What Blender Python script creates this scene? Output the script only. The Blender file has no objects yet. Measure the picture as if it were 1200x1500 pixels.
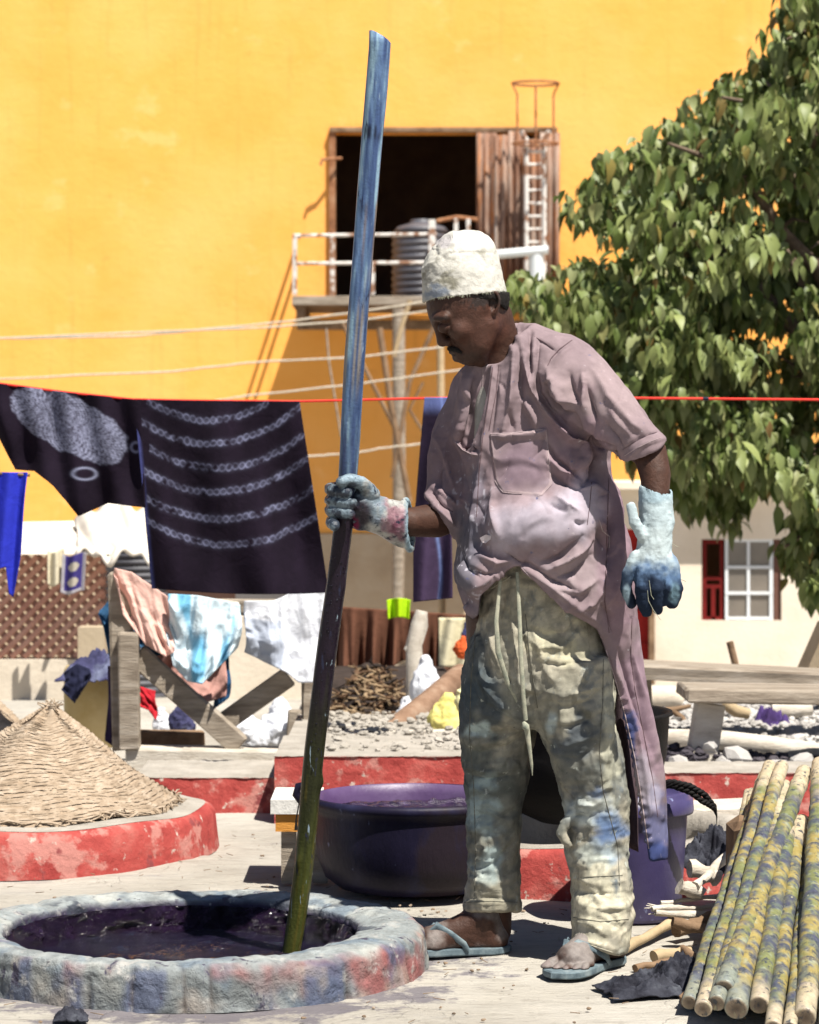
import bpy, math, random
import numpy as np
from mathutils import Vector, Matrix, Quaternion

random.seed(7); np.random.seed(7)
SC = bpy.context.scene
COL = SC.collection

# ------------------------------------------------------------------ camera
CAM_H = 1.125          # eye height in metres
FPX = 3800.0           # focal length in units of a 1200x1500 frame
cam_d = bpy.data.cameras.new('camera'); cam = bpy.data.objects.new('camera', cam_d); COL.objects.link(cam)
cam.location = (0, 0, CAM_H); cam.rotation_euler = (math.radians(90), 0, 0)
cam_d.sensor_fit = 'VERTICAL'; cam_d.sensor_height = 36.0; cam_d.lens = 36.0 * FPX / 1500.0
cam_d.shift_y = -(750 - 680) / 1500.0
cam_d.clip_start = 0.1; cam_d.clip_end = 500
cam_d.dof.use_dof = True; cam_d.dof.focus_distance = 5.78; cam_d.dof.aperture_fstop = 8.0
SC.camera = cam

# ------------------------------------------------------------------ light
SUN = Vector((0.34, -0.42, 1.0)).normalized()
w = bpy.data.worlds.new('World'); SC.world = w; w.use_nodes = True
nt = w.node_tree; nt.nodes.clear()
sky = nt.nodes.new('ShaderNodeTexSky'); sky.sky_type = 'NISHITA'; sky.sun_disc = False
sky.sun_elevation = math.asin(SUN.z); sky.sun_rotation = math.atan2(SUN.x, SUN.y)
sky.air_density = 0.6; sky.dust_density = 0.6; sky.ozone_density = 1.0
bg = nt.nodes.new('ShaderNodeBackground'); bg.inputs[1].default_value = 0.05
out = nt.nodes.new('ShaderNodeOutputWorld')
nt.links.new(sky.outputs[0], bg.inputs[0]); nt.links.new(bg.outputs[0], out.inputs[0])
sl = bpy.data.lights.new('sun', 'SUN'); sun = bpy.data.objects.new('sun', sl); COL.objects.link(sun)
sl.energy = 5.0; sl.angle = math.radians(0.53); sl.color = (1.0, 0.955, 0.87)
sun.rotation_euler = SUN.to_track_quat('Z', 'Y').to_euler(); sun.location = (3, -4, 9)
SC.view_settings.view_transform = 'Standard'; SC.view_settings.look = 'None'
SC.view_settings.exposure = 0.95; SC.view_settings.gamma = 1.0; SC.view_settings.use_curve_mapping = False
try:
    SC.cycles.max_bounces = 5; SC.cycles.diffuse_bounces = 2
except Exception: pass

# ------------------------------------------------------------------ helpers
def P(px, py, Y):
    """a point seen at (px, py) of the 1200x1500 photograph, Y metres in front of the camera"""
    return Vector(((px - 600) / FPX * Y, Y, CAM_H - (py - 680) / FPX * Y))
def GY(py, z=0.0):
    """distance of the level z at picture row py"""
    return FPX * (CAM_H - z) / (py - 680)
def G(px, py, z=0.0):
    return P(px, py, GY(py, z))
def thing(name, label, cat, loc=(0, 0, 0), group=None):
    o = bpy.data.objects.new(name, None); COL.objects.link(o); o.empty_display_size = 0.1
    o.location = loc; o['label'] = label; o['category'] = cat
    if group: o['group'] = group
    return o
def tag(o, label, cat, group=None):
    o['label'] = label; o['category'] = cat
    if group: o['group'] = group
    return o
def root_loc(p):
    v = Vector((0, 0, 0))
    while p is not None:
        v += p.location; p = p.parent
    return v
def link(name, me, mat=None, parent=None, loc=None):
    """link a mesh given in world coordinates as one object (child of parent)"""
    o = bpy.data.objects.new(name, me); COL.objects.link(o)
    if mat is not None and len(me.materials) == 0: me.materials.append(mat)
    off = root_loc(parent) if parent is not None else Vector((0, 0, 0))
    if loc is None:
        if parent is None:
            n = len(me.vertices); a = np.empty(n * 3); me.vertices.foreach_get('co', a); a = a.reshape(-1, 3)
            mn, mx = a.min(0), a.max(0); loc = Vector(((mn[0] + mx[0]) / 2, (mn[1] + mx[1]) / 2, mn[2]))
        else:
            loc = off.copy()
    me.transform(Matrix.Translation(-Vector(loc)))
    o.location = Vector(loc) - off
    if parent is not None: o.parent = parent
    return o
def struct(o, kind='structure'):
    o['kind'] = kind; return o

def mesh_np(name, V, F, smooth=True, color=None):
    """V (n,3), F (m,4) or (m,3) integer array"""
    me = bpy.data.meshes.new(name)
    V = np.asarray(V, dtype=np.float32); F = np.asarray(F, dtype=np.int32); k = F.shape[1]
    me.vertices.add(len(V)); me.vertices.foreach_set('co', V.ravel())
    me.loops.add(F.size); me.loops.foreach_set('vertex_index', F.ravel())
    me.polygons.add(len(F)); me.polygons.foreach_set('loop_start', np.arange(0, F.size, k, dtype=np.int32))
    try: me.polygons.foreach_set('loop_total', np.full(len(F), k, dtype=np.int32))
    except Exception: pass
    me.polygons.foreach_set('use_smooth', np.full(len(F), smooth, dtype=bool))
    me.update(calc_edges=True); me.validate()
    if color is not None: set_color(me, color)
    return me
def set_color(me, color):
    at = me.color_attributes.new('Col', 'FLOAT_COLOR', 'POINT')
    c = np.ones((len(color), 4), dtype=np.float32); c[:, :3] = color
    at.data.foreach_set('color', c.ravel())

class MB:
    """collects shapes, then becomes ONE mesh object"""
    def __init__(s): s.v = []; s.f = []; s.smooth = []
    def add(s, vs, fs, smooth=False):
        b = len(s.v); s.v += [tuple(v) for v in vs]; s.f += [tuple(i + b for i in f) for f in fs]; s.smooth += [smooth] * len(fs); return s
    def box(s, c, size, rot=None, bevel=0.0, jit=0.0):
        c = Vector(c); hx, hy, hz = [d / 2 for d in size]
        R = rot if rot is not None else Matrix.Identity(3)
        b = min(bevel, hx * .45, hy * .45, hz * .45)
        vs = []
        if b <= 0:
            for x, y, z in ((-1,-1,-1),(1,-1,-1),(1,1,-1),(-1,1,-1),(-1,-1,1),(1,-1,1),(1,1,1),(-1,1,1)):
                v = Vector((x * hx, y * hy, z * hz))
                if jit: v += Vector([random.uniform(-jit, jit) for _ in range(3)])
                vs.append(c + R @ v)
            s.add(vs, [(0,3,2,1),(4,5,6,7),(0,1,5,4),(1,2,6,5),(2,3,7,6),(3,0,4,7)])
        else:
            rings = [(-hz, b), (-hz + b, 0), (hz - b, 0), (hz, b)]
            for z, i in rings:
                X, Y2 = hx - i, hy - i
                for x, y in ((-X + b, -Y2), (X - b, -Y2), (X, -Y2 + b), (X, Y2 - b), (X - b, Y2), (-X + b, Y2), (-X, Y2 - b), (-X, -Y2 + b)):
                    v = Vector((x, y, z))
                    if jit: v += Vector([random.uniform(-jit, jit) for _ in range(3)])
                    vs.append(c + R @ v)
            fs = [tuple(range(7, -1, -1)), tuple(range(24, 32))]
            for r in range(3):
                for i in range(8):
                    j = (i + 1) % 8; fs.append((r*8+i, r*8+j, r*8+8+j, r*8+8+i))
            s.add(vs, fs)
        return s
    def bar(s, a, b, w, h, roll=0.0, bevel=0.004, jit=0.0):
        """rectangular bar from a to b; w across, h 'up'"""
        a = Vector(a); b = Vector(b); d = b - a; L = d.length; d.normalize()
        up = Vector((0, 0, 1)) if abs(d.z) < .95 else Vector((0, 1, 0))
        x = d; y = up.cross(x).normalized(); z = x.cross(y)
        R = Matrix((x, y, z)).transposed()
        if roll: R = R @ Matrix.Rotation(roll, 3, 'X')
        return s.box((a + b) / 2, (L, w, h), R, bevel, jit)
    def tube(s, pts, rs, n=10, caps=True, jitter=0.0, flat=1.0):
        pts = [Vector(p) for p in pts]
        if not hasattr(rs, '__len__'): rs = [rs] * len(pts)
        t0 = (pts[1] - pts[0]).normalized()
        up = Vector((0, 0, 1)) if abs(t0.z) < .9 else Vector((0, 1, 0))
        nrm = t0.cross(up).normalized(); vs = []
        for i, p in enumerate(pts):
            t = (pts[min(i + 1, len(pts) - 1)] - pts[max(i - 1, 0)]).normalized()
            nrm = (nrm - t * nrm.dot(t)).normalized(); bn = t.cross(nrm)
            for k in range(n):
                a = 2 * math.pi * k / n; r = rs[i] * (1 + random.uniform(-jitter, jitter))
                vs.append(p + nrm * (math.cos(a) * r) + bn * (math.sin(a) * r * flat))
        fs = [(i*n+k, i*n+(k+1) % n, (i+1)*n+(k+1) % n, (i+1)*n+k) for i in range(len(pts) - 1) for k in range(n)]
        s.add(vs, fs, True)
        if caps:
            s.add(vs[:n], [tuple(range(n - 1, -1, -1))]); s.add(vs[-n:], [tuple(range(n))])
        return s
    def lathe(s, prof, c, n=48, sx=1.0, sy=1.0, closed=False, wob=0.0, R=None):
        c = Vector(c); vs = []; ph = random.uniform(0, 6)
        for r, z in prof:
            for k in range(n):
                a = 2 * math.pi * k / n; rr = r * (1 + wob * math.sin(3 * a + ph) + wob * .6 * math.sin(5 * a + ph * 2))
                v = Vector((math.cos(a) * rr * sx, math.sin(a) * rr * sy, z))
                vs.append(c + (R @ v if R else v))
        m = len(prof)
        fs = [(i*n+k, i*n+(k+1) % n, (i+1)*n+(k+1) % n, (i+1)*n+k) for i in range(m - 1) for k in range(n)]
        s.add(vs, fs, True); return s
    def sheet(s, fn, nu, nv, smooth=True):
        vs = [fn(i / nu, j / nv) for j in range(nv + 1) for i in range(nu + 1)]
        fs = [(j*(nu+1)+i, j*(nu+1)+i+1, (j+1)*(nu+1)+i+1, (j+1)*(nu+1)+i) for j in range(nv) for i in range(nu)]
        s.add(vs, fs, smooth); return s
    def prism(s, poly, d):
        """poly: list of world points (front face), d: extrusion vector"""
        d = Vector(d); n = len(poly); a = [Vector(p) for p in poly]
        vs = a + [p + d for p in a]
        fs = [tuple(range(n)), tuple(range(2 * n - 1, n - 1, -1))] + [(i, i + n, (i + 1) % n + n, (i + 1) % n) for i in range(n)]
        s.add(vs, fs); return s
    def blob(s, c, r, n=1, jit=.15):
        """a rough stone: displaced icosphere-ish"""
        c = Vector(c); vs = []; fs = []
        rows = 4; seg = 6
        sc = [r[i] if hasattr(r, '__len__') else r for i in range(3)]
        rz = Matrix.Rotation(random.uniform(0, 6.3), 3, 'Z') @ Matrix.Rotation(random.uniform(-.5, .5), 3, 'X')
        def pt(t, a):
            k = 1 + random.uniform(-jit, jit)
            return c + rz @ Vector((math.sin(t) * math.cos(a) * sc[0] * k, math.sin(t) * math.sin(a) * sc[1] * k, math.cos(t) * sc[2] * k))
        vs.append(pt(0, 0))
        for i in range(1, rows):
            for k in range(seg): vs.append(pt(math.pi * i / rows, 2 * math.pi * (k + .5 * (i % 2)) / seg))
        vs.append(pt(math.pi, 0))
        for k in range(seg): fs.append((0, 1 + k, 1 + (k + 1) % seg))
        for i in range(rows - 2):
            for k in range(seg):
                a = 1 + i * seg + k; b = 1 + i * seg + (k + 1) % seg; fs.append((a, a + seg, b + seg, b))
        e = len(vs) - 1
        for k in range(seg): fs.append((e, e - seg + (k + 1) % seg, e - seg + k))
        s.add(vs, fs); return s
    def build(s, name, mat, parent=None, loc=None, smooth=None, solid=0.0, subsurf=0):
        me = bpy.data.meshes.new(name); me.from_pydata(s.v, [], s.f)
        me.polygons.foreach_set('use_smooth', s.smooth if smooth is None else [smooth] * len(s.f)); me.update()
        o = link(name, me, mat, parent, loc)
        if solid:
            m = o.modifiers.new('thickness', 'SOLIDIFY'); m.thickness = solid; m.offset = 0
        if subsurf:
            m = o.modifiers.new('smooth', 'SUBSURF'); m.levels = subsurf; m.render_levels = subsurf
        return o
def copy_tree(o, parent=None):
    c = o.copy(); COL.objects.link(c)
    if parent is not None: c.parent = parent
    for ch in list(o.children): copy_tree(ch, c)
    return c

# ---- materials
def new_mat(name):
    m = bpy.data.materials.new(name); m.use_nodes = True
    nt = m.node_tree; b = nt.nodes['Principled BSDF']; return m, nt, b
def ramp_node(nt, fac, stops):
    r = nt.nodes.new('ShaderNodeValToRGB'); e = r.color_ramp.elements
    while len(e) < len(stops): e.new(0.5)
    for i, (p, c) in enumerate(stops):
        e[i].position = p; e[i].color = (*c, 1) if len(c) == 3 else c
    nt.links.new(fac, r.inputs[0]); return r
def noise_node(nt, scale, detail=6, rough=.6, vec=None, stretch=None, dist=0.0):
    n = nt.nodes.new('ShaderNodeTexNoise'); n.inputs['Scale'].default_value = scale
    n.inputs['Detail'].default_value = detail; n.inputs['Roughness'].default_value = rough; n.inputs['Distortion'].default_value = dist
    if vec is None:
        tc = nt.nodes.new('ShaderNodeTexCoord'); vec = tc.outputs['Object']
    if stretch:
        mp = nt.nodes.new('ShaderNodeMapping'); mp.inputs['Scale'].default_value = stretch
        nt.links.new(vec, mp.inputs[0]); vec = mp.outputs[0]
    nt.links.new(vec, n.inputs['Vector']); return n
def mix_col(nt, fac, a, b, mode='MIX'):
    m = nt.nodes.new('ShaderNodeMix'); m.data_type = 'RGBA'; m.blend_type = mode
    for k, v in ((0, fac), (6, a), (7, b)):
        if isinstance(v, (int, float)): m.inputs[k].default_value = v
        elif isinstance(v, tuple): m.inputs[k].default_value = (*v, 1)
        else: nt.links.new(v, m.inputs[k])
    return m.outputs[2]
def bump_node(nt, b, h, dist, strength=1.0, prev=None):
    bp = nt.nodes.new('ShaderNodeBump'); bp.inputs['Strength'].default_value = strength; bp.inputs['Distance'].default_value = dist
    nt.links.new(h, bp.inputs['Height'])
    if prev is not None: nt.links.new(prev.outputs[0], bp.inputs['Normal'])
    nt.links.new(bp.outputs[0], b.inputs['Normal']); return bp
def mat_noise(name, cols, scale=8, rough=.8, bump=.003, bscale=60, stretch=None, detail=7, metal=0.0, spec=.12, spots=None, dist=0.0, lo=.3, hi=.7, trans=0.0):
    """procedural material: noise ramp through cols, fine grain relief, optional spots (col, scale, threshold)"""
    m, nt, b = new_mat(name)
    n = noise_node(nt, scale, detail, .62, stretch=stretch, dist=dist)
    k = len(cols); stops = [(lo + (hi - lo) * i / max(1, k - 1), c) for i, c in enumerate(cols)]
    c = ramp_node(nt, n.outputs[0], stops).outputs[0]
    if spots:
        for sc, sscale, th in spots:
            sn = noise_node(nt, sscale, 5, .6, stretch=stretch)
            rr = ramp_node(nt, sn.outputs[0], [(th, (0, 0, 0)), (th + .06, (1, 1, 1))])
            c = mix_col(nt, rr.outputs[0], c, sc)
    nt.links.new(c, b.inputs['Base Color'])
    b.inputs['Roughness'].default_value = rough; b.inputs['Metallic'].default_value = metal
    b.inputs['Specular IOR Level'].default_value = spec
    if bump:
        bn = noise_node(nt, bscale, 8, .65, stretch=stretch); bump_node(nt, b, bn.outputs[0], bump)
    if trans:
        tr = nt.nodes.new('ShaderNodeBsdfTranslucent'); nt.links.new(c, tr.inputs[0])
        mx = nt.nodes.new('ShaderNodeMixShader'); mx.inputs[0].default_value = trans
        nt.links.new(b.outputs[0], mx.inputs[1]); nt.links.new(tr.outputs[0], mx.inputs[2])
        nt.links.new(mx.outputs[0], nt.nodes['Material Output'].inputs[0])
    return m
def mat_vcol(name, rough=.85, bump=.001, bscale=300, var=.25, vscale=40, spec=.25, stretch=None, bump2=None, rough_dark=None, sheen=0.0, sss=0.0, spots=None, ridge=False):
    """colour comes from the mesh's dye/stain attribute, with fine noise on top"""
    m, nt, b = new_mat(name)
    a = nt.nodes.new('ShaderNodeAttribute'); a.attribute_name = 'Col'
    n = noise_node(nt, vscale, 8, .7, stretch=stretch)
    rr = ramp_node(nt, n.outputs[0], [(.25, (1 - var,) * 3), (.75, (1 + var * .6,) * 3)])
    c = mix_col(nt, 1.0, a.outputs['Color'], rr.outputs[0], 'MULTIPLY')
    for sc, ss, th, soft, st_ in (spots or []):
        sn = noise_node(nt, ss, 6, .65, stretch=st_)
        r3 = ramp_node(nt, sn.outputs[0], [(th, (0, 0, 0)), (th + soft, (1, 1, 1))]); c = mix_col(nt, r3.outputs[0], c, sc)
    nt.links.new(c, b.inputs['Base Color'])
    b.inputs['Roughness'].default_value = rough; b.inputs['Specular IOR Level'].default_value = spec
    if sheen: b.inputs['Sheen Weight'].default_value = sheen
    if sss:
        b.inputs['Subsurface Weight'].default_value = sss; b.inputs['Subsurface Scale'].default_value = .006
    pv = None
    if bump2:
        n2 = noise_node(nt, bump2[0], 5, .55, stretch=stretch, dist=.6)
        if ridge: n2.noise_type = 'RIDGED_MULTIFRACTAL'; n2.inputs['Detail'].default_value = 3; n2.normalize = True
        pv = bump_node(nt, b, n2.outputs[0], bump2[1])
    if bump:
        bn = noise_node(nt, bscale, 4, .6); bump_node(nt, b, bn.outputs[0], bump, prev=pv)
    if rough_dark is not None:
        r2 = ramp_node(nt, n.outputs[0], [(.35, (rough_dark,) * 3), (.65, (rough,) * 3)]); nt.links.new(r2.outputs[0], b.inputs['Roughness'])
    return m

# ---- numpy noise
def _hash(ix, iy, iz, seed):
    h = (ix.astype(np.int64) * 374761393 + iy.astype(np.int64) * 668265263 + iz.astype(np.int64) * 2147483647 + seed * 1274126177) & 0xffffffff
    h = ((h ^ (h >> 13)) * 1274126177) & 0xffffffff
    return ((h ^ (h >> 16)) & 0xffff).astype(np.float32) / 32767.5 - 1.0
def vnoise(p, seed=0):
    p = np.asarray(p, dtype=np.float32); i = np.floor(p).astype(np.int32); f = p - i; f = f * f * (3 - 2 * f)
    r = 0
    for dx in (0, 1):
        wx = f[:, 0] if dx else 1 - f[:, 0]
        for dy in (0, 1):
            wy = f[:, 1] if dy else 1 - f[:, 1]
            for dz in (0, 1):
                wz = f[:, 2] if dz else 1 - f[:, 2]
                r = r + wx * wy * wz * _hash(i[:, 0] + dx, i[:, 1] + dy, i[:, 2] + dz, seed)
    return r
def fbm(p, seed=0, octv=4, gain=.5):
    a = 1.0; r = 0; p = np.asarray(p, dtype=np.float32); t = 0
    for o in range(octv):
        r = r + a * vnoise(p, seed + o * 17); t += a; a *= gain; p = p * 2.03 + 5.1
    return r / t
def ridged(p, seed=0, octv=3):
    a = 1.0; r = 0; p = np.asarray(p, dtype=np.float32); t = 0
    for o in range(octv):
        r = r + a * (1 - np.abs(vnoise(p, seed + o * 31)) * 2); t += a; a *= .5; p = p * 2.1 + 3.7
    return r / t
def sstep(a, b, x):
    t = np.clip((x - a) / (b - a), 0, 1); return t * t * (3 - 2 * t)

# ---- implicit surfaces
def v3(px, py, Y): return np.array(P(px, py, Y), dtype=np.float32)
def smin(a, b, k):
    if k <= 0: return np.minimum(a, b)
    h = np.clip(.5 + .5 * (b - a) / k, 0, 1); return b * (1 - h) + a * h - k * h * (1 - h)
def smax(a, b, k): return -smin(-a, -b, k)
class Field:
    def __init__(s, lo, hi, h):
        s.lo = np.array(lo, dtype=np.float32); s.h = h
        n = np.ceil((np.array(hi) - s.lo) / h).astype(int) + 1
        s.ax = [s.lo[i] + h * np.arange(n[i], dtype=np.float32) for i in range(3)]
        s.F = np.full(tuple(n), .5, dtype=np.float32)
    def sub(s, lo, hi):
        sl = []
        for i in range(3):
            a = int(max(0, math.floor((lo[i] - s.lo[i]) / s.h))); b = int(min(len(s.ax[i]), math.ceil((hi[i] - s.lo[i]) / s.h) + 1))
            sl.append(slice(a, max(a, b)))
        X = s.ax[0][sl[0]][:, None, None]; Y = s.ax[1][sl[1]][None, :, None]; Z = s.ax[2][sl[2]][None, None, :]
        return tuple(sl), X, Y, Z
    def put(s, sl, d, k, neg):
        if neg: s.F[sl] = smax(s.F[sl], -d, k)
        else: s.F[sl] = smin(s.F[sl], d, k)
    def tube(s, pts, k=.01, flat=None, neg=False):
        """pts: list of (vec, radius)"""
        A = np.array([p for p, r in pts]); R = [r for p, r in pts]; m = max(R) * 1.6 + abs(k) + 3 * s.h
        sl, X, Y, Z = s.sub(A.min(0) - m, A.max(0) + m)
        if s.F[sl].size == 0: return
        best = None
        if len(pts) == 1: pts = pts + [(pts[0][0] + np.float32(1e-4), pts[0][1])]
        for (a, ra), (b, rb) in zip(pts[:-1], pts[1:]):
            d = b - a; L = float((d * d).sum()) + 1e-9
            t = np.clip(((X - a[0]) * d[0] + (Y - a[1]) * d[1] + (Z - a[2]) * d[2]) / L, 0, 1)
            ex = X - a[0] - t * d[0]; ey = Y - a[1] - t * d[1]; ez = Z - a[2] - t * d[2]
            q = ex * ex + ey * ey + ez * ez
            if flat is not None:
                n, f = flat; e = ex * n[0] + ey * n[1] + ez * n[2]; q = q + (f * f - 1) * e * e
            dd = np.sqrt(q) - (ra + (rb - ra) * t)
            best = dd if best is None else np.minimum(best, dd)
        s.put(sl, best, k, neg)
    def ell(s, c, rad, k=.01, R=None, neg=False):
        m = max(rad) + abs(k) + 3 * s.h
        sl, X, Y, Z = s.sub(c - m, c + m)
        if s.F[sl].size == 0: return
        x, y, z = X - c[0], Y - c[1], Z - c[2]
        if R is not None:
            x, y, z = (x * R[i][0] + y * R[i][1] + z * R[i][2] for i in range(3))
        e = np.sqrt((x / rad[0]) ** 2 + (y / rad[1]) ** 2 + (z / rad[2]) ** 2)
        s.put(sl, (e - 1) * min(rad) * (.5 + .5 * 1), k, neg)
    def loft(s, rows, k=.01, p=2.2, neg=False, shrink=0.0, cap=True):
        """rows: (py, xL, xR, Yc, ry) top to bottom, horizontal elliptic slices"""
        rows = np.array(rows, dtype=np.float32)
        Yc = rows[:, 3]; z = CAM_H - (rows[:, 0] - 680) / FPX * Yc
        cx = ((rows[:, 1] + rows[:, 2]) / 2 - 600) / FPX * Yc; rx = (rows[:, 2] - rows[:, 1]) / 2 / FPX * Yc - shrink; ry = rows[:, 4] - shrink
        o = np.argsort(z); z, cx, rx, Yc, ry = z[o], cx[o], rx[o], Yc[o], ry[o]
        m = .05
        sl, X, Y, Z = s.sub(((cx - rx).min() - m, (Yc - ry).min() - m, z[0] - m), ((cx + rx).max() + m, (Yc + ry).max() + m, z[-1] + m))
        zz = Z[0, 0]; CX = np.interp(zz, z, cx)[None, None, :]; RX = np.interp(zz, z, rx)[None, None, :]
        CY = np.interp(zz, z, Yc)[None, None, :]; RY = np.interp(zz, z, ry)[None, None, :]
        e = ((np.abs(X - CX) / RX) ** p + (np.abs(Y - CY) / RY) ** p) ** (1 / p)
        d = (e - 1) * np.minimum(RX, RY)
        if cap:
            dz = np.maximum(z[0] - Z, Z - z[-1]); d = smax(d, dz + 0 * d, .01)
        s.put(sl, d.astype(np.float32), k, neg)
    def mesh(s, smooth_it=2):
        V, F = surface_nets(s.F, s.lo, s.h)
        V = relax(V, F, smooth_it); return V, F
def surface_nets(F, lo, h):
    ins = F < 0
    c = ins[:-1, :-1, :-1]; cells = np.zeros(c.shape, dtype=np.uint8)
    for dx in (0, 1):
        for dy in (0, 1):
            for dz in (0, 1):
                cells += ins[dx:F.shape[0] - 1 + dx, dy:F.shape[1] - 1 + dy, dz:F.shape[2] - 1 + dz]
    act = (cells > 0) & (cells < 8)
    I = np.argwhere(act); idx = np.full(act.shape, -1, dtype=np.int32); idx[act] = np.arange(len(I))
    corner = np.array([(a, b, d) for a in (0, 1) for b in (0, 1) for d in (0, 1)])
    val = np.stack([F[I[:, 0] + a, I[:, 1] + b, I[:, 2] + d] for a, b, d in corner], 1)
    S = np.zeros((len(I), 3)); N = np.zeros(len(I))
    for i in range(8):
        for j in range(i + 1, 8):
            if np.abs(corner[i] - corner[j]).sum() != 1: continue
            a, b = val[:, i], val[:, j]; m = (a < 0) != (b < 0)
            t = np.where(m, a / np.where(m, a - b, 1), 0)
            p = corner[i] + t[:, None] * (corner[j] - corner[i]); S += p * m[:, None]; N += m
    V = (S / N[:, None] + I) * h + lo
    faces = []
    for ax in range(3):
        a = np.moveaxis(ins, ax, 0); e = a[:-1] != a[1:]; id_ = np.moveaxis(idx, ax, 0)
        E = np.argwhere(e[:, 1:-1, 1:-1]); E[:, 1:] += 1
        i, j, k = E.T
        q = np.stack([id_[i, j-1, k-1], id_[i, j, k-1], id_[i, j, k], id_[i, j-1, k]], 1)
        fl = a[i, j, k]
        if ax == 1: fl = ~fl
        q[~fl] = q[~fl][:, ::-1]; faces.append(q)
    return V.astype(np.float32), np.concatenate(faces)
def relax(V, F, it=2, lam=.5):
    n = len(V); a = F.ravel(); b = np.roll(F, -1, 1).ravel()
    i = np.concatenate([a, b]); j = np.concatenate([b, a]); cnt = np.bincount(i, minlength=n)[:, None].clip(1)
    for _ in range(it):
        m = np.stack([np.bincount(i, V[j, c], minlength=n) for c in range(3)], 1) / cnt
        V = V + lam * (m - V)
    return V.astype(np.float32)
def vnormals(V, F):
    nrm = np.cross(V[F[:, 2]] - V[F[:, 0]], V[F[:, 3]] - V[F[:, 1]]); N = np.zeros_like(V)
    for c in range(3):
        N[:, c] = sum(np.bincount(F[:, q], nrm[:, c], minlength=len(V)) for q in range(4))
    return N / (np.linalg.norm(N, axis=1)[:, None] + 1e-9)
def topx(V):
    return np.stack([600 + FPX * V[:, 0] / V[:, 1], 680 + FPX * (CAM_H - V[:, 2]) / V[:, 1]], 1)
def fold(V, F, strokes, limit=.35, lee=False):
    """press folds into cloth: strokes = (points, height in mm, width left, width right); seen from the front of the figure"""
    N = vnormals(V, F); q = topx(V); D = np.zeros(len(V), dtype=np.float32)
    front = sstep(limit, limit - .4, N[:, 1])
    for pts, amp, wl, wr in strokes:
        pts = np.array(pts, dtype=np.float32); m = 3 * max(wl, wr)
        sel = np.where((q[:, 0] > pts[:, 0].min() - m) & (q[:, 0] < pts[:, 0].max() + m) & (q[:, 1] > pts[:, 1].min() - m) & (q[:, 1] < pts[:, 1].max() + m) & (N[:, 1] < limit))[0]
        if len(sel) == 0: continue
        x = q[sel]; best = np.full(len(sel), 1e9); sd = np.zeros(len(sel)); le = np.zeros(len(sel)); tt = np.zeros(len(sel))
        seg = np.linalg.norm(pts[1:] - pts[:-1], axis=1); cum = np.concatenate([[0], np.cumsum(seg)]); tot = cum[-1]
        for i in range(len(pts) - 1):
            a, b = pts[i], pts[i + 1]; d = b - a; L = max(seg[i], 1e-6)
            t = np.clip(((x - a) @ d) / L ** 2, 0, 1); e = x - a - t[:, None] * d
            r = np.linalg.norm(e, axis=1); sgn = np.sign(d[0] * e[:, 1] - d[1] * e[:, 0]); mk = r < best
            best = np.where(mk, r, best); sd = np.where(mk, sgn, sd); le = np.where(mk, (-.45 * e[:, 0] + e[:, 1]) / (r + 1e-6), le); tt = np.where(mk, (cum[i] + t * L) / tot, tt)
        wd = np.where(sd > 0, wr, wl)
        if lee: wd = wd * (1 - .50 * le * (1 if amp > 0 else -1))
        g = np.exp(-(np.sqrt(best ** 2 + .8) - .9) / (wd * .72))
        D[sel] += amp * .001 * g * np.sqrt(np.clip(np.sin(np.pi * np.clip(tt, .03, .97)), 0, 1))
    return (V + N * (D * front)[:, None]).astype(np.float32)
def pill(q, cx, cy, rx, ry, seed=0, nz=.35, sc=.05):
    """soft noisy mask around a picture point"""
    n = fbm(np.concatenate([q * sc, np.zeros((len(q), 1))], 1), seed, 4)
    d = np.sqrt(((q[:, 0] - cx) / rx) ** 2 + ((q[:, 1] - cy) / ry) ** 2) + n * nz * 1.6
    return sstep(1.32, .5, d)
def lerp(a, b, t): return a * (1 - t[:, None]) + np.array(b, dtype=np.float32) * t[:, None]
def srgb(r, g, b):
    return tuple(((c / 255) / 12.92 if c / 255 < .04045 else (((c / 255) + .055) / 1.055) ** 2.4) for c in (r, g, b))
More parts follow.
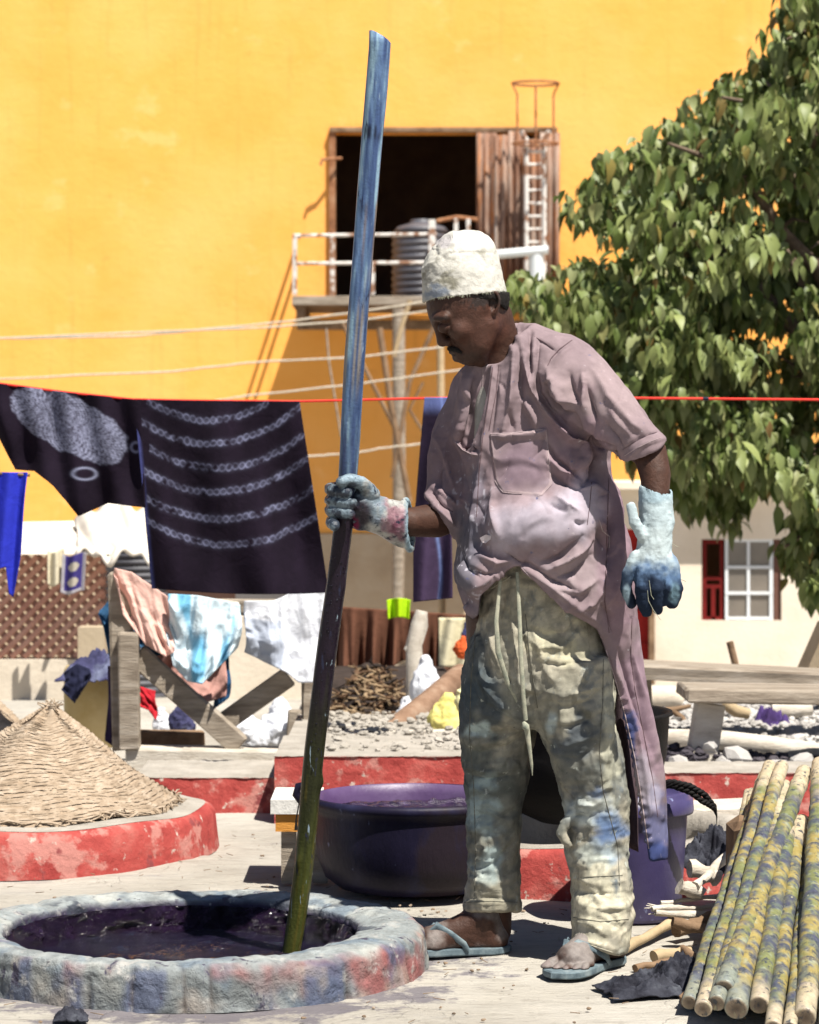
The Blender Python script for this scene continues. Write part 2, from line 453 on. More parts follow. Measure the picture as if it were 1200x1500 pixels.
# ================================================================== ground
def ground_z(Y): 
    return np.interp(Y, [-100, 12.2, 26, 400], [0, 0, -1.05, -1.05])
def mat_ground():
    m, nt, b = new_mat('dusty_pale_ground')
    n = noise_node(nt, 1.1, 8, .6); c = ramp_node(nt, n.outputs[0], [(.3, (.33, .30, .255)), (.5, (.42, .39, .34)), (.72, (.50, .47, .42))]).outputs[0]
    n2 = noise_node(nt, 9, 8, .7, stretch=(1, 3.5, 1)); c = mix_col(nt, .55, c, ramp_node(nt, n2.outputs[0], [(.3, (.55, .53, .50)), (.5, (1, 1, 1)), (.75, (1.12, 1.1, 1.06))]).outputs[0], 'MULTIPLY')
    n3 = noise_node(nt, 3.3, 6, .65, stretch=(1, 2.2, 1)); c = mix_col(nt, ramp_node(nt, n3.outputs[0], [(.58, (0, 0, 0)), (.70, (.5, .5, .5))]).outputs[0], c, (.26, .25, .245))
    n4 = noise_node(nt, 34, 4, .6); gp = nt.nodes.new('ShaderNodeNewGeometry'); vd = nt.nodes.new('ShaderNodeVectorMath'); vd.operation = 'DISTANCE'; vd.inputs[1].default_value = (-.49, 5.85, 0); nt.links.new(gp.outputs['Position'], vd.inputs[0])
    n5 = noise_node(nt, 7, 7, .7); ad = nt.nodes.new('ShaderNodeMath'); ad.operation = 'MULTIPLY_ADD'; ad.inputs[1].default_value = -1.1; nt.links.new(n5.outputs[0], ad.inputs[0]); nt.links.new(vd.outputs['Value'], ad.inputs[2])
    c = mix_col(nt, ramp_node(nt, ad.outputs[0], [(.0, (.75, .75, .75)), (.10, (0, 0, 0))]).outputs[0], c, (.10, .09, .12))
    c = mix_col(nt, ramp_node(nt, n4.outputs[0], [(.66, (0, 0, 0)), (.72, (.7, .7, .7))]).outputs[0], c, (.19, .165, .13))
    nt.links.new(c, b.inputs['Base Color']); b.inputs['Roughness'].default_value = .93; b.inputs['Specular IOR Level'].default_value = .15
    bn = noise_node(nt, 26, 9, .7, stretch=(1, 2.5, 1)); p = bump_node(nt, b, bn.outputs[0], .012)
    v = nt.nodes.new('ShaderNodeTexVoronoi'); v.feature = 'DISTANCE_TO_EDGE'; v.inputs['Scale'].default_value = 2.6; v.inputs['Randomness'].default_value = 1
    tc = nt.nodes.new('ShaderNodeTexCoord'); dn = noise_node(nt, 3, 5, .6); mx = nt.nodes.new('ShaderNodeMix'); mx.data_type = 'VECTOR'; mx.inputs[0].default_value = .25
    nt.links.new(tc.outputs['Object'], mx.inputs[4]); nt.links.new(dn.outputs['Color'], mx.inputs[5]); nt.links.new(mx.outputs[1], v.inputs['Vector'])
    cr = ramp_node(nt, v.outputs['Distance'], [(.0, (0, 0, 0)), (.012, (1, 1, 1))]); bump_node(nt, b, cr.outputs[0], .004, .6, p)
    return m
xs = np.concatenate([np.linspace(-200, -5, 16), np.linspace(-2.6, 2.6, 420), np.linspace(5, 200, 16)])
ys = np.concatenate([np.linspace(-150, 3.5, 12), np.linspace(4.8, 9.6, 330), np.linspace(9.8, 30, 90), np.linspace(40, 300, 10)])
XX, YY = np.meshgrid(xs, ys, indexing='xy'); pts = np.stack([XX.ravel(), YY.ravel(), np.zeros(XX.size)], 1)
near = np.clip((10 - pts[:, 1]) / 1, 0, 1) * np.clip((3 - np.abs(pts[:, 0])), 0, 1) * (pts[:, 1] > 4)
zz = fbm(pts * np.array([3, 7, 1]), 4, 5) * .010 + ridged(pts * np.array([1.6, 5, 1]), 9, 3) * .005 - .008
pts[:, 2] = ground_z(pts[:, 1]) + np.minimum(zz, .003) * near
nx = len(xs); ny = len(ys); I = np.arange((ny - 1) * nx).reshape(ny - 1, nx)[:, :-1].ravel()
ground = struct(link('ground', mesh_np('ground', pts, np.stack([I, I + 1, I + nx + 1, I + nx], 1)), mat_ground(), loc=(0, 0, 0)))

# ================================================================== yellow building
m_yellow = mat_noise('yellow_wall_paint', [(.84, .37, .075), (.88, .405, .09), (.90, .435, .11)], scale=1.1, rough=.85, bump=.006, bscale=9, stretch=(1, 1, 1.3), spec=.1, spots=[((.90, .46, .14), 1.3, .60), ((.80, .36, .08), 3.1, .66)])
_nt = m_yellow.node_tree; _b = _nt.nodes['Principled BSDF']; _src = _b.inputs['Base Color'].links[0].from_socket
_s1 = noise_node(_nt, 2.2, 7, .65, stretch=(4, 1, .22)); _src = mix_col(_nt, ramp_node(_nt, _s1.outputs[0], [(.56, (0, 0, 0)), (.72, (.45, .45, .45))]).outputs[0], _src, (.60, .27, .06))
_s2 = noise_node(_nt, .45, 5, .6); _src = mix_col(_nt, ramp_node(_nt, _s2.outputs[0], [(.45, (0, 0, 0)), (.65, (.5, .5, .5))]).outputs[0], _src, (.93, .50, .17)); _nt.links.new(_src, _b.inputs['Base Color'])
m_plinth = mat_noise('rough_tan_render', [(.36, .27, .18), (.46, .36, .25), (.52, .43, .32)], scale=1.5, rough=.9, bump=.01, bscale=18)
m_dark_in = mat_noise('dark_brown_inner_wall', [(.06, .035, .025), (.12, .075, .05)], scale=2, rough=.95)  # dark brown on every inner face
m_wood = mat_noise('weathered_timber', [(.15, .118, .09), (.28, .235, .185), (.39, .34, .285)], scale=5, rough=.85, bump=.004, bscale=30, stretch=(1, 6, 6), detail=9)
m_wood2 = mat_noise('pale_bleached_timber', [(.36, .31, .25), (.52, .47, .40), (.60, .56, .49)], scale=6, rough=.85, bump=.004, bscale=30, stretch=(1.5, 5, 5), detail=9)
m_wood_d = mat_noise('brown_timber', [(.10, .06, .035), (.20, .13, .08), (.28, .19, .12)], scale=8, rough=.85, bump=.004, bscale=40)
m_pole = mat_noise('bamboo_pole', [(.30, .22, .13), (.45, .35, .22)], scale=9, rough=.7, bump=.002)
m_whitemetal = mat_noise('chipped_white_rail_paint', [(.55, .53, .50), (.68, .66, .63)], scale=6, rough=.6, spots=[((.25, .14, .09), 9, .51)])
m_rust = mat_noise('rusty_metal', [(.17, .075, .04), (.30, .14, .07), (.38, .22, .13)], scale=9, rough=.85, bump=.003)
m_pvc = mat_noise('white_pvc_pipe', [(.55, .60, .62), (.66, .70, .72)], scale=5, rough=.5)
m_tank = mat_noise('grey_black_plastic', [(.045, .045, .055), (.085, .085, .10)], scale=4, rough=.55, spec=.4)
YB = 28.0
def wx(px, Y=YB): return (px - 600) / FPX * Y
def wz(py, Y=YB): return CAM_H - (py - 680) / FPX * Y
yb = thing('yellow_building', 'tall yellow painted building filling the whole background', 'building', (wx(480), YB, -1.05))
def slab(x0, x1, z0, z1, y0, y1, mb): return mb.box(((x0 + x1) / 2, (y0 + y1) / 2, (z0 + z1) / 2), (x1 - x0, y1 - y0, z1 - z0))
L_, R_ = wx(-700), wx(2300); zT = 9.0; zP = wz(782)
ox0, ox1, oz0, oz1 = wx(483), wx(816), wz(440), wz(193)
mb = MB(); slab(L_, ox0, zP, zT, YB, YB + .3, mb); slab(ox1, R_, zP, zT, YB, YB + .3, mb); slab(ox0, ox1, zP, oz0, YB, YB + .3, mb); slab(ox0, ox1, oz1, zT, YB, YB + .3, mb)
mb.build('wall', m_yellow, yb)
mb = MB(); slab(L_, R_, -1.2, zP, YB - .025, YB + .3, mb); mb.build('plinth', m_plinth, yb)
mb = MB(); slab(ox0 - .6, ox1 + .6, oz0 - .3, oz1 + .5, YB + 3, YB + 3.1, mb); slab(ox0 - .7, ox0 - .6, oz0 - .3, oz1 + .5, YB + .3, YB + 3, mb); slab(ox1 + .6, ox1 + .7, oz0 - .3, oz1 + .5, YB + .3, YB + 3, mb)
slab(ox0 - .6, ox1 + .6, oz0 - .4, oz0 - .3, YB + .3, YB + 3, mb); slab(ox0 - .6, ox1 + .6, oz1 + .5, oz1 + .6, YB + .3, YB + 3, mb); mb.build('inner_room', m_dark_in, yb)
mb = MB(); mb.bar((ox0, YB - .03, oz1 + .015), (ox1, YB - .03, oz1 + .015), .10, .05); mb.build('lintel', m_wood_d, yb)
mb = MB(); mb.bar((ox0 + .03, YB - .02, oz0), (ox0 + .03, YB - .02, oz1), .07, .07); mb.build('door_jamb', m_rust, yb)
mb = MB(); mb.tube([P(500, 232, YB - .1), P(484, 233, YB - .2), P(472, 234, YB - .22), P(470, 242, YB - .22)], .018, 8); mb.build('iron_hook', m_rust, yb)
# corrugated sheets
m_corr = mat_noise('rusty_corrugated_iron', [(.10, .05, .035), (.22, .12, .08), (.34, .25, .20), (.50, .46, .42)], scale=1.6, rough=.7, bump=.003, stretch=(7, 1, .6), spots=[((.36, .15, .06), 3, .56)], detail=8)
corr = thing('corrugated_iron_screen', 'rusty corrugated iron sheets closing the right side of the balcony opening', 'corrugated screen', (wx(757), YB - .12, wz(440)))
edges_ = [698, 724, 744, 766, 790, 817]
for i in range(5):
    a, b = edges_[i] - 1.5, edges_[i + 1] + 1.5; top = [196, 200, 194, 206, 196][i]; mb = MB(); yo = YB - .10 - .03 * (i % 2)
    mb.sheet(lambda u_, v_: Vector((wx(a + (b - a) * u_) + .01 * v_, yo - .025 * math.sin(u_ * (b - a) / 11 * 2 * math.pi), wz(440) + (wz(top) - wz(440)) * v_)), 24, 3)
    mb.build('corrugated_sheet', m_corr, corr, solid=.004)
# ladder with cage
lad = thing('cage_ladder', 'thin rusty ladder with a hoop cage standing above the corrugated sheets', 'ladder', (wx(784), 27.5, wz(430)))
YL = 27.6
for px in (771, 797):
    mb = MB(); mb.tube([P(px, 430, YL), P(px, 215, YL), P(px, 205, YL), P(px + (-8 if px < 780 else 8), 192, YL)], .028, 8); mb.build('side_rail', m_whitemetal, lad)
for k in range(11):
    mb = MB(); y = 222 + k * 19; mb.tube([P(771, y, YL), P(797, y, YL)], .016, 8); mb.build('rung', m_whitemetal, lad)
def hoop(py, r, name, cxp=784):
    mb = MB(); c = P(cxp, py, YL - .1); mb.tube([c + Vector((r * math.cos(t), r * .7 * math.sin(t) - .1, 0)) for t in [2 * math.pi * k / 28 for k in range(29)]], .014, 6, caps=False); mb.build(name, m_rust, lad)
hoop(124, .245, 'cage_hoop'); hoop(212, .24, 'cage_hoop')
for px, tp in ((758, 134), (785, 122), (811, 134)):
    mb = MB(); mb.tube([P(px + (-7 if px < 780 else (7 if px > 790 else 0)), 124, YL - .2), P(px, tp + 4, YL - .2), P(px, 214, YL - .2)], .012, 6); mb.build('cage_strip', m_rust, lad)
# balcony
bal = thing('balcony', 'narrow balcony of white chipped rails below the dark opening', 'balcony', (wx(620), 26.6, wz(440)))
YF = 26.5; zd = wz(433, YF)
mb = MB(); slab(wx(428, YF), wx(842, YF), zd - .10, zd - .04, YF + .02, YB - .03, mb); mb.build('deck', m_wood_d, bal)
mb = MB(); mb.bar((wx(428, YF), YF, zd - .05), (wx(842, YF), YF, zd - .05), .05, .09); mb.build('front_beam', m_wood, bal)
for k in range(6):
    mb = MB(); x = wx(440 + k * 76, YF); mb.bar((x, YF + .05, zd - .16), (x, YB - .04, zd - .16), .09, .12); mb.build('joist', m_wood_d, bal)
mb = MB(); mb.bar((wx(432, YF), YF + .55, zd - .27), (wx(842, YF), YF + .55, zd - .27), .12, .10); mb.build('cross_beam', m_wood_d, bal)
for y, a, b in ((345, 432, 640), (386, 432, 700)):
    mb = MB(); mb.tube([P(a, y, YF), P(b, y - 2, YF)], .018, 8); mb.build('rail', m_whitemetal, bal)
mb = MB(); mb.tube([P(640, 324, YF + .2), P(670, 318, YF + .25), P(700, 322, YF + .2)], .022, 8); mb.build('rail', m_rust, bal)
for x, t in ((432, 343), (487, 343), (546, 384), (633, 322), (668, 320), (686, 321)):
    mb = MB(); mb.bar(P(x, 432, YF + (.0 if x < 640 else .2)), P(x, t, YF + (.0 if x < 640 else .2)), .045 if x != 633 else .07, .045); mb.build('rail_post', m_whitemetal, bal)
for x, t in ((436, 380),):
    mb = MB(); mb.tube([P(432, 386, YF), P(438, 386, YB - .05)], .02, 8); mb.tube([P(432, 345, YF), P(438, 348, YB - .05)], .02, 8); mb.build('side_rail', m_whitemetal, bal)
mb = MB(); mb.tube([P(725, 373, 26.3), P(803, 366, 26.3)], .045, 12); mb.build('white_pipe', m_pvc, None); pipe1 = bpy.context.scene.objects['white_pipe']; tag(pipe1, 'white plastic pipe sticking out level beside the cap, over the corrugated sheets', 'pipe')
mb = MB(); mb.tube([P(786, 372, 26.35), P(786, 425, 26.35)], .085, 14); o = mb.build('pipe_elbow', m_pvc, pipe1)
# tank on the balcony
def tank(name, label, c, r, h, mat, group=None, ribs=12):
    prof = [(0, 0), (r * .98, 0)]
    for k in range(ribs):
        z = h * (k + .3) / ribs; prof += [(r, z), (r * 1.0, z + h / ribs * .35), (r * .955, z + h / ribs * .45), (r * .955, z + h / ribs * .8)]
    prof += [(r, h), (r * .8, h + r * .22), (r * .34, h + r * .36)]
    t = thing(name, label, 'water tank', c, group)
    mb = MB(); mb.lathe(prof, c, 40); mb.build('tank_shell', mat, t)
    mb = MB(); mb.lathe([(r * .36, h + r * .34), (r * .36, h + r * .46), (0, h + r * .5)], c, 24); mb.build('lid', mat, t); return t
tank('water_tank', 'dark ribbed water tank standing on the balcony deck in the opening', (wx(617, 27.2), 27.15, zd - .03), .31, .72, mat_noise('blue_grey_tank_plastic', [(.05, .05, .06), (.10, .10, .12)], scale=4, rough=.5, spec=.5), ribs=10)
# posts and braces under the balcony
for (pts, r, lab, m_) in (([(584, 452), (585, 700), (582, 960)], .060, 'thick timber post holding up the middle of the balcony', m_wood),
                      ([(645, 470), (647, 700), (648, 950)], .034, 'slim pale bamboo pole rising in front of the balcony beside the man', m_pole),
                      ([(601, 440), (588, 480), (577, 522)], .024, 'short slanted stick braced under the balcony deck', m_pole),
                      ([(556, 480), (574, 600), (600, 735)], .030, 'long thin pole slanting down under the balcony', m_wood_d),
                      ([(500, 470), (545, 560), (585, 640)], .020, 'thin pole crossing under the balcony from upper left', m_wood_d),
                      ([(640, 470), (600, 560), (575, 700)], .022, 'thin pole leaning left from behind the man\'s cap', m_wood_d),
                      ([(620, 560), (600, 600), (690, 745)], .016, 'crooked stick leaning down to the right, under the balcony', m_wood_d),
                      ([(655, 505), (690, 508)], .020, 'short level stick tied across the bamboo pole', m_pole),
                      ([(478, 480), (482, 530), (500, 640)], .010, 'thin wire hanging under the left end of the balcony', m_wood)):
    mb = MB(); YY_ = 26.2 if r > .05 else 24.6
    mb.tube([P(x, y, YY_) for x, y in pts], [r * random.uniform(.9, 1.1) for _ in pts], 10); tag(mb.build('timber_post' if r > .05 else 'thin_pole', m_), lab, 'pole')
# clothes lines
def rope(name, pts, Y, r, mat, label, cat='clothes line', group=None, twist=0):
    P_ = [P(x, y, Y) for x, y in pts]; out = []
    for a, b in zip(P_[:-1], P_[1:]):
        for k in range(8): 
            t = k / 8; p = a.lerp(b, t); p.z += random.uniform(-1, 1) * twist; out.append(p)
    out.append(P_[-1]); mb = MB(); mb.tube(out, r, 6, jitter=.15); return tag(mb.build(name, mat), label, cat, group)
m_rope = mat_noise('pale_rope', [(.40, .34, .26), (.58, .52, .43)], scale=40, rough=.9)
for pts, lab in (([(-120, 498), (200, 492), (430, 470), (640, 440)], 'uppermost pale rope strung across the yellow wall below the balcony'),
                 ([(-120, 500), (380, 480), (520, 470), (650, 452)], 'second pale rope down, just below the balcony beam'),
                 ([(-120, 560), (250, 544), (380, 530), (520, 524), (650, 508)], 'third pale rope down, level with the man\'s chin'),
                 ([(-120, 600), (300, 590), (360, 580), (520, 563), (690, 540)], 'fourth pale rope, just above the red line'),
                 ([(300, 675), (458, 668), (520, 664), (560, 656), (640, 648)], 'lowest pale rope, between the pole and the purple cloth')):
    rope('clothes_line', pts, 21.0, .009, m_rope, lab, group='pale ropes in front of the yellow wall', twist=.003)

# ================================================================== white building on the right
m_cream = mat_noise('cream_wall_paint', [(.60, .51, .40), (.70, .61, .50), (.74, .66, .55)], scale=1.2, rough=.85, bump=.004, bscale=30)
m_red = mat_noise('red_gloss_paint', [(.26, .012, .012), (.38, .025, .02)], scale=5, rough=.45)
m_glass = mat_noise('dark_window_glass', [(.10, .09, .08), (.20, .17, .14)], scale=1.5, rough=.12, bump=0, spec=.6)
YW = 22.0
m_red_shaded = mat_noise('shaded_red_paint', [(.10, .008, .008), (.18, .014, .012)], scale=5, rough=.6)  # red darkened to paint in the shade inside the window opening
wb = thing('cream_building', 'low cream house with an open red shuttered window, behind the tree', 'building', (wx(1050, YW), YW, -.8))
def wxx(p): return wx(p, YW)
def wzz(p): return wz(p, YW)
mb = MB(); x0, x1, z0, z1 = wxx(1028), wxx(1145), wzz(909), wzz(790)
dx0, dx1, dz1 = wxx(900), wxx(958), wzz(775)
slab(dx1, x0, -1.1, wzz(716), YW, YW + .25, mb); slab(x1, wxx(1900), -1.1, wzz(716), YW, YW + .25, mb); slab(x0, x1, -1.1, z0, YW, YW + .25, mb); slab(x0, x1, z1, wzz(716), YW, YW + .25, mb)
slab(dx0, dx1, dz1, wzz(716), YW, YW + .25, mb); slab(wxx(700), dx0, -1.1, wzz(716), YW, YW + .25, mb); mb.build('wall', m_cream, wb)
mb = MB(); slab(wxx(690), wxx(1910), wzz(716), wzz(706), YW - .27, YW + 2.5, mb); mb.build('roof_slab', m_cream, wb)
mb = MB(); slab(x0 - .2, x1 + .2, z0 - .2, z1 + .2, YW + 1.2, YW + 1.25, mb); mb.build('inner_wall', m_dark_in, wb)
wn = MB(); 
for a, b, c, d in ((1063, 1067, 790, 909), (1128, 1133, 790, 909), (1095, 1099, 790, 909)): slab(wxx(a), wxx(b), wzz(d), wzz(c), YW + .02, YW + .06, wn)
for y in (790, 829, 867, 904): slab(wxx(1063), wxx(1133), wzz(y + 4), wzz(y), YW + .017, YW + .063, wn)
win = wn.build('window', mat_noise('white_window_frame', [(.66, .68, .70), (.74, .76, .78)], scale=4, rough=.5), wb)
for i in range(2):
    for j in range(3):
        mb = MB(); slab(wxx(1067 + 32 * i), wxx(1095 + 33 * i), wzz(829 + 38 * j), wzz(794 + 38 * j - (1 if j else 0)), YW + .038, YW + .042, mb); mb.build('pane', m_glass, win)
mb = MB(); slab(wxx(1030), wxx(1036), z0, z1, YW + .05, YW + .09, mb); slab(wxx(1056), wxx(1061), z0, z1, YW + .05, YW + .09, mb)
for y in (845, 857, 792, 904): slab(wxx(1036), wxx(1056), wzz(y + 5), wzz(y), YW + .05, YW + .09, mb)
slab(wxx(1043), wxx(1049), z0, wzz(862), YW + .05, YW + .09, mb); mb.build('red_shutter', m_red_shaded, wb)
mb = MB(); slab(wxx(1134), wxx(1144), z0, z1, YW + .03, YW + .06, mb); mb.build('dark_strip', mat_noise('dark_brown_strip', [(.10, .05, .04), (.16, .08, .06)], scale=5), wb)  # dark brown strip filling the right edge of the window opening
dr = MB(); slab(dx0, dx1, -1.0, dz1, YW + .10, YW + .14, dr); dr = dr.build('door', m_red, wb)
for k in range(4):
    for a, b in ((908, 927), (933, 952)):
        mb = MB(); slab(wxx(a), wxx(b), wzz(838 + k * 48), wzz(800 + k * 48), YW + .085, YW + .10, mb); mb.build('door_panel', m_red, dr)
mb = MB(); mb.bar((dx1 - .02, YW - .01, -1), (dx1 - .02, YW - .01, dz1), .05, .05); mb.build('door_frame', m_wood_d, wb)

# ================================================================== left: lattice wall, low wall, roof sheets, tank
m_clay = mat_noise('pink_clay_blocks', [(.42, .20, .15), (.52, .28, .21), (.58, .38, .30)], scale=3, rough=.9)
m_white_wall = mat_noise('cream_low_wall_render', [(.52, .45, .36), (.66, .59, .49)], scale=2, rough=.9, bump=.006, bscale=20)
YA = 13.2
lw = thing('lattice_wall', 'pink clay lattice screen on top of a low cream wall at the left edge', 'lattice wall', (wx(60, YA), YA, -.06))
mb = MB(); slab(wx(-250, YA), wx(118, YA), -.3, wz(966, YA), YA, YA + .18, mb); mb.build('low_wall', m_white_wall, lw)
X0, X1, Z0, Z1 = wx(-60, YA), wx(150, YA), wz(964, YA), wz(815, YA)
pitch = .064; span = (X1 - X0) + (Z1 - Z0); nb = int(span / pitch)
for k in range(nb):
    for s_ in (1, -1):
        t = k * pitch + .01; # line x - s*z = const
        if s_ == 1: a = (X0 + t, Z0); b = (X0 + t - (Z1 - Z0), Z1)
        else: a = (X0 + t - (Z1 - Z0), Z0); b = (X0 + t, Z1)
        def clip(a, b):
            (xa, za), (xb, zb) = a, b; ta, tb = 0, 1
            for lo_, hi_, p0, d0 in ((X0, X1, xa, xb - xa),):
                t1, t2 = (lo_ - p0) / d0, (hi_ - p0) / d0; ta = max(ta, min(t1, t2)); tb = min(tb, max(t1, t2))
            return (ta, tb)
        ta, tb = clip(a, b)
        if tb - ta < .05: continue
        A = (a[0] + (b[0] - a[0]) * ta, YA + .05 + (.022 if s_ == 1 else 0), a[1] + (b[1] - a[1]) * ta); B = (a[0] + (b[0] - a[0]) * tb, A[1], a[1] + (b[1] - a[1]) * tb)
        mb = MB(); mb.bar(A, B, .04, .028, bevel=.004); mb.build('lattice_bar', m_clay, lw)
m_sheet = mat_noise('bleached_roof_sheet', [(.50, .44, .38), (.62, .57, .50), (.68, .64, .58)], scale=3, rough=.85, bump=.01, bscale=8)
def roofsheet(poly, d, lab, rz=0.0):
    mb = MB(); mb.prism(poly, d); return tag(mb.build('roof_sheet', m_sheet), lab, 'roof sheet')
roofsheet([P(-80, 812, 13.0), P(168, 812, 13.0), P(172, 770, 13.9), P(-80, 775, 13.9)], (0, .02, .03), 'long bleached roof sheet lying over the top of the lattice wall')
mb = MB()
def crump(a, b):
    p = P(112 + 108 * a, 815 - 80 * b * (1 - .5 * abs(a - .55)) , 12.95 + .8 * b); p.z += .03 * math.sin(a * 11) * (1 - b) + .02 * math.sin(a * 23 + b * 5); p.y += .05 * math.sin(a * 9 + b * 4); return p
mb.sheet(crump, 30, 12); tag(mb.build('crumpled_sheet', m_sheet, solid=.02), 'crumpled pale sheet heaped on the roof, below the hanging dark cloth', 'sheet')
def cloth_col(name, nu, nv, fn, colfn, label, cat='cloth', group=None, mat=None, thick=.004):
    U, W = np.meshgrid(np.linspace(0, 1, nu + 1), np.linspace(0, 1, nv + 1)); U = U.ravel(); W = W.ravel()
    V = fn(U, W).astype(np.float32); n = nu + 1
    I = np.arange(nv * n).reshape(nv, n)[:, :-1].ravel(); F = np.stack([I, I + 1, I + n + 1, I + n], 1)
    o = link(name, mesh_np(name, V, F, True, colfn(U, W, V)), mat or m_cloth)
    m = o.modifiers.new('thickness', 'SOLIDIFY'); m.thickness = thick; m.offset = 0
    return tag(o, label, cat, group)
m_cloth = mat_vcol('dyed_cloth', rough=.92, bump=.0006, bscale=700, var=.14, vscale=30, spec=.1, bump2=(14, .006))
def PA(px, py, Y): return np.stack([(px - 600) / FPX * Y, Y + 0 * px, CAM_H - (py - 680) / FPX * Y], 1)
def rgb(n, c): return np.tile(np.array(c, dtype=np.float32), (n, 1))
# small cloths over the lattice
def fn(U, W): return PA(92 + 34 * U - 3 * W, 812 + 56 * W + 3 * np.sin(U * 5), 12.9 + .02 * np.sin(U * 9))
def cf(U, W, V):
    C = rgb(len(U), (.045, .035, .16)); e = (np.abs(U - .5) > .38) | (W > .9); C[e] = (.35, .33, .36); d = np.minimum(np.hypot((U - .5) * 34, (W - .3) * 56), np.hypot((U - .5) * 34, (W - .7) * 56)); C[d < 7] = (.4, .36, .30); return C
cloth_col('patterned_cloth', 30, 40, fn, cf, 'small purple patterned cloth with pale border hanging on the lattice wall')
def fn(U, W): return PA(70 + 24 * U, 806 + 50 * W + 3 * np.sin(U * 5), 12.93 + .02 * np.sin(U * 9))
cloth_col('cream_rag', 12, 20, fn, lambda U, W, V: rgb(len(U), (.58, .52, .38)), 'narrow cream rag beside the purple patterned cloth on the lattice wall')
tank('water_tank', 'black ribbed water tank behind the pink cloth, left of the striped dark cloth', (wx(198, 14.2), 14.3, -.2), .17, wz(778, 14.3) + .2, m_tank, ribs=26)
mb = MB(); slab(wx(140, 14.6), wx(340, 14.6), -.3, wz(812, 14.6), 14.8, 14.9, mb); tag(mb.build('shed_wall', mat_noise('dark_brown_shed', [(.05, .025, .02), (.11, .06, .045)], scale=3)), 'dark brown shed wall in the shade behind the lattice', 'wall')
mb = MB(); mb.box(P(136, 950, 12.9) , (.13, .15, .22)); tag(mb.build('cardboard_box', mat_noise('tan_board', [(.36, .29, .2), (.44, .36, .26)], scale=4)), 'tan box standing on the end of the low cream wall', 'box')
mb = MB(); slab(wx(300, 13.6), wx(482, 13.6), -.4, wz(903, 13.6), 13.6, 13.75, mb); tag(mb.build('low_wall', m_white_wall), 'sunlit cream wall end behind the crossed timber frame', 'wall')
mb = MB(); slab(wx(215, 16), wx(500, 16), wz(905, 16), wz(852, 16), 16, 16.1, mb); tag(mb.build('shed_wall', mat_noise('grey_boards', [(.10, .09, .09), (.18, .165, .16)], scale=3, stretch=(1, 1, 9))), 'grey board wall glimpsed under the striped dark cloth', 'wall')
for k, (a, b) in enumerate(((430, 510),)):
    mb = MB(); mb.tube([P(470, 1090, 11.2), P(545, 1082, 11.2)], .018, 10); tag(mb.build('blue_pipe', mat_noise('blue_plastic', [(.02, .13, .42), (.03, .18, .5)], scale=4, rough=.5)), 'short bright blue pipe lying behind the red kerb', 'pipe')

# ================================================================== tree
m_leaf, nt_, b_ = new_mat('green_leaf')
gi = nt_.nodes.new('ShaderNodeNewGeometry'); lc = ramp_node(nt_, gi.outputs['Random Per Island'], [(0, (.08, .12, .03)), (.35, (.16, .205, .06)), (.7, (.26, .30, .12)), (.93, (.34, .36, .18)), (.97, (.30, .24, .07)), (1, (.20, .11, .04))]).outputs[0]
oi = nt_.nodes.new('ShaderNodeObjectInfo'); lc2 = ramp_node(nt_, oi.outputs['Random'], [(0, (.75, .78, .7)), (1, (1.15, 1.1, 1.0))]).outputs[0]; lc = mix_col(nt_, 1.0, lc, lc2, 'MULTIPLY')
nt_.links.new(lc, b_.inputs['Base Color']); b_.inputs['Roughness'].default_value = .5; b_.inputs['Specular IOR Level'].default_value = .35
tr_ = nt_.nodes.new('ShaderNodeBsdfTranslucent'); nt_.links.new(lc, tr_.inputs[0]); mx_ = nt_.nodes.new('ShaderNodeMixShader'); mx_.inputs[0].default_value = .22
nt_.links.new(b_.outputs[0], mx_.inputs[1]); nt_.links.new(tr_.outputs[0], mx_.inputs[2]); nt_.links.new(mx_.outputs[0], nt_.nodes['Material Output'].inputs[0])
m_bark = mat_noise('grey_brown_bark', [(.10, .07, .05), (.20, .15, .11)], scale=20, rough=.9, bump=.006)
tree = thing('broadleaf_tree', 'large leafy green tree hanging over from the right side', 'tree', (wx(1260, 13.6), 13.6, -.1))
POLY = [(1150, -40), (1125, 60), (1062, 100), (1045, 140), (1005, 148), (962, 196), (895, 225), (852, 275), (828, 292), (826, 322), (850, 325), (925, 348), (880, 380), (800, 398), (757, 405), (750, 436), (770, 485), (830, 520), (870, 590), (930, 660), (985, 715), (1020, 740), (1062, 765), (1078, 790), (1100, 745), (1085, 705), (1150, 700), (1165, 760), (1152, 810), (1190, 862), (1330, 870), (1370, 500), (1370, -80)]
rnd = random.Random(11)
def ip(x, y):
    r = False; n = len(POLY)
    for i in range(n):
        x1, y1 = POLY[i]; x2, y2 = POLY[(i + 1) % n]
        if (y1 > y) != (y2 > y) and x < (x2 - x1) * (y - y1) / (y2 - y1) + x1: r = not r
    return r
GAPS = [(1105, 398, 16, 10), (1085, 466, 36, 14), (1150, 462, 14, 9), (918, 488, 18, 10), (945, 545, 10, 10), (880, 350, 50, 12), (1040, 600, 9, 7), (1000, 605, 10, 6), (1180, 610, 9, 9), (1110, 730, 40, 16)]
tips = []
par = []
while len(par) < 270:
    x, y = rnd.uniform(745, 1360), rnd.uniform(-70, 860)
    if ip(x, y): par.append((x, y, rnd.uniform(-1.1, .9)))
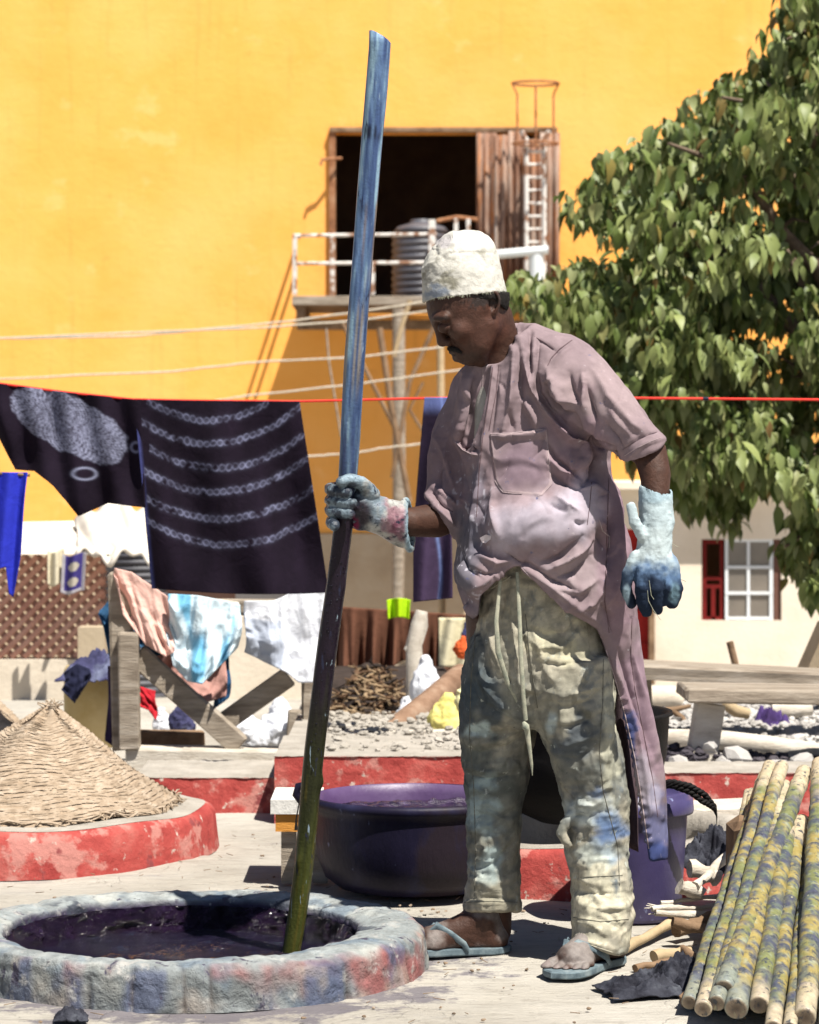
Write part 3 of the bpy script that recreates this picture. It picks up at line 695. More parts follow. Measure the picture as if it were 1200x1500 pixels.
while len(tips) < 2750:
    back = rnd.random() < .30
    if back: x, y, dy_ = rnd.uniform(740, 1370), rnd.uniform(-80, 880), rnd.uniform(.5, 1.4)
    else:
        q_ = par[rnd.randrange(len(par))]; dx_ = rnd.gauss(0, 27); x = q_[0] + dx_; y = q_[1] + abs(dx_) * .45 + rnd.gauss(0, 13); dy_ = q_[2] + rnd.gauss(0, .10)
    if not ip(x, y): continue
    if any(((x - a) / (c + 5)) ** 2 + ((y - 14 - b) / (d + 7)) ** 2 < 1 for a, b, c, d in GAPS): continue
    Yd = 13.5 + dy_; 
    c = P(x, y, 13.2); c = Vector((c.x, Yd, c.z)); c.x *= Yd / 13.2; c.z = CAM_H + (c.z - CAM_H) * Yd / 13.2
    tips.append(c)
# leaf meshes
def leaf_shape(L, W, curl, foldv):
    ts = [0, .12, .35, .6, .82, 1]; ws = [0, .55, 1, .86, .42, 0]; vs = []
    for t, w_ in zip(ts, ws):
        zc = -curl * t * t * L
        vs += [(-w_ * W / 2, t * L, zc + foldv * w_ * W), (0, t * L, zc), (w_ * W / 2, t * L, zc + foldv * w_ * W)]
    fs = []
    for i in range(5):
        for j in (0, 1):
            a = i * 3 + j; fs.append((a, a + 1, a + 4, a + 3))
    return np.array(vs, dtype=np.float32), fs
shapes = [leaf_shape(.098, .050, .35, .22), leaf_shape(.085, .050, .6, .15), leaf_shape(.074, .040, .2, .3), leaf_shape(.108, .047, .45, .1)]
leaves = []
for c in tips:
    n = rnd.randint(8, 12); tw = Vector((rnd.uniform(-.3, .3) - .2, rnd.uniform(-.5, .3) - .2, rnd.uniform(-.35, .3))).normalized()
    for i in range(n):
        p = c + tw * rnd.uniform(-.07, .07) + Vector([rnd.uniform(-.045, .045) for _ in range(3)])
        a = rnd.uniform(0, 2 * math.pi)
        d = Vector((math.cos(a) * .6, math.sin(a) * .6, -rnd.uniform(.2, 1.7))).normalized()
        up = Vector((math.cos(a) * .6 + rnd.uniform(-.4, .4), math.sin(a) * .6 - .25 + rnd.uniform(-.4, .4), 1.0)); up = (up - d * up.dot(d)).normalized(); x = d.cross(up)
        leaves.append((p, Matrix((x, d, up)).transposed(), rnd.randrange(4), rnd.choice((.55, .75, .9, 1.0, 1.15, 1.3)) * rnd.uniform(.9, 1.1)))
def vis(l): 
    q = l[0]; px = 600 + FPX * q.x / q.y; return (q.y if 740 < px < 1200 else 99)
leaves.sort(key=vis)
leaf_me = []
for vs, fs in shapes:
    me = bpy.data.meshes.new('leaf'); me.from_pydata([tuple(v) for v in vs], [], fs); me.materials.append(m_leaf); me.polygons.foreach_set('use_smooth', [True] * len(fs)); leaf_me.append(me)
tl = tree.location
for p, R, k, s_ in leaves[:300]:
    o = bpy.data.objects.new('leaf', leaf_me[k]); COL.objects.link(o); o.parent = tree
    o.location = p - tl; o.rotation_euler = R.to_euler(); o.scale = (s_,) * 3
Vs = []; Fs = []; b = 0
for p, R, k, s_ in leaves[300:]:
    v = shapes[k][0] @ (np.array(R.transposed()) * s_) + np.array(p); Vs.append(v); Fs.append(np.array(shapes[k][1]) + b); b += len(v)
fo = link('foliage', mesh_np('foliage', np.concatenate(Vs), np.concatenate(Fs)), m_leaf, tree); fo['kind'] = 'stuff'
mb = MB(); base = Vector((wx(1260, 13.6), 13.6, -.1))
mb.tube([base, base + Vector((.03, 0, .6)), base + Vector((-.05, -.05, 1.3)), base + Vector((-.02, 0, 2.2)), base + Vector((.0, .05, 3.6))], [.17, .13, .11, .09, .04], 14, jitter=.06); mb.build('trunk', m_bark, tree)
for (bz, tgt) in ((1.2, (1040, 372)), (1.6, (900, 300)), (.9, (800, 440)), (1.9, (980, 200)), (2.6, (1060, 150)), (2.9, (1160, 30)), (1.0, (930, 560)), (.9, (1010, 690)), (1.3, (1120, 340)), (.8, (1160, 800)), (2.2, (1130, 260))):
    a = base + Vector((-.03, 0, bz)); e = P(*tgt, 13.3 + rnd.uniform(-.5, .5)); pts_ = [a]
    for k in range(1, 6):
        t = k / 5; p = a.lerp(e, t) + Vector((rnd.uniform(-.05, .05), rnd.uniform(-.05, .05), .18 * math.sin(t * math.pi) + rnd.uniform(-.04, .04))); pts_.append(p)
    mb = MB(); mb.tube(pts_, [.055, .042, .032, .024, .016, .008], 8, jitter=.08)
    for _ in range(6):
        i = rnd.randint(1, 4); q = pts_[i] + Vector((rnd.uniform(-.3, .2), rnd.uniform(-.4, .3), rnd.uniform(-.1, .35))); mb.tube([pts_[i], pts_[i].lerp(q, .5) + Vector((0, 0, .03)), q], [.014, .010, .004], 6)
    mb.build('branch', m_bark, tree)
# ================================================================== dye pit
m_wetdye = None
def mat_wet(name, c1, c2, c3, scale=18, bump=.02, bscale=35, rough=.16):
    m, nt, b = new_mat(name)
    n = noise_node(nt, scale, 8, .65); c = ramp_node(nt, n.outputs[0], [(.35, c1), (.6, c2), (.78, c3)]).outputs[0]
    nt.links.new(c, b.inputs['Base Color']); b.inputs['Roughness'].default_value = rough; b.inputs['Specular IOR Level'].default_value = .6
    bn = noise_node(nt, bscale, 8, .7); bump_node(nt, b, bn.outputs[0], bump); return m
m_dye = mat_wet('wet_indigo_crust', (.006, .003, .010), (.022, .010, .032), (.07, .045, .11), bump=.03, bscale=90, rough=.12)  # palest ramp tone paints purple glints into the crust
m_liquid = mat_wet('indigo_dye_liquid', (.004, .003, .008), (.012, .008, .022), (.02, .06, .07), scale=26, bump=.010, bscale=120, rough=.06)
m_rim = mat_vcol('dyed_cement_rim', rough=.78, bump=.003, bscale=120, var=.45, vscale=34, spec=.3, bump2=(16, .012), spots=[((.05, .045, .07), 22, .60, .05, (1, 1, .6)), ((.34, .33, .31), 18, .58, .12, None), ((.03, .02, .03), 60, .66, .04, None)])
m_redk = mat_noise('worn_red_paint', [(.22, .030, .028), (.33, .058, .050), (.38, .12, .10)], scale=7, rough=.75, bump=.008, bscale=30, spots=[((.40, .17, .145), 10, .52), ((.20, .05, .05), 9, .60), ((.44, .36, .31), 26, .63)])
m_dust = mat_noise('dusty_cement_top', [(.26, .235, .20), (.40, .365, .32)], scale=8, rough=.9, bump=.008, bscale=40)
pit = thing('dye_pit', 'nearest round dye pit with a blue-stained rim, full of dark indigo', 'dye pit', (-.50, 5.85, 0))
nA, nB = 420, 70
A_, B_ = np.meshgrid(np.linspace(0, 2 * np.pi, nA, endpoint=False), np.linspace(0, 1, nB)); A_ = A_.ravel(); B_ = B_.ravel()
prof_t = np.array([0, .10, .22, .30, .50, .70, .80, .90, 1.0]); prof_r = np.array([0, 0.005, .0, .04, .45, .86, .97, 1.0, 1.03]); prof_z = np.array([-.004, .03, .062, .080, .092, .088, .070, .035, -.01])
rr = np.interp(B_, prof_t, prof_r); zz = np.interp(B_, prof_t, prof_z)
ix = -.515 + .395 * np.cos(A_); iy = 5.85 + .385 * np.sin(A_); ox = -.487 + .525 * np.cos(A_); oy = 5.85 + .505 * np.sin(A_)
V = np.stack([ix + (ox - ix) * rr, iy + (oy - iy) * rr, zz], 1).astype(np.float32)
I = np.arange((nB - 1) * nA); k_ = I % nA; row = I // nA; F = np.stack([row * nA + k_, row * nA + (k_ + 1) % nA, (row + 1) * nA + (k_ + 1) % nA, (row + 1) * nA + k_], 1)
V = relax(V, F, 3); N = vnormals(V, F)
p3 = np.stack([np.cos(A_) * 3, np.sin(A_) * 3, zz * 6], 1)
groove = sstep(.74, .93, ridged(np.stack([np.cos(A_) * 9, np.sin(A_) * 9, zz * 3], 1), 5, 2)) * sstep(.55, .75, B_)
V = V + N * (fbm(p3 * 2, 3, 4) * .006 + fbm(p3 * 9, 8, 4) * .0035 - groove * .007)[:, None] * np.sign(N[:, 2:3].mean())
n = fbm(V * 9, 4, 5); n2 = fbm(V * 26, 9, 4); C = rgb(len(V), (.235, .255, .255)) * (1 + .4 * n2)[:, None]
C = lerp(C, (.42, .42, .38), sstep(.0, .4, n) * .6); C = lerp(C, (.13, .17, .21), sstep(.1, .45, fbm(V * 13, 19, 4)) * .8)
side = sstep(.66, .80, B_ + n2 * .08)
C = lerp(C, (.33, .09, .085), side * sstep(-.12, .2, fbm(V * np.array([8, 8, 5]), 33, 4)) * .85); C = lerp(C, (.10, .12, .20), side * sstep(.05, .3, fbm(V * np.array([11, 11, 4]), 43, 4)) * .85); C = lerp(C, (.40, .33, .27), side * sstep(.1, .4, fbm(V * 10, 53, 4)) * .6)
C = C * (1 - .3 * side)[:, None]; C = lerp(C, (.05, .035, .03), groove * .6); C = lerp(C, (.03, .02, .05), sstep(.34, .22, B_ + n * .05)); C = lerp(C, (.03, .035, .05), sstep(.25, .32, fbm(V * 17, 61, 4)) * sstep(.6, .3, B_) * .9)
C = lerp(C, (.05, .035, .13), sstep(.8, .5, np.hypot((V[:, 0] + .98) / .16, (V[:, 1] - 5.62) / .14) + n * .5) * .9)
link('rim', mesh_np('rim', V, F, True, C), m_rim, pit)
# crusted inner wall and the dye
A2, B2 = np.meshgrid(np.linspace(0, 2 * np.pi, 300, endpoint=False), np.linspace(0, 1, 26)); A2 = A2.ravel(); B2 = B2.ravel()
V = np.stack([-.515 + (.392 - .03 * B2) * np.cos(A2), 5.85 + (.382 - .03 * B2) * np.sin(A2), .066 - .07 * B2], 1)
d = fbm(np.stack([np.cos(A2) * 12, np.sin(A2) * 12, B2 * 3], 1), 3, 4) * .022 + fbm(np.stack([np.cos(A2) * 40, np.sin(A2) * 40, B2 * 8], 1), 7, 3) * .008 + .006
V[:, 0] -= np.cos(A2) * d; V[:, 1] -= np.sin(A2) * d
I = np.arange(25 * 300); k_ = I % 300; row = I // 300; F = np.stack([row * 300 + k_, (row + 1) * 300 + k_, (row + 1) * 300 + (k_ + 1) % 300, row * 300 + (k_ + 1) % 300], 1)
link('inner_crust', mesh_np('inner_crust', V, F), m_dye, pit)
g = np.linspace(-1, 1, 150); GX, GYy = np.meshgrid(g, g); V = np.stack([-.515 + .40 * GX.ravel(), 5.85 + .39 * GYy.ravel(), .006 + 0 * GX.ravel()], 1)
foam = sstep(.0, .35, fbm(V * np.array([9, 14, 1]), 5, 4)) ; V[:, 2] += fbm(V * np.array([30, 30, 1]), 15, 4) * .003 + foam * (fbm(V * 90, 25, 2) + .6) * .005
edge_r = np.hypot(GX.ravel(), GYy.ravel()); V[:, 2] += sstep(.86, 1.0, edge_r) * .02 * (.6 + fbm(V * 22, 8, 3)) - sstep(1.0, 1.06, edge_r) * .04
n_ = 150; I = np.arange((n_ - 1) * n_).reshape(n_ - 1, n_)[:, :-1].ravel(); F = np.stack([I, I + 1, I + n_ + 1, I + n_], 1); F = F[edge_r[F].max(1) < 1.03]
link('dye', mesh_np('dye', V, F), m_liquid, pit)

# ================================================================== the tall stirring pole
m_pole_v = mat_vcol('dyed_wet_pole', rough=.5, bump=.0012, bscale=160, var=.4, vscale=26, spec=.14, stretch=(4, 4, .6), rough_dark=.2, spots=[((.02, .022, .045), 26, .62, .04, (2, 2, .35)), ((.24, .31, .36), 34, .64, .05, (3, 3, .25))])
cl = np.array([(557, 62, 5.72, 16), (551, 140, 5.72, 16), (543, 230, 5.725, 15.5), (536, 320, 5.73, 15.5), (528, 420, 5.735, 15.5), (520, 520, 5.75, 15.2), (514, 620, 5.77, 14.8), (511, 690, 5.785, 14.2), (503, 770, 5.80, 14.2), (492, 860, 5.82, 14.5), (479, 950, 5.84, 15), (468, 1040, 5.86, 15.2), (458, 1120, 5.88, 15), (452, 1200, 5.90, 14.6), (443, 1290, 5.92, 14.2), (431, 1370, 5.935, 13.8), (425, 1402, 5.94, 13.5)])
ns, nr = 360, 28; t = np.linspace(0, 1, ns); py = 62 + (1402 - 62) * t
cx = np.interp(py, cl[:, 1], cl[:, 0]); cY = np.interp(py, cl[:, 1], cl[:, 2]); cr = np.interp(py, cl[:, 1], cl[:, 3])
ker = np.ones(25) / 25; cx = np.convolve(np.pad(cx, 12, mode='reflect', reflect_type='odd'), ker, 'valid'); cc = PA(cx, py, cY)
V = []; ang = np.linspace(0, 2 * np.pi, nr, endpoint=False)
for i in range(ns):
    r = cr[i] / FPX * cY[i]; V.append(np.stack([cc[i, 0] + r * np.cos(ang), cc[i, 1] + r * np.sin(ang), cc[i, 2] + 0 * ang], 1))
V = np.concatenate(V); AA = np.tile(ang, ns); PY = np.repeat(py, nr); V[:nr, 2] += .012 - .014 * np.cos(ang)   # slanted cut at the top
bump_ = fbm(np.stack([np.cos(AA) * 1.5, np.sin(AA) * 1.5, V[:, 2] * 3.2], 1), 5, 3) * .0028
for (kx, ky, ka, kh) in ((556, 195, -1.1, .004), (543, 300, -1.9, .003), (470, 1145, -.25, .007), (447, 1260, -2.2, .004), (500, 860, -.6, .003), (476, 960, -1.2, .003)):
    da = np.abs((AA - (ka % (2 * np.pi)) + np.pi) % (2 * np.pi) - np.pi); bump_ += kh * np.exp(-(da / .4) ** 2 - ((PY - ky) / 11) ** 2)
bump_ -= .0012 * sstep(.5, .8, ridged(np.stack([np.cos(AA) * 4, np.sin(AA) * 4, V[:, 2] * 1.3], 1), 8, 2)) 
ctr = np.repeat(cc, nr, 0); rad = V - ctr; rad[:, 2] = 0; rad /= (np.linalg.norm(rad, axis=1)[:, None] + 1e-9); V = V + rad * bump_[:, None]
I = np.arange((ns - 1) * nr); k_ = I % nr; row = I // nr; F = np.stack([row * nr + k_, (row + 1) * nr + k_, (row + 1) * nr + (k_ + 1) % nr, row * nr + (k_ + 1) % nr], 1)
cap_v = len(V); cm = V[:nr].mean(0, keepdims=True); V = np.vstack([V, cm + (V[:nr] - cm) * .82 + [[0, 0, .003]], cm + (V[:nr] - cm) * .02 + [[0, 0, .002]]]); kk = np.arange(nr); k2 = (kk + 1) % nr; F = np.vstack([F, np.stack([kk, k2, cap_v + k2, cap_v + kk], 1), np.stack([cap_v + kk, cap_v + k2, cap_v + nr + k2, cap_v + nr + kk], 1)])
AA = np.append(AA, np.tile(ang, 2)); PY = np.append(PY, np.full(2 * nr, 62)); nA_ = np.stack([np.cos(AA) * 2, np.sin(AA) * 2, V[:, 2] * 1.5], 1); n = fbm(nA_ * np.array([1.1, 1.1, 3.0]), 3, 5) * 1.5; n2 = fbm(nA_ * np.array([3, 3, 5]), 13, 4) * 1.5
C = rgb(len(V), (.10, .165, .28)) * (1 + .45 * n2)[:, None]; C = lerp(C, (.26, .39, .47), sstep(.0, .3, n) * .85); C = lerp(C, (.03, .05, .13), sstep(.05, .35, -n) * .8)
wood = sstep(290, 305, PY) * sstep(425, 330, PY + n2 * 60) * sstep(-.1, .15, fbm(nA_ * np.array([1.2, 1.2, 2]), 77, 3) + .15 * np.cos(AA + .6)); C = lerp(C, (.20, .15, .11), wood * .9)
wood = sstep(430, 470, PY) * sstep(600, 540, PY) * sstep(.12, .22, fbm(nA_ * np.array([2, 2, 1]), 87, 3)); C = lerp(C, (.22, .19, .15), wood * .8)
C = lerp(C, (.012, .014, .028), sstep(180, 190, PY) * sstep(210, 200, PY) * sstep(.0, .2, n2) * .9); C = lerp(C, (.02, .015, .035), sstep(600, 740, PY + n2 * 90) * .75); C = lerp(C, (.014, .009, .016), sstep(735, 765, PY))
C = lerp(C, (.022, .024, .010), sstep(1000, 1120, PY + n * 60)); C = lerp(C, (.060, .068, .016), sstep(1120, 1290, PY + n2 * 80) * .9); C = lerp(C, (.14, .10, .02), sstep(.1, .4, n2) * sstep(1100, 1160, PY) * .4)
pole = tag(link('stirring_pole', mesh_np('stirring_pole', V, F, True, C), m_pole_v), 'long crooked pole dyed blue above and olive below, standing in the dye pit', 'pole')
mb = MB()
rp = random.Random(3)
for k in range(90):
    yy = rp.uniform(770, 1130); i = int((yy - 62) / 1340 * ns); a = rp.uniform(-2.6, -.5); r = cr[i] / FPX * cY[i]
    mb.blob((cc[i, 0] + r * math.cos(a), cc[i, 1] + r * math.sin(a), cc[i, 2]), rp.uniform(.0008, .0022), jit=.1)
o = mb.build('dye_drops', m_liquid, pole, smooth=True); o['kind'] = 'stuff'

# ================================================================== straw covers on red pit rings
m_straw = mat_noise('dry_straw_weave', [(.25, .18, .12), (.36, .27, .19), (.43, .34, .25)], scale=14, rough=.9, bump=.006, bscale=80, stretch=(1, 1, 3))
m_straw2 = mat_noise('pale_straw_blades', [(.21, .155, .105), (.33, .255, .185), (.43, .35, .27)], scale=30, rough=.85, bump=.002, bscale=120)
def pit_ring(name, label, cx, cY, rO, rI, h, a0=0, a1=2 * math.pi, cat='dye pit'):
    t = thing(name, label, cat, (cx, cY, 0)); n = 160; mb = MB(); ph = random.uniform(0, 9)
    prof = [(rO + .012, -.01), (rO + .006, h * .3), (rO, h * .8), (rO - .012, h * .95), (rO - .03, h)]
    for k in range(n + 1):
        a = a0 + (a1 - a0) * k / n; w_ = 1 + .008 * math.sin(5 * a + ph) + .006 * math.sin(11 * a) + random.uniform(-.0012, .0012)
        for r, z in prof: mb.v.append((cx + math.cos(a) * r * w_, cY + math.sin(a) * r * w_, z + .004 * math.sin(7 * a + ph) * (z > 0)))
    m = len(prof)
    for k in range(n):
        for i in range(m - 1): mb.f.append((k * m + i, (k + 1) * m + i, (k + 1) * m + i + 1, k * m + i + 1)); mb.smooth.append(True)
    mb.build('red_side', m_redk, t)
    mb = MB()
    for k in range(n + 1):
        a = a0 + (a1 - a0) * k / n; w_ = 1 + .008 * math.sin(5 * a + ph) + .006 * math.sin(11 * a)
        for r, z in ((rO - .029, h + .001), ((rO + rI) / 2, h + .006), (rI + .02, h), (rI, h * .7), (rI, 0)): mb.v.append((cx + math.cos(a) * r * w_, cY + math.sin(a) * r * w_, z + .004 * math.sin(7 * a + ph)))
    for k in range(n):
        for i in range(4): mb.f.append((k * 5 + i, (k + 1) * 5 + i, (k + 1) * 5 + i + 1, k * 5 + i + 1)); mb.smooth.append(True)
    mb.build('cement_top', m_dust, t); return t
rng = pit_ring('dye_pit', 'red painted pit ring under the big straw cone at the left edge', -1.146, 7.64, .565, .40, .118)
def straw_cone(label, cx, cY, z0, R, apex, nstr):
    t = thing('straw_cover', label, 'straw cover', (cx, cY, z0)); ax = Vector(apex); mb = MB(); n = 120; rows = 60
    def sp(u_, v_):
        v_ = min(.99, max(0.0, v_)); a = 2 * math.pi * u_; r = R * (1 - v_) ** 1.0 * (1 + .02 * math.sin(3 * a + 1) + .012 * math.sin(9 * a)); z = z0 + (ax.z - z0) * (v_ ** 1.08) + .010 * abs(math.sin(v_ * rows * math.pi / 2.2)) * (1 - v_) + .006 * math.sin(a * 6 + v_ * 9)
        return Vector((cx + (ax.x - cx) * v_ + math.cos(a) * r, cY + (ax.y - cY) * v_ + math.sin(a) * r, z))
    mb.sheet(lambda u_, v_: sp(u_, v_ * .985), n, rows); mb.build('woven_cone', m_straw, t)
    mb = MB(); rr_ = random.Random(5)
    for k in range(nstr):
        v_ = 1 - math.sqrt(rr_.uniform(.0003, 1)); row_ = round(v_ * 40) / 40 + rr_.gauss(0, .0065); v_ = min(.97, max(0, row_)); u_ = rr_.uniform(0, 1); L = rr_.uniform(.018, .05) / (2 * math.pi * R * (1.02 - v_)); w_ = rr_.uniform(.002, .0036)
        pts_ = []; lift = rr_.uniform(.0008, .003)
        for q in range(4):
            s_ = q / 3; p = sp(u_ + (s_ - .5) * L, min(.98, v_ + (s_ - .5) * rr_.uniform(-.006, .006))); nn = Vector((p.x - cx, p.y - cY, R * .9)).normalized(); pts_.append((p + nn * (lift * math.sin(.25 + s_ * 2.5)), nn))
        up = Vector((0, 0, 1)); vs = []
        for p, nn in pts_:
            sl_ = (up - nn * up.dot(nn)).normalized(); vs += [p - sl_ * w_, p + sl_ * w_ + nn * .0008]
        mb.add(vs, [(2 * i, 2 * i + 2, 2 * i + 3, 2 * i + 1) for i in range(3)], True)
    # ragged skirt and rim bundles
    for k in range(int(nstr * .035)):
        u_ = rr_.uniform(0, 1); a = 2 * math.pi * u_; p = sp(u_, rr_.uniform(0, .03)); tan_ = Vector((-math.sin(a), math.cos(a), 0)); q = p + tan_ * rr_.uniform(-.09, .09) + Vector((math.cos(a) * rr_.uniform(0, .03), math.sin(a) * rr_.uniform(0, .03), rr_.uniform(-.022, .006)))
        mb.tube([p, p.lerp(q, .5) + Vector((0, 0, rr_.uniform(-.004, .008))), q], [.0022, .003, .0015], 4)
    for k in range(40):
        u_ = rr_.uniform(0, 1); p = sp(u_, .97); q = p + Vector((rr_.uniform(-.03, .03), rr_.uniform(-.03, .03), rr_.uniform(-.005, .02))); mb.tube([p, q], [.003, .0015], 4)
    o = mb.build('straw', m_straw2, t); o['kind'] = 'stuff'; return t
straw_cone('large cone of woven straw covering a red pit at the left edge', -1.146, 7.62, .125, .452, (-1.055, 7.66, .418), 9500)
straw_cone('tip of a second woven straw cone peeking in behind the first, at the left edge', -1.62, 9.2, .02, .42, (-1.50, 9.2, .33), 900)

# red kerbs
def kerb(name, label, x0, x1, Y0, Y1, h, seed=1):
    t = thing(name, label, 'kerb', ((x0 + x1) / 2, Y0, 0)); 
    nx_, mb = 40, MB()
    def fr(u_, v_): return Vector((x0 + (x1 - x0) * u_, Y0 + .02 * v_ + .002 * math.sin(u_ * 17 + seed) + random.uniform(-.001, .001), -.01 + (h + .01) * v_ + 0))
    mb.sheet(fr, nx_, 6); mb.sheet(lambda u_, v_: Vector((x0 + .015 * u_ * 0, Y0 + .0 + (Y1 - Y0) * (1 - u_), -.01 + (h + .005) * v_)), 6, 4); mb.sheet(lambda u_, v_: Vector((x1, Y0 + (Y1 - Y0) * u_, -.01 + (h + .005) * v_)), 6, 4); mb.build('red_face', m_redk, t)
    mb = MB(); mb.sheet(lambda u_, v_: Vector((x0 + (x1 - x0) * u_, Y0 + .016 + (Y1 - Y0 - .016) * v_, h + .005 * v_ + random.uniform(-.002, .002))), nx_, 12); mb.build('dusty_top', m_dust, t); return t
kerb('red_kerb', 'low faded red kerb with a dusty top, between the straw cone and the tall red kerb', wx(196, 8.42), wx(404, 8.42), 8.42, 8.9, .105)
kerb('red_kerb', 'tall bright red kerb behind the purple basin', wx(402, 8.15), wx(760, 8.15), 8.15, 8.75, .205, 3)
kerb('red_kerb', 'long red kerb holding back the gravel on the right, behind the canes', wx(930, 8.3), wx(1330, 8.3), 8.3, 8.6, .135, 5)
pit_ring('dye_pit', 'red pit ring showing between the man\'s legs, under the black bowl', wx(860, 7.15), 7.20, .50, .36, .125)
mb = MB(); mb.bar((wx(1000, 7.75), 7.78, .055), (wx(1130, 7.75), 7.86, .06), .16, .10, bevel=.012, jit=.003); tag(mb.build('timber_block', m_wood2), 'short weathered timber block on the ground beside the purple bucket', 'timber')

# ================================================================== basins, bucket, stool
m_purple = mat_noise('violet_enamel_inside', [(.05, .025, .07), (.075, .04, .11), (.11, .07, .15)], scale=6, rough=.45, bump=.001, spec=.5)
m_navy = mat_noise('dye_stained_navy_plastic', [(.006, .005, .012), (.012, .010, .026), (.025, .027, .065)], scale=4, rough=.45, bump=.002, bscale=50, stretch=(1, 1, .5), spots=[((.13, .15, .26), 22, .66), ((.02, .014, .02), 3, .55)], spec=.14)
m_black = mat_noise('black_iron', [(.006, .0055, .0055), (.013, .011, .011)], scale=5, rough=.7, bump=.002, spec=.15)
bc = Vector((wx(607, 6.85), 6.85, .0)); basin = thing('basin', 'wide purple dye basin on the ground behind the pole', 'basin', bc)
mb = MB(); mb.lathe([(0, .004), (.15, .004), (.20, .014), (.236, .042), (.256, .09), (.263, .15), (.263, .205), (.266, .222), (.277, .228), (.281, .240), (.276, .250), (.266, .252)], bc, 96, sy=.95, wob=.004); mb.build('basin_shell', m_navy, basin)
mb = MB(); mb.lathe([(.266, .252), (.258, .246), (.252, .225), (.247, .19), (.244, .15)], bc, 96, sy=.95, wob=.004); mb.build('inner_wall', m_purple, basin)
g = np.linspace(-1, 1, 90); GX, GYy = np.meshgrid(g, g); V = np.stack([bc.x + .25 * GX.ravel(), bc.y + .238 * GYy.ravel(), .207 + 0 * GX.ravel()], 1); er_ = np.hypot(GX.ravel(), GYy.ravel())
V[:, 2] += np.clip(fbm(V * np.array([14, 20, 1]), 5, 4) + .05, 0, 1) * .03 + fbm(V * 60, 9, 3) * .003; I = np.arange(89 * 90).reshape(89, 90)[:, :-1].ravel(); F = np.stack([I, I + 1, I + 91, I + 90], 1); F = F[er_[F].max(1) < 1.0]
link('dye', mesh_np('dye', V, F), mat_wet('dye_froth', (.012, .008, .02), (.035, .018, .05), (.16, .13, .22), scale=30, bump=.01, rough=.25), basin)
mb = MB(); mb.tube([P(449, 1150, 6.84), P(437, 1152, 6.84), P(434, 1164, 6.84), P(441, 1174, 6.84), P(452, 1172, 6.84)], .011, 10); mb.build('lug_handle', m_navy, basin)
mb = MB(); mb.tube([P(441, 1160, 6.75), P(438, 1178, 6.74), P(434, 1200, 6.74), P(434, 1216, 6.74)], [.0018, .0018, .0018, .005], 6); mb.build('wire', m_black, basin)
bw = Vector((wx(842, 7.2), 7.2, .128)); bowl = thing('bowl', 'big round-bottomed black bowl standing behind the man\'s legs', 'bowl', bw)
mb = MB(); mb.lathe([(0, 0), (.10, .008), (.18, .045), (.235, .11), (.255, .20), (.262, .30), (.272, .305), (.270, .315), (.255, .312), (.245, .20), (.21, .11), (.1, .03), (0, .025)], bw, 64); mb.build('bowl_shell', m_black, bowl)
m_bucket = mat_noise('violet_blue_plastic', [(.028, .022, .070), (.046, .036, .105), (.075, .062, .15)], scale=4, rough=.42, bump=.001, spots=[((.26, .30, .50), 22, .69)], spec=.5)
bk = Vector((wx(922, 6.45), 6.45, 0)); bucket = thing('bucket', 'violet-blue plastic bucket with closed lid beside the man\'s right-hand leg in the picture', 'bucket', bk); bucket['label'] = 'violet-blue plastic bucket with a closed lid and rope on top'
mb = MB(); mb.lathe([(0, .003), (.122, .003), (.128, .012), (.140, .20), (.144, .262), (.150, .264), (.150, .268), (.144, .270)], bk, 72); mb.build('bucket_body', m_bucket, bucket)
mb = MB(); mb.lathe([(.149, .262), (.158, .262), (.160, .268), (.158, .296), (.150, .300), (.148, .312), (.140, .318), (.134, .312), (.130, .300), (0, .300)], bk, 72); mb.build('lid', m_bucket, bucket)
mb = MB()
for k in range(3):
    for s_ in (0, 1):
        pts_ = []
        path = [(952, 1150), (985, 1146), (1012, 1152), (1034, 1165), (1048, 1184)]
        for i in range(41):
            t_ = i / 40; x = np.interp(t_ * 4, range(5), [p[0] for p in path]); y = np.interp(t_ * 4, range(5), [p[1] for p in path]) + s_ * (12 * min(1, t_ * 1.4) * (1 - max(0, t_ - .7) * 3.2)); a = t_ * 30 + k * 2.09
            p = P(x, y, 6.33 - .05 * math.sin(t_ * 3.1)); pts_.append(p + Vector((.0, .0045 * math.sin(a), .0045 * math.cos(a))))
        mb.tube(pts_, .0048, 6)
mb.tube([P(1047, 1186, 6.33), P(1050, 1196, 6.33), P(1050, 1208, 6.33)], [.006, .002, .0008], 5)
tag(mb.build('braided_rope', m_black), 'dark braided rope lying over the bucket lid with its end hanging right', 'rope')
st_ = thing('stool', 'small stool with white top and orange side, left of the purple basin', 'stool', (wx(425, 7.0), 7.05, 0))
mb = MB(); slab(wx(397, 6.95), wx(470, 6.95), .190, .228, 6.93, 7.20, mb); mb.build('seat', mat_noise('chipped_white_board', [(.55, .53, .5), (.68, .66, .62)], scale=7, rough=.8, bump=.004), st_)
mb = MB(); slab(wx(404, 6.95), wx(466, 6.95), .142, .188, 6.94, 7.19, mb); mb.build('orange_side', mat_noise('varnished_orange_wood', [(.46, .18, .03), (.58, .27, .06)], scale=5, rough=.5, stretch=(1, 1, 8)), st_)
for dx, dy in ((412, 6.96), (458, 6.96), (412, 7.16), (458, 7.16)):
    mb = MB(); slab(wx(dx, dy), wx(dx + 22, dy), .0, .141, dy, dy + .03, mb); mb.build('leg', m_wood, st_)

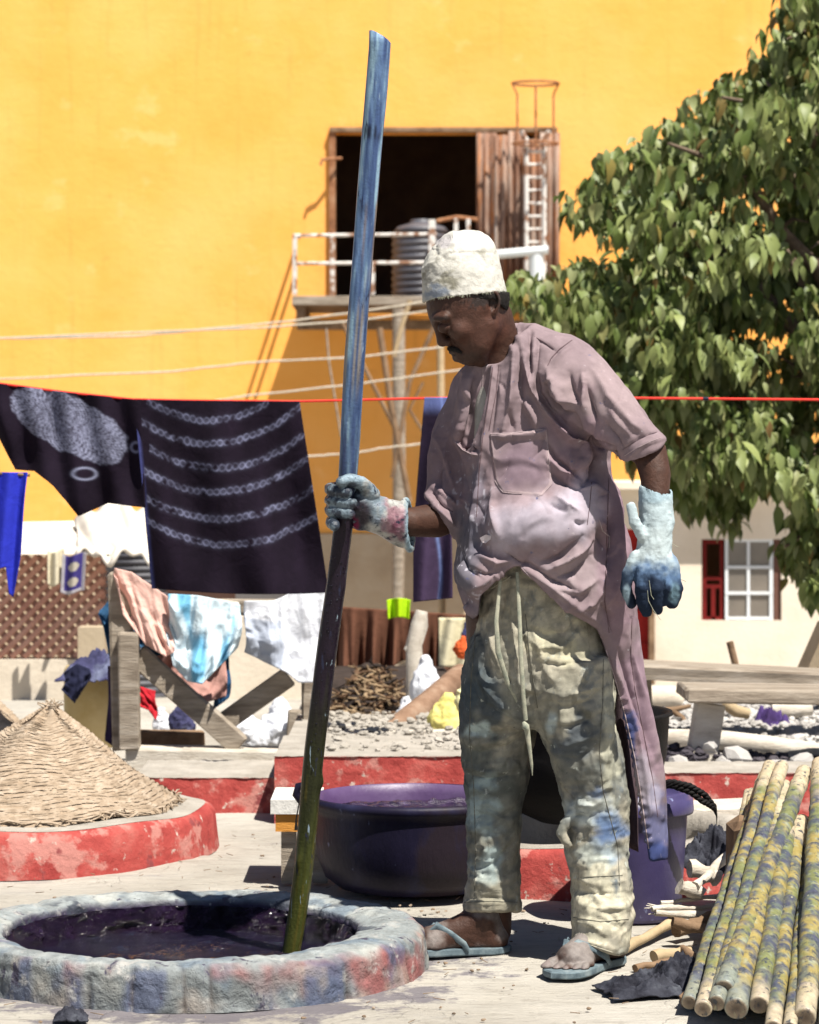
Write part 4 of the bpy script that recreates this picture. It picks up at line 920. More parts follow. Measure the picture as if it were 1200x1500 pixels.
# ================================================================== sugar canes
m_cane = mat_vcol('dye_spotted_cane', rough=.42, bump=.0008, bscale=200, var=.4, vscale=60, spec=.3, spots=[((.045, .05, .06), 45, .55, .10, (1.4, 1.4, .7)), ((.30, .28, .18), 60, .60, .10, (2, 2, .4)), ((.03, .03, .035), 130, .64, .05, None)])
def cane(a, b, r, label, seed, sag=0.0, endc=(.45, .38, .22)):
    a = np.array(a); b = np.array(b); L = float(np.linalg.norm(b - a)); d = (b - a) / L; ns_ = int(L / .0065); nr_ = 18; s_ = np.linspace(0, 1, ns_)
    up = np.array([0, 0, 1.]); x = np.cross(d, up); x /= np.linalg.norm(x); y = np.cross(x, d); rs_ = np.random.RandomState(seed); nodes = np.cumsum(rs_.uniform(.075, .125, 30)); nodes = nodes[nodes < L - .03]
    rad = np.full(ns_, r * .93) * (1 - .10 * s_)
    ring_ = np.zeros(ns_)
    for q in nodes: e = (s_ * L - q); rad += r * .10 * np.exp(-(e / .0055) ** 2) - r * .04 * np.exp(-((e - .012) / .006) ** 2); ring_ += np.exp(-(e / .007) ** 2)
    ang = np.linspace(0, 2 * np.pi, nr_, endpoint=False); bend = np.sin(s_ * np.pi) * sag + .0015 * np.sin(s_ * 9 + seed); kink = .0012 * np.sin(s_ * L / .1 * 1.7 + seed)
    c_ = a + d * (s_ * L)[:, None] + y * bend[:, None] + x * kink[:, None]
    V = (c_[:, None, :] + rad[:, None, None] * (np.cos(ang)[None, :, None] * x + np.sin(ang)[None, :, None] * y)).reshape(-1, 3); S_ = np.repeat(s_, nr_); RG = np.repeat(ring_, nr_)
    I = np.arange((ns_ - 1) * nr_); k_ = I % nr_; row = I // nr_; F = np.stack([row * nr_ + k_, row * nr_ + (k_ + 1) % nr_, (row + 1) * nr_ + (k_ + 1) % nr_, (row + 1) * nr_ + k_], 1)
    c0 = len(V); a0, a1 = V[:nr_], V[-nr_:]; V = np.vstack([V, c_[:1] + (a0 - c_[:1]) * .8 - d * .0015, c_[:1] + (a0 - c_[:1]) * .02 + d * .001, c_[-1:] + (a1 - c_[-1:]) * .8 + d * .002, c_[-1:] + (a1 - c_[-1:]) * .02 + d * .001]); kk = np.arange(nr_); k2 = (kk + 1) % nr_; e0 = (ns_ - 1) * nr_
    F = np.vstack([F, np.stack([k2, kk, c0 + kk, c0 + k2], 1), np.stack([c0 + k2, c0 + kk, c0 + nr_ + kk, c0 + nr_ + k2], 1), np.stack([e0 + kk, e0 + k2, c0 + 2 * nr_ + k2, c0 + 2 * nr_ + kk], 1), np.stack([c0 + 2 * nr_ + kk, c0 + 2 * nr_ + k2, c0 + 3 * nr_ + k2, c0 + 3 * nr_ + kk], 1)])
    S_ = np.append(S_, np.repeat([0, 0, 1, 1], nr_)); RG = np.append(RG, np.zeros(4 * nr_)); n = fbm(V * 38 + seed, seed, 5) * 1.2; n2 = fbm(V * 15 + seed * 3, seed + 5, 4); n3 = fbm(V * 90, seed + 9, 4) * 1.2; yl = rs_.uniform(-.12, .12)
    C = rgb(len(V), (.28, .22, .075)); C = lerp(C, (.16, .17, .07), sstep(-.1, .3, n2 + yl)); C = lerp(C, (.075, .10, .11), sstep(.04, .26, n + yl) * .75); C = lerp(C, (.30, .36, .30), sstep(.1, .4, n3) * .55)
    C = lerp(C, (.035, .035, .08), sstep(.16, .4, n3 + n * .6) * .8); C = lerp(C, (.06, .06, .10), np.clip(RG, 0, 1) * .65)
    C = lerp(C, (.46, .38, .26), sstep(.82, .95, S_ + n * .1) * .95); C = lerp(C, endc, sstep(.13, .03, S_ + n * .06) * .8); C[c0:c0 + nr_] = (.30, .23, .16); C[c0 + nr_:c0 + 2 * nr_] = (.12, .085, .06); C[c0 + 2 * nr_:] = (.42, .34, .24)
    o = link('sugar_cane', mesh_np('sugar_cane', V, F, True, C), m_cane); tag(o, label, 'sugar cane', 'dyed canes leaning in a bundle at lower right')
    return o
CN = [((1010, 1468), (1120, 1136), 5.30, 6.35, 11.5, 'outermost left cane of the bundle, slim and green-yellow'), ((1030, 1478), (1127, 1122), 5.22, 6.28, 12.8, 'long yellow-spotted cane, second from the left of the bundle, with a pale blunt top'),
      ((1049, 1470), (1145, 1122), 5.22, 6.22, 13.0, 'tall green-yellow cane whose pale top stands highest in the bundle, third from left'), ((1060, 1450), (1178, 1130), 5.25, 6.20, 15.5, 'thick blue-stained cane with a wide pale top, lying over the others'),
      ((1078, 1478), (1144, 1180), 5.20, 6.05, 17.5, 'thickest blue cane, its dark cut end lowest in the middle of the bundle'), ((1112, 1472), (1158, 1195), 5.20, 6.0, 14.5, 'cane with a pale hollow lower end, right of the thickest one'),
      ((1133, 1505), (1172, 1202), 5.12, 6.0, 12.5, 'smooth cane with bare tan lower half, leaning near the right edge'), ((1158, 1505), (1184, 1245), 5.12, 5.9, 10.5, 'slim yellow-green cane just left of the rightmost thick one'),
      ((1180, 1490), (1202, 1120), 5.15, 6.2, 16.0, 'rightmost thick yellow cane, cut by the right edge of the picture'), ((1088, 1470), (1150, 1150), 5.32, 6.4, 11.0, 'thin cane half hidden under the blue ones'),
      ((1060, 1400), (1102, 1160), 5.55, 6.5, 8.5, 'short thin cane tucked behind the left side of the bundle'), ((1150, 1490), (1176, 1200), 5.25, 6.15, 11.5, 'cane buried deep in the bundle, showing between the slim ones'), ((1212, 1500), (1225, 1140), 5.15, 6.2, 14, 'cane outside the right edge of the picture'), ((1020, 1480), (1096, 1160), 5.4, 6.5, 8.0, 'thin dull cane lying underneath at the far left of the bundle')]
for i, (a, b, Ya, Yb, rp_, lab) in enumerate(CN): cane(P(*a, Ya), P(*b, Yb), rp_ / FPX * (Ya + Yb) / 2, lab, 100 + i * 7, endc=((.45, .37, .27) if i in (1, 5, 6, 7, 8) else (.20, .22, .20)))
mb = MB(); mb.bar((wx(1075, 6.05), 6.12, .15), (wx(1290, 6.05), 6.12, .15), .14, .28, bevel=.02, jit=.006); tag(mb.build('timber_block', m_wood_d), 'dark timber block propping up the tops of the canes', 'timber')
mb = MB(); mb.bar((wx(1012, 5.3), 5.42, .012), (wx(1300, 5.3), 5.30, .02), .10, .03, bevel=.008, jit=.004); tag(mb.build('plank', m_wood_d), 'dark plank under the lower ends of the canes', 'plank')

# kindling: split sticks on the ground
kin = [((915, 1392), (995, 1345), 5.95, 6.25, .0125, 'round branch with a pale cut end, pointing at the sandal'), ((968, 1322), (1065, 1312), 6.2, 6.25, .006, 'thin splinter of split wood pointing left'), ((955, 1330), (1062, 1328), 6.18, 6.25, .007, 'pale split stick just below the thin splinter'),
       ((960, 1336), (1058, 1342), 6.18, 6.22, .009, 'frayed split stick in front of the bucket'), ((995, 1300), (1030, 1308), 6.2, 6.22, .019, 'stubby pale chunk of wood above the splinters'), ((1010, 1272), (1052, 1286), 6.3, 6.3, .021, 'grey knotty chunk of wood beside the bucket'),
       ((958, 1410), (1010, 1402), 5.85, 5.9, .0155, 'short pale bamboo stub on the ground, near the black rag'), ((990, 1365), (1062, 1335), 6.1, 6.2, .016, 'dark brown stick under the splinters'), ((930, 1437), (1010, 1418), 5.75, 5.85, .009, 'dark twig lying flat by the black rag'), ((985, 1352), (1065, 1365), 6.05, 6.05, .014, 'dark stick reaching under the canes'),
       ((1000, 1388), (1040, 1430), 5.9, 5.6, .012, 'dark stick along the left side of the canes'), ((1018, 1300), (1066, 1252), 6.2, 6.4, .012, 'grey stick rising towards the canes')]
for i, (a, b, Ya, Yb, r, lab) in enumerate(kin):
    A, B = P(*a, Ya), P(*b, Yb); A.z = max(A.z, r); B.z = max(B.z, r); mb = MB(); n = 6; pts_ = [A.lerp(B, k / n) + Vector((0, random.uniform(-.003, .003), random.uniform(-.003, .003))) for k in range(n + 1)]
    mb.tube(pts_, [r * random.uniform(.8, 1.1) for _ in pts_], 7 if i not in (0, 6) else 12, jitter=.12 if i not in (0, 6) else .02)
    if i in (2, 3):
        for q in range(5): mb.tube([A + (B - A) * .15, A + Vector((random.uniform(-.02, .0), 0, random.uniform(-.012, .012)))], [.003, .001], 4)
    tag(mb.build('firewood', [m_pole, m_wood_d, m_wood2][(0 if i in (0, 6) else (1 if i in (7, 8, 9, 10) else 2))]), lab, 'stick', 'kindling beside the canes')
def rag(name, label, c, sx, sy, h, mat, seed, cat='rag', nu=60, rot=0, solid=.003):
    rs_ = np.random.RandomState(seed); g = np.linspace(-1, 1, nu); X_, Y_ = np.meshgrid(g, g); X_ = X_.ravel(); Y_ = Y_.ravel(); q = np.stack([X_ * 2, Y_ * 2, 0 * X_], 1)
    a = np.arctan2(Y_, X_); r = 1 + .25 * fbm(np.stack([np.cos(a) * 1.5, np.sin(a) * 1.5, 0 * a], 1), seed, 3); zz = h * np.clip(1 - np.maximum(np.abs(X_), np.abs(Y_)) ** 2, 0, 1) * (.5 + .6 * fbm(q, seed + 1, 3)) + h * .55 * ridged(q * 1.6, seed + 2, 3) * np.clip(1.15 - np.hypot(X_, Y_) * .7, .2, 1)
    x = X_ * sx * r; y = Y_ * sy * r; cr_, sr_ = math.cos(rot), math.sin(rot); V = np.stack([c[0] + x * cr_ - y * sr_, c[1] + x * sr_ + y * cr_, c[2] + np.clip(zz, .002, 9)], 1)
    I = np.arange((nu - 1) * nu).reshape(nu - 1, nu)[:, :-1].ravel(); F = np.stack([I, I + 1, I + nu + 1, I + nu], 1)
    o = link(name, mesh_np(name, V, F), mat); m = o.modifiers.new('thickness', 'SOLIDIFY'); m.thickness = solid; m.offset = -1; return tag(o, label, cat)
m_blackrag = mat_noise('blue_black_rag', [(.012, .012, .018), (.04, .042, .055), (.11, .12, .14)], scale=20, rough=.7, bump=.006, bscale=60, lo=.35, hi=.8)
rag('rag', 'crumpled black rag lying on the ground in front of the bamboo stub', G(945, 1452), .085, .07, .035, m_blackrag, 3, rot=.2)
rag('rag', 'black rag bunched against the lower left side of the canes', G(1000, 1440), .07, .10, .055, m_blackrag, 5, rot=.5)
rag('rag', 'crumpled blue-black rag behind the canes, right of the bucket', Vector((wx(1052, 6.5), 6.6, .10)), .075, .10, .10, m_blackrag, 8, rot=-.4)
rag('rag', 'small wet black scrap at the foot of the dye pit, bottom left', G(105, 1492), .035, .03, .03, m_blackrag, 11, nu=30)

# ================================================================== right-hand benches, gravel, logs
bn = thing('plank_bench', 'grey plank bench with one broad splayed leg, in front on the right', 'bench', (wx(1100, 8.9), 8.95, 0))
mb = MB(); mb.bar(P(998, 1013, 8.95), P(1330, 1020, 8.95), .30, .050, bevel=.008, jit=.004); mb.build('seat_plank', m_wood, bn)
mb = MB(); mb.bar(P(1040, 1030, 8.93), P(1020, 1158, 8.90), .10, .085, bevel=.006); mb.build('leg', m_wood2, bn)
mb = MB(); mb.bar(P(1260, 1030, 8.98), P(1275, 1155, 8.95), .12, .05, bevel=.006); mb.build('leg', m_wood, bn)
bn = thing('plank_bench', 'long grey plank bench behind, its seat running out from the man\'s back', 'bench', (wx(1100, 9.8), 9.85, 0))
mb = MB(); mb.bar(P(900, 978, 9.8), P(1340, 1000, 9.8), .30, .055, bevel=.008, jit=.004); mb.build('seat_plank', m_wood, bn)
for px in (930, 1290):
    mb = MB(); mb.bar(P(px, 990, 9.85), P(px + 5, 1115, 9.85), .12, .06); mb.build('leg', m_wood, bn)
mb = MB(); mb.tube([P(930, 1081, 9.35), P(1050, 1083, 9.3), P(1130, 1094, 9.25), P(1260, 1112, 9.2)], [.034, .036, .038, .034], 12, jitter=.04); tag(mb.build('log_pole', m_wood2), 'long pale straight pole lying across the gravel', 'log')
mb = MB(); mb.tube([P(925, 1024, 10.8), P(960, 1022, 10.8), P(985, 1021, 10.8), P(1000, 1027, 10.8)], [.055, .052, .048, .040], 14, jitter=.03); tag(mb.build('peeled_log', mat_noise('peeled_cream_wood', [(.50, .42, .32), (.62, .55, .45)], scale=5, rough=.8)), 'thick peeled cream log under the rear bench, next to the man', 'log')
mb = MB(); mb.tube([P(950, 1042, 10.3), P(985, 1040, 10.3), P(1000, 1052, 10.3), P(1016, 1078, 10.2)], [.014, .014, .011, .006], 8, jitter=.1); mb.tube([P(985, 1040, 10.3), P(1012, 1034, 10.3)], [.012, .008], 8); tag(mb.build('branch', m_wood_d), 'dark forked branch fallen below the cream log', 'branch')
mb = MB(); mb.tube([P(1060, 1030, 10.2), P(1078, 1042, 10.2), P(1098, 1046, 10.2)], [.022, .026, .022], 10, jitter=.08); tag(mb.build('branch', m_pole), 'stubby yellow-brown branch under the front bench', 'branch')
mb = MB(); mb.tube([P(1130, 1040, 10.4), P(1160, 1042, 10.4), P(1190, 1040, 10.4)], [.03, .03, .022], 10, jitter=.08); tag(mb.build('branch', m_wood2), 'pale stub of wood under the front bench near the right edge', 'branch')
m_purp = mat_noise('purple_cloth', [(.02, .012, .03), (.06, .035, .13), (.11, .07, .22)], scale=9, rough=.9, bump=.006, bscale=30)
rag('cloth_bundle', 'dark purple cloth bundle on the gravel under the benches', Vector((wx(1130, 10.2), 10.2, .05)), .085, .07, .14, m_purp, 15, 'bundle', 40)
mb = MB(); mb.tube([P(1084, 1000, 11.5), P(1069, 940, 11.5)], .016, 8); tag(mb.build('iron_bar', m_wood_d), 'short dark bar sticking up behind the rear bench', 'bar')
mb = MB(); mb.prism([P(1178, 992, 10.6), P(1212, 915, 10.6), P(1260, 900, 10.6), P(1260, 992, 10.6)], (0, .25, 0)); tag(mb.build('sack', mat_noise('tan_sack', [(.26, .20, .13), (.34, .27, .19)], scale=6)), 'tan sack at the right edge, on the rear bench', 'sack')
m_gravel = mat_noise('pale_gravel', [(.24, .22, .20), (.40, .38, .36), (.52, .50, .47)], scale=3, rough=.95, bump=.004)
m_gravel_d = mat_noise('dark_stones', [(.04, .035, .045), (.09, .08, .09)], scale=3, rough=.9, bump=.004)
rg = random.Random(21)
mbx = MB()
for k in range(5200):
    x = wx(rg.uniform(880, 1330), 9); Y = rg.uniform(8.62, 11.6); s_ = rg.uniform(.008, .020) * (1 + .8 * (rg.random() < .08)); mbx.blob((x * Y / 9, Y, .045 + .10 * min(1, (Y - 8.6)) * .5 + rg.uniform(-.01, .012)), (s_, s_, s_ * .7), jit=.25)
o = mbx.build('gravel', m_gravel); struct(o, 'stuff'); tag(o, 'pale gravel spread behind the red kerb on the right', 'gravel')
mb = MB(); mb.box((wx(1110, 9.8), 10.2, .02), (2.2, 3.1, .11)); struct(mb.build('gravel_bed', m_gravel))
for k, (px, py, s_) in enumerate(((1080, 1112, .055), (1062, 1120, .04), (995, 1120, .04), (1040, 1095, .03), (1175, 1120, .05), (1140, 1124, .035))):
    mb = MB(); mb.blob(P(px, py, 8.75), (s_, s_, s_ * .8), jit=.18); tag(mb.build('rock', m_gravel), ['largest pale rock on the gravel, centre', 'pale rock left of the largest one', 'pale rock beside the broad bench leg', 'small pale rock up against the pole', 'pale rock near the right edge', 'flat pale rock above the cane tops'][k], 'rock', 'rocks on the gravel')
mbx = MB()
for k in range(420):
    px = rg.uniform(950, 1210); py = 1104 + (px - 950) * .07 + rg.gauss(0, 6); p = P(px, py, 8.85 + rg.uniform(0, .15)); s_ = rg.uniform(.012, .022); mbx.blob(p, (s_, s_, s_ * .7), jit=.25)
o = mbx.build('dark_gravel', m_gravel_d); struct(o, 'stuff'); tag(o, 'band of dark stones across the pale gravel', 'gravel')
# rubble behind the tall kerb
mbx = MB()
for k in range(500):
    px = rg.uniform(470, 760); Y = rg.uniform(8.3, 9.6); s_ = rg.uniform(.006, .02); mbx.blob((wx(px, Y), Y, .20 + rg.uniform(-.01, .015)), (s_, s_, s_ * .6), jit=.25)
o = mbx.build('rubble', m_dust); struct(o, 'stuff'); tag(o, 'pale rubble heaped behind the tall red kerb', 'rubble')
mb = MB(); mb.box((wx(590, 9.1), 9.2, .095), (.78, .9, .2)); struct(mb.build('rubble_bed', m_dust))

# ================================================================== centre background junk
m_brown = mat_vcol('brown_canvas', rough=.95, bump=.001, var=.2)
def fn(U, W):
    px = 492 + 212 * U; py = 888 + 14 * U + W * (92 + 22 * np.sin(U * 9)); return PA(px, py, 12.4 + .05 * np.sin(U * 38 + 2 * W) * (.3 + W) + .03 * np.sin(U * 90) * W)
cloth_col('brown_sheet', 120, 30, fn, lambda U, W, V: rgb(len(U), (.12, .052, .032)) * (1 + .25 * fbm(V * 6, 3, 3))[:, None], 'dark brown sheet hanging in folds behind the forked post')
def fn(U, W): return PA(567 + 34 * U - 4 * W * (U - .5), 879 + 28 * W - 3 * np.sin(U * 3.1), 12.1 + .03 * np.sin(U * 9))
cloth_col('lime_cloth', 20, 16, fn, lambda U, W, V: rgb(len(U), (.38, .62, .01)), 'small lime green cloth hung on the brown sheet')
def fn(U, W): return PA(643 + 62 * U, 905 + 72 * W, 12.0 + .02 * np.sin(U * 14 + W * 3))
cloth_col('cream_cloth', 30, 20, fn, lambda U, W, V: rgb(len(U), (.62, .56, .38)), 'cream sheet hanging just left of the man\'s hip')
mb = MB(); mb.tube([P(610, 1040, 10.6), P(608, 985, 10.6), P(606, 945, 10.6), P(614, 915, 10.6), P(618, 895, 10.6)], [.042, .038, .034, .036, .024], 12, jitter=.10); mb.tube([P(606, 945, 10.6), P(597, 955, 10.6)], [.03, .02], 8); tag(mb.build('forked_post', m_wood2), 'crooked bleached tree stump standing in front of the brown sheet', 'post')
mb = MB(); mb.tube([P(532, 1085, 9.3), P(585, 1062, 9.4), P(630, 1030, 9.6), P(676, 988, 9.9)], [.030, .042, .048, .046], 12, jitter=.06); tag(mb.build('leaning_log', mat_noise('brown_log', [(.14, .08, .05), (.24, .15, .10), (.34, .25, .18)], scale=10, rough=.9, bump=.006)), 'thick brown log leaning up to the right behind the red kerb', 'log')
mb = MB(); mb.bar(P(524, 1077, 9.0), P(690, 1074, 9.0), .05, .03, bevel=.005, jit=.004); tag(mb.build('flat_plank', m_wood2), 'thin pale plank lying under the leaning log', 'plank')
mb = MB(); mb.tube([P(522, 1098, 8.85), P(528, 1085, 8.9), P(545, 1080, 8.95)], [.02, .03, .025], 8, jitter=.15); tag(mb.build('wood_stub', m_pole), 'broken stub of wood at the left end of the thin plank', 'branch')
m_bag = mat_noise('white_plastic_bag', [(.60, .62, .68), (.72, .73, .76)], scale=5, rough=.6, bump=.01, bscale=20)
def bag(name, label, px, py, Y, w_, h_, mat, seed, cat='bag'):
    f = Field(P(px, py, Y) + Vector((-w_, -w_, -.03)), P(px, py, Y) + Vector((w_, w_, h_ * 1.3)), max(w_, h_) / 22); c = np.array(P(px, py, Y)); rs_ = np.random.RandomState(seed)
    f.ell(c + np.array([0, 0, h_ * .4]), (w_ * .62, w_ * .5, h_ * .45), .01); f.tube([(c + np.array([0, 0, h_ * .7]), w_ * .28), (c + np.array([rs_.uniform(-.2, .2) * w_, 0, h_ * 1.05]), w_ * .2)], w_ * .3)
    f.ell(c + np.array([w_ * .4, -.1 * w_, h_ * .2]), (w_ * .4, w_ * .4, h_ * .25), .02); V, F = f.mesh(1); V = V + vnormals(V, F) * (ridged(V * 3.2 / w_ + seed, seed, 3) * w_ * .12)[:, None]
    return tag(link(name, mesh_np(name, V, F), mat), label, cat)
bag('plastic_bag', 'bright white plastic bag beside the bleached stump', 624, 1035, 10.2, .10, .17, m_bag, 2)
bag('yellow_sack', 'pale yellow bag slumped under the leaning log', 650, 1076, 9.1, .085, .12, mat_noise('pale_yellow_plastic', [(.55, .47, .12), (.66, .60, .25)], scale=5, rough=.6), 4)
bag('yellow_sack', 'small cream-yellow bag against the man\'s knee, above the log', 680, 1040, 9.5, .06, .09, mat_noise('cream_plastic', [(.66, .60, .30), (.72, .68, .42)], scale=5, rough=.6), 6)
bag('orange_bundle', 'small orange bundle peeking out left of the man\'s hip', 676, 962, 10.5, .05, .07, mat_noise('orange_cloth', [(.42, .07, .02), (.55, .11, .03)], scale=6), 8, 'bundle')
bag('blue_bundle', 'dark blue bundle just above the orange one', 688, 938, 10.6, .05, .06, mat_noise('navy_cloth', [(.03, .03, .09), (.06, .07, .16)], scale=6), 9, 'bundle')
bag('white_bag', 'small white bundle tied beside the stump, nearer the leaning log', 598, 1062, 9.9, .07, .09, m_bag, 12)
m_heap = [mat_noise('heap_brown', [(.07, .04, .025), (.18, .11, .065)], scale=12, rough=.95), mat_noise('heap_tan', [(.18, .12, .07), (.32, .23, .14)], scale=12, rough=.95), mat_noise('heap_dark', [(.02, .015, .012), (.06, .045, .04)], scale=12, rough=.95)]
for j, mt in enumerate(m_heap):
    mbx = MB()
    for k in range(260):
        x = rg.gauss(545, 34); yb = rg.uniform(0, 1); p = P(min(640, max(482, x)), 1072 - yb * 100 * math.exp(-((x - 545) / 60) ** 2), 10.4 + .8 * yb + rg.uniform(-.1, .1)); s_ = rg.uniform(.010, .032)
        if k % 2: mbx.blob(p, (s_, s_ * .8, s_ * .22), jit=.4)
        else:
            d_ = Vector((rg.uniform(-1, 1), rg.uniform(-1, .4), rg.uniform(-.5, .7))) * s_ * 2.4; mbx.tube([p - d_, p + Vector((0, 0, s_ * .2)), p + d_], [.003, .006, .003], 4)
    o = mbx.build('rubbish_heap', mt); struct(o, 'stuff'); tag(o, ['brown dry leaves and scraps heaped left of the stump', 'tan husks and scraps strewn on the heap left of the stump', 'dark scraps in the heap left of the stump'][j], 'rubbish')
mb = MB(); mb.box((wx(560, 11.6), 11.9, .02), (.7, .9, .3), bevel=.08); struct(mb.build('earth_mound', m_heap[2]))

# ================================================================== timber frame with clothes
fm = thing('washing_rack', 'weathered timber frame with crossed braces, hung with washing', 'rack', (wx(310, 9.45), 9.45, 0))
for name, a, b, w_, h_, mt, Y in (('post', (182, 1098), (176, 838), .085, .075, m_wood, 9.42), ('post_board', (190, 1097), (189, 926), .075, .078, m_wood, 9.37), ('post', (458, 1098), (458, 975), .075, .09, m_wood, 9.5),
                                  ('top_rail', (165, 887), (490, 891), .05, .055, m_wood, 9.5), ('brace', (200, 958), (352, 1094), .04, .085, m_wood, 9.40), ('brace', (312, 1070), (424, 990), .04, .075, m_wood, 9.47), ('base_beam', (186, 1112), (440, 1116), .14, .095, m_wood2, 9.42), ('beam', (190, 1080), (300, 1083), .05, .06, m_wood_d, 9.75), ('post', (428, 1098), (432, 1040), .05, .05, m_wood, 9.9)):
    mb = MB(); mb.bar(P(*a, Y), P(*b, Y), w_, h_, bevel=.006, jit=.003); mb.build(name, mt, fm)
m_wash = mat_vcol('washing_cotton', rough=.9, bump=.0006, bscale=600, var=.10, vscale=20, spec=.1, bump2=(12, .012))
def drape(name, label, px0, px1, top, bottom, Y, colfn, seed, folds=7, amp=.03, nu=70, nv=60, cat='cloth'):
    rs_ = np.random.RandomState(seed); ph = rs_.uniform(0, 6, 6); slant = rs_.uniform(-1.6, 1.6)
    tp = lambda U: np.interp(U, [t[0] for t in top], [t[1] for t in top]); bt = lambda U: np.interp(U, [t[0] for t in bottom], [t[1] for t in bottom])
    def fn(U, W):
        px = px0 + (px1 - px0) * U; py = tp(U) + (bt(U) - tp(U)) * W; am = amp * (.25 + .75 * W)
        q_ = np.stack([U * folds * .8 + slant * W + ph[0], W * 1.1 + ph[1], 0 * U], 1); d = -am * 1.7 * (ridged(q_, seed, 2) + .6 * fbm(q_ * np.array([.6, 2.2, 1]), seed + 9, 3) + .25 * ridged(q_ * np.array([1.3, 2.5, 1]) + 3, seed + 4, 2)); return PA(px + 4 * np.sin(W * 5 + ph[3]) * W, py, Y + d)
    return cloth_col(name, nu, nv, fn, colfn, label, cat, mat=m_wash)
def flat(c, v=.08): return lambda U, W, V: rgb(len(U), c) * (1 + v * fbm(V * 8, 5, 3))[:, None]
drape('pink_cloth', 'pale pink sheet slung from the top of the left post of the frame', 168, 252, [(0, 832), (.3, 838), (1, 878)], [(0, 850), (.1, 900), (.5, 945), (.85, 962), (1, 955)], 9.38, flat((.66, .42, .36)), 3, 4, .03)
drape('pink_cloth', 'lower end of a dusty pink cloth hanging beneath the light blue one', 200, 330, [(0, 960), (.5, 900), (1, 930)], [(0, 985), (.3, 1005), (.8, 1028), (1, 1020)], 9.55, flat((.40, .22, .19)), 4, 5, .03)
drape('light_blue_cloth', 'light blue cloth bunched over the top rail in deep folds', 247, 352, [(0, 870), (.4, 872), (.7, 878), (1, 886)], [(0, 930), (.1, 975), (.3, 998), (.5, 1002), (.75, 975), (1, 948)], 9.36,
      lambda U, W, V: lerp(rgb(len(U), (.55, .66, .72)), (.16, .42, .62), sstep(-.05, .3, fbm(np.stack([U * 5, W * 1.2, 0 * U], 1), 7, 3))), 5, 6, .045)
drape('white_cloth', 'short white cloth corner beside the light blue cloth on the rail', 322, 350, [(0, 878), (1, 882)], [(0, 898), (.6, 915), (1, 905)], 9.45, flat((.66, .62, .56)), 6, 3, .01, 20, 20)
drape('white_shirt', 'white shirt hung over the right end of the frame, sleeve down', 358, 480, [(0, 880), (.35, 880), (.5, 872), (.75, 850), (.9, 846), (1, 858)], [(0, 955), (.25, 970), (.5, 985), (.65, 1000), (.85, 1000), (1, 940)], 9.36,
      lambda U, W, V: lerp(rgb(len(U), (.66, .68, .74)), (.17, .22, .32), sstep(.30, .34, W) * sstep(.47, .43, U) * .55), 7, 5, .035)
drape('blue_trousers', 'dark blue trousers hung on the outer side of the left post', 146, 200, [(0, 895), (.45, 868), (1, 872)], [(0, 905), (.25, 975), (.7, 1012), (1, 985)], 9.55, flat((.035, .10, .20), .4), 8, 4, .03)
drape('blue_trousers', 'blue trouser leg stretched slantwise behind the pink sheet', 196, 246, [(0, 890), (1, 945)], [(0, 935), (.5, 962), (1, 958)], 9.5, flat((.03, .08, .15), .4), 9, 2, .02, 30, 30)
drape('blue_trousers', 'dark blue leg end hanging below the dusty pink cloth', 312, 336, [(0, 950), (1, 955)], [(0, 1040), (1, 1022)], 9.58, flat((.02, .06, .13), .4), 10, 2, .02, 20, 30)
drape('red_cloth', 'small red cloth hanging low behind the left brace', 202, 228, [(0, 1005), (1, 1012)], [(0, 1034), (.6, 1040), (1, 1055)], 9.8, flat((.42, .02, .03), .2), 11, 2, .02, 20, 20)
m_navyc = mat_noise('navy_washing', [(.015, .015, .035), (.05, .05, .11), (.16, .18, .26)], scale=7, rough=.9, bump=.008, bscale=25)
mb = MB(); mb.lathe([(0, 0), (.13, 0), (.13, .30), (.12, .32), (0, .32)], Vector((wx(138, 10.3), 10.4, 0)), 28, wob=.03); tag(mb.build('barrel', mat_noise('yellowed_tub', [(.36, .26, .10), (.52, .42, .24)], scale=4, rough=.7)), 'yellowish tub behind the left post, draped with navy washing', 'barrel')
rag('washing_pile', 'navy and white washing dropped over the yellowish tub', Vector((wx(138, 10.2), 10.3, .27)), .13, .14, .10, m_navyc, 25, 'washing', 50)
drape('navy_cloth', 'dark navy clothes trailing down the left of the tub', 94, 132, [(0, 985), (.5, 972), (1, 980)], [(0, 1010), (.5, 1030), (1, 1000)], 10.1, flat((.02, .022, .05), .5), 13, 3, .03, 30, 30)
drape('navy_cloth', 'dark patterned cloth trailing down beside the left post', 158, 176, [(0, 975), (1, 980)], [(0, 1085), (1, 1098)], 9.6, flat((.03, .02, .05), .6), 14, 2, .02, 20, 40)
bag('white_bag', 'white sack slumped under the right-hand brace of the frame', 356, 1092, 9.9, .12, .13, m_bag, 22); bag('white_bag', 'larger white sack at the right end under the frame', 410, 1094, 10.0, .13, .15, m_bag, 27); bag('dark_bundle', 'dark blue bundle on the rear beam inside the frame', 264, 1072, 10.1, .07, .10, m_navyc, 29, 'bundle')
bag('white_bag', 'small white bag beside the dark blue bundle inside the frame', 238, 1075, 10.2, .06, .09, m_bag, 31)

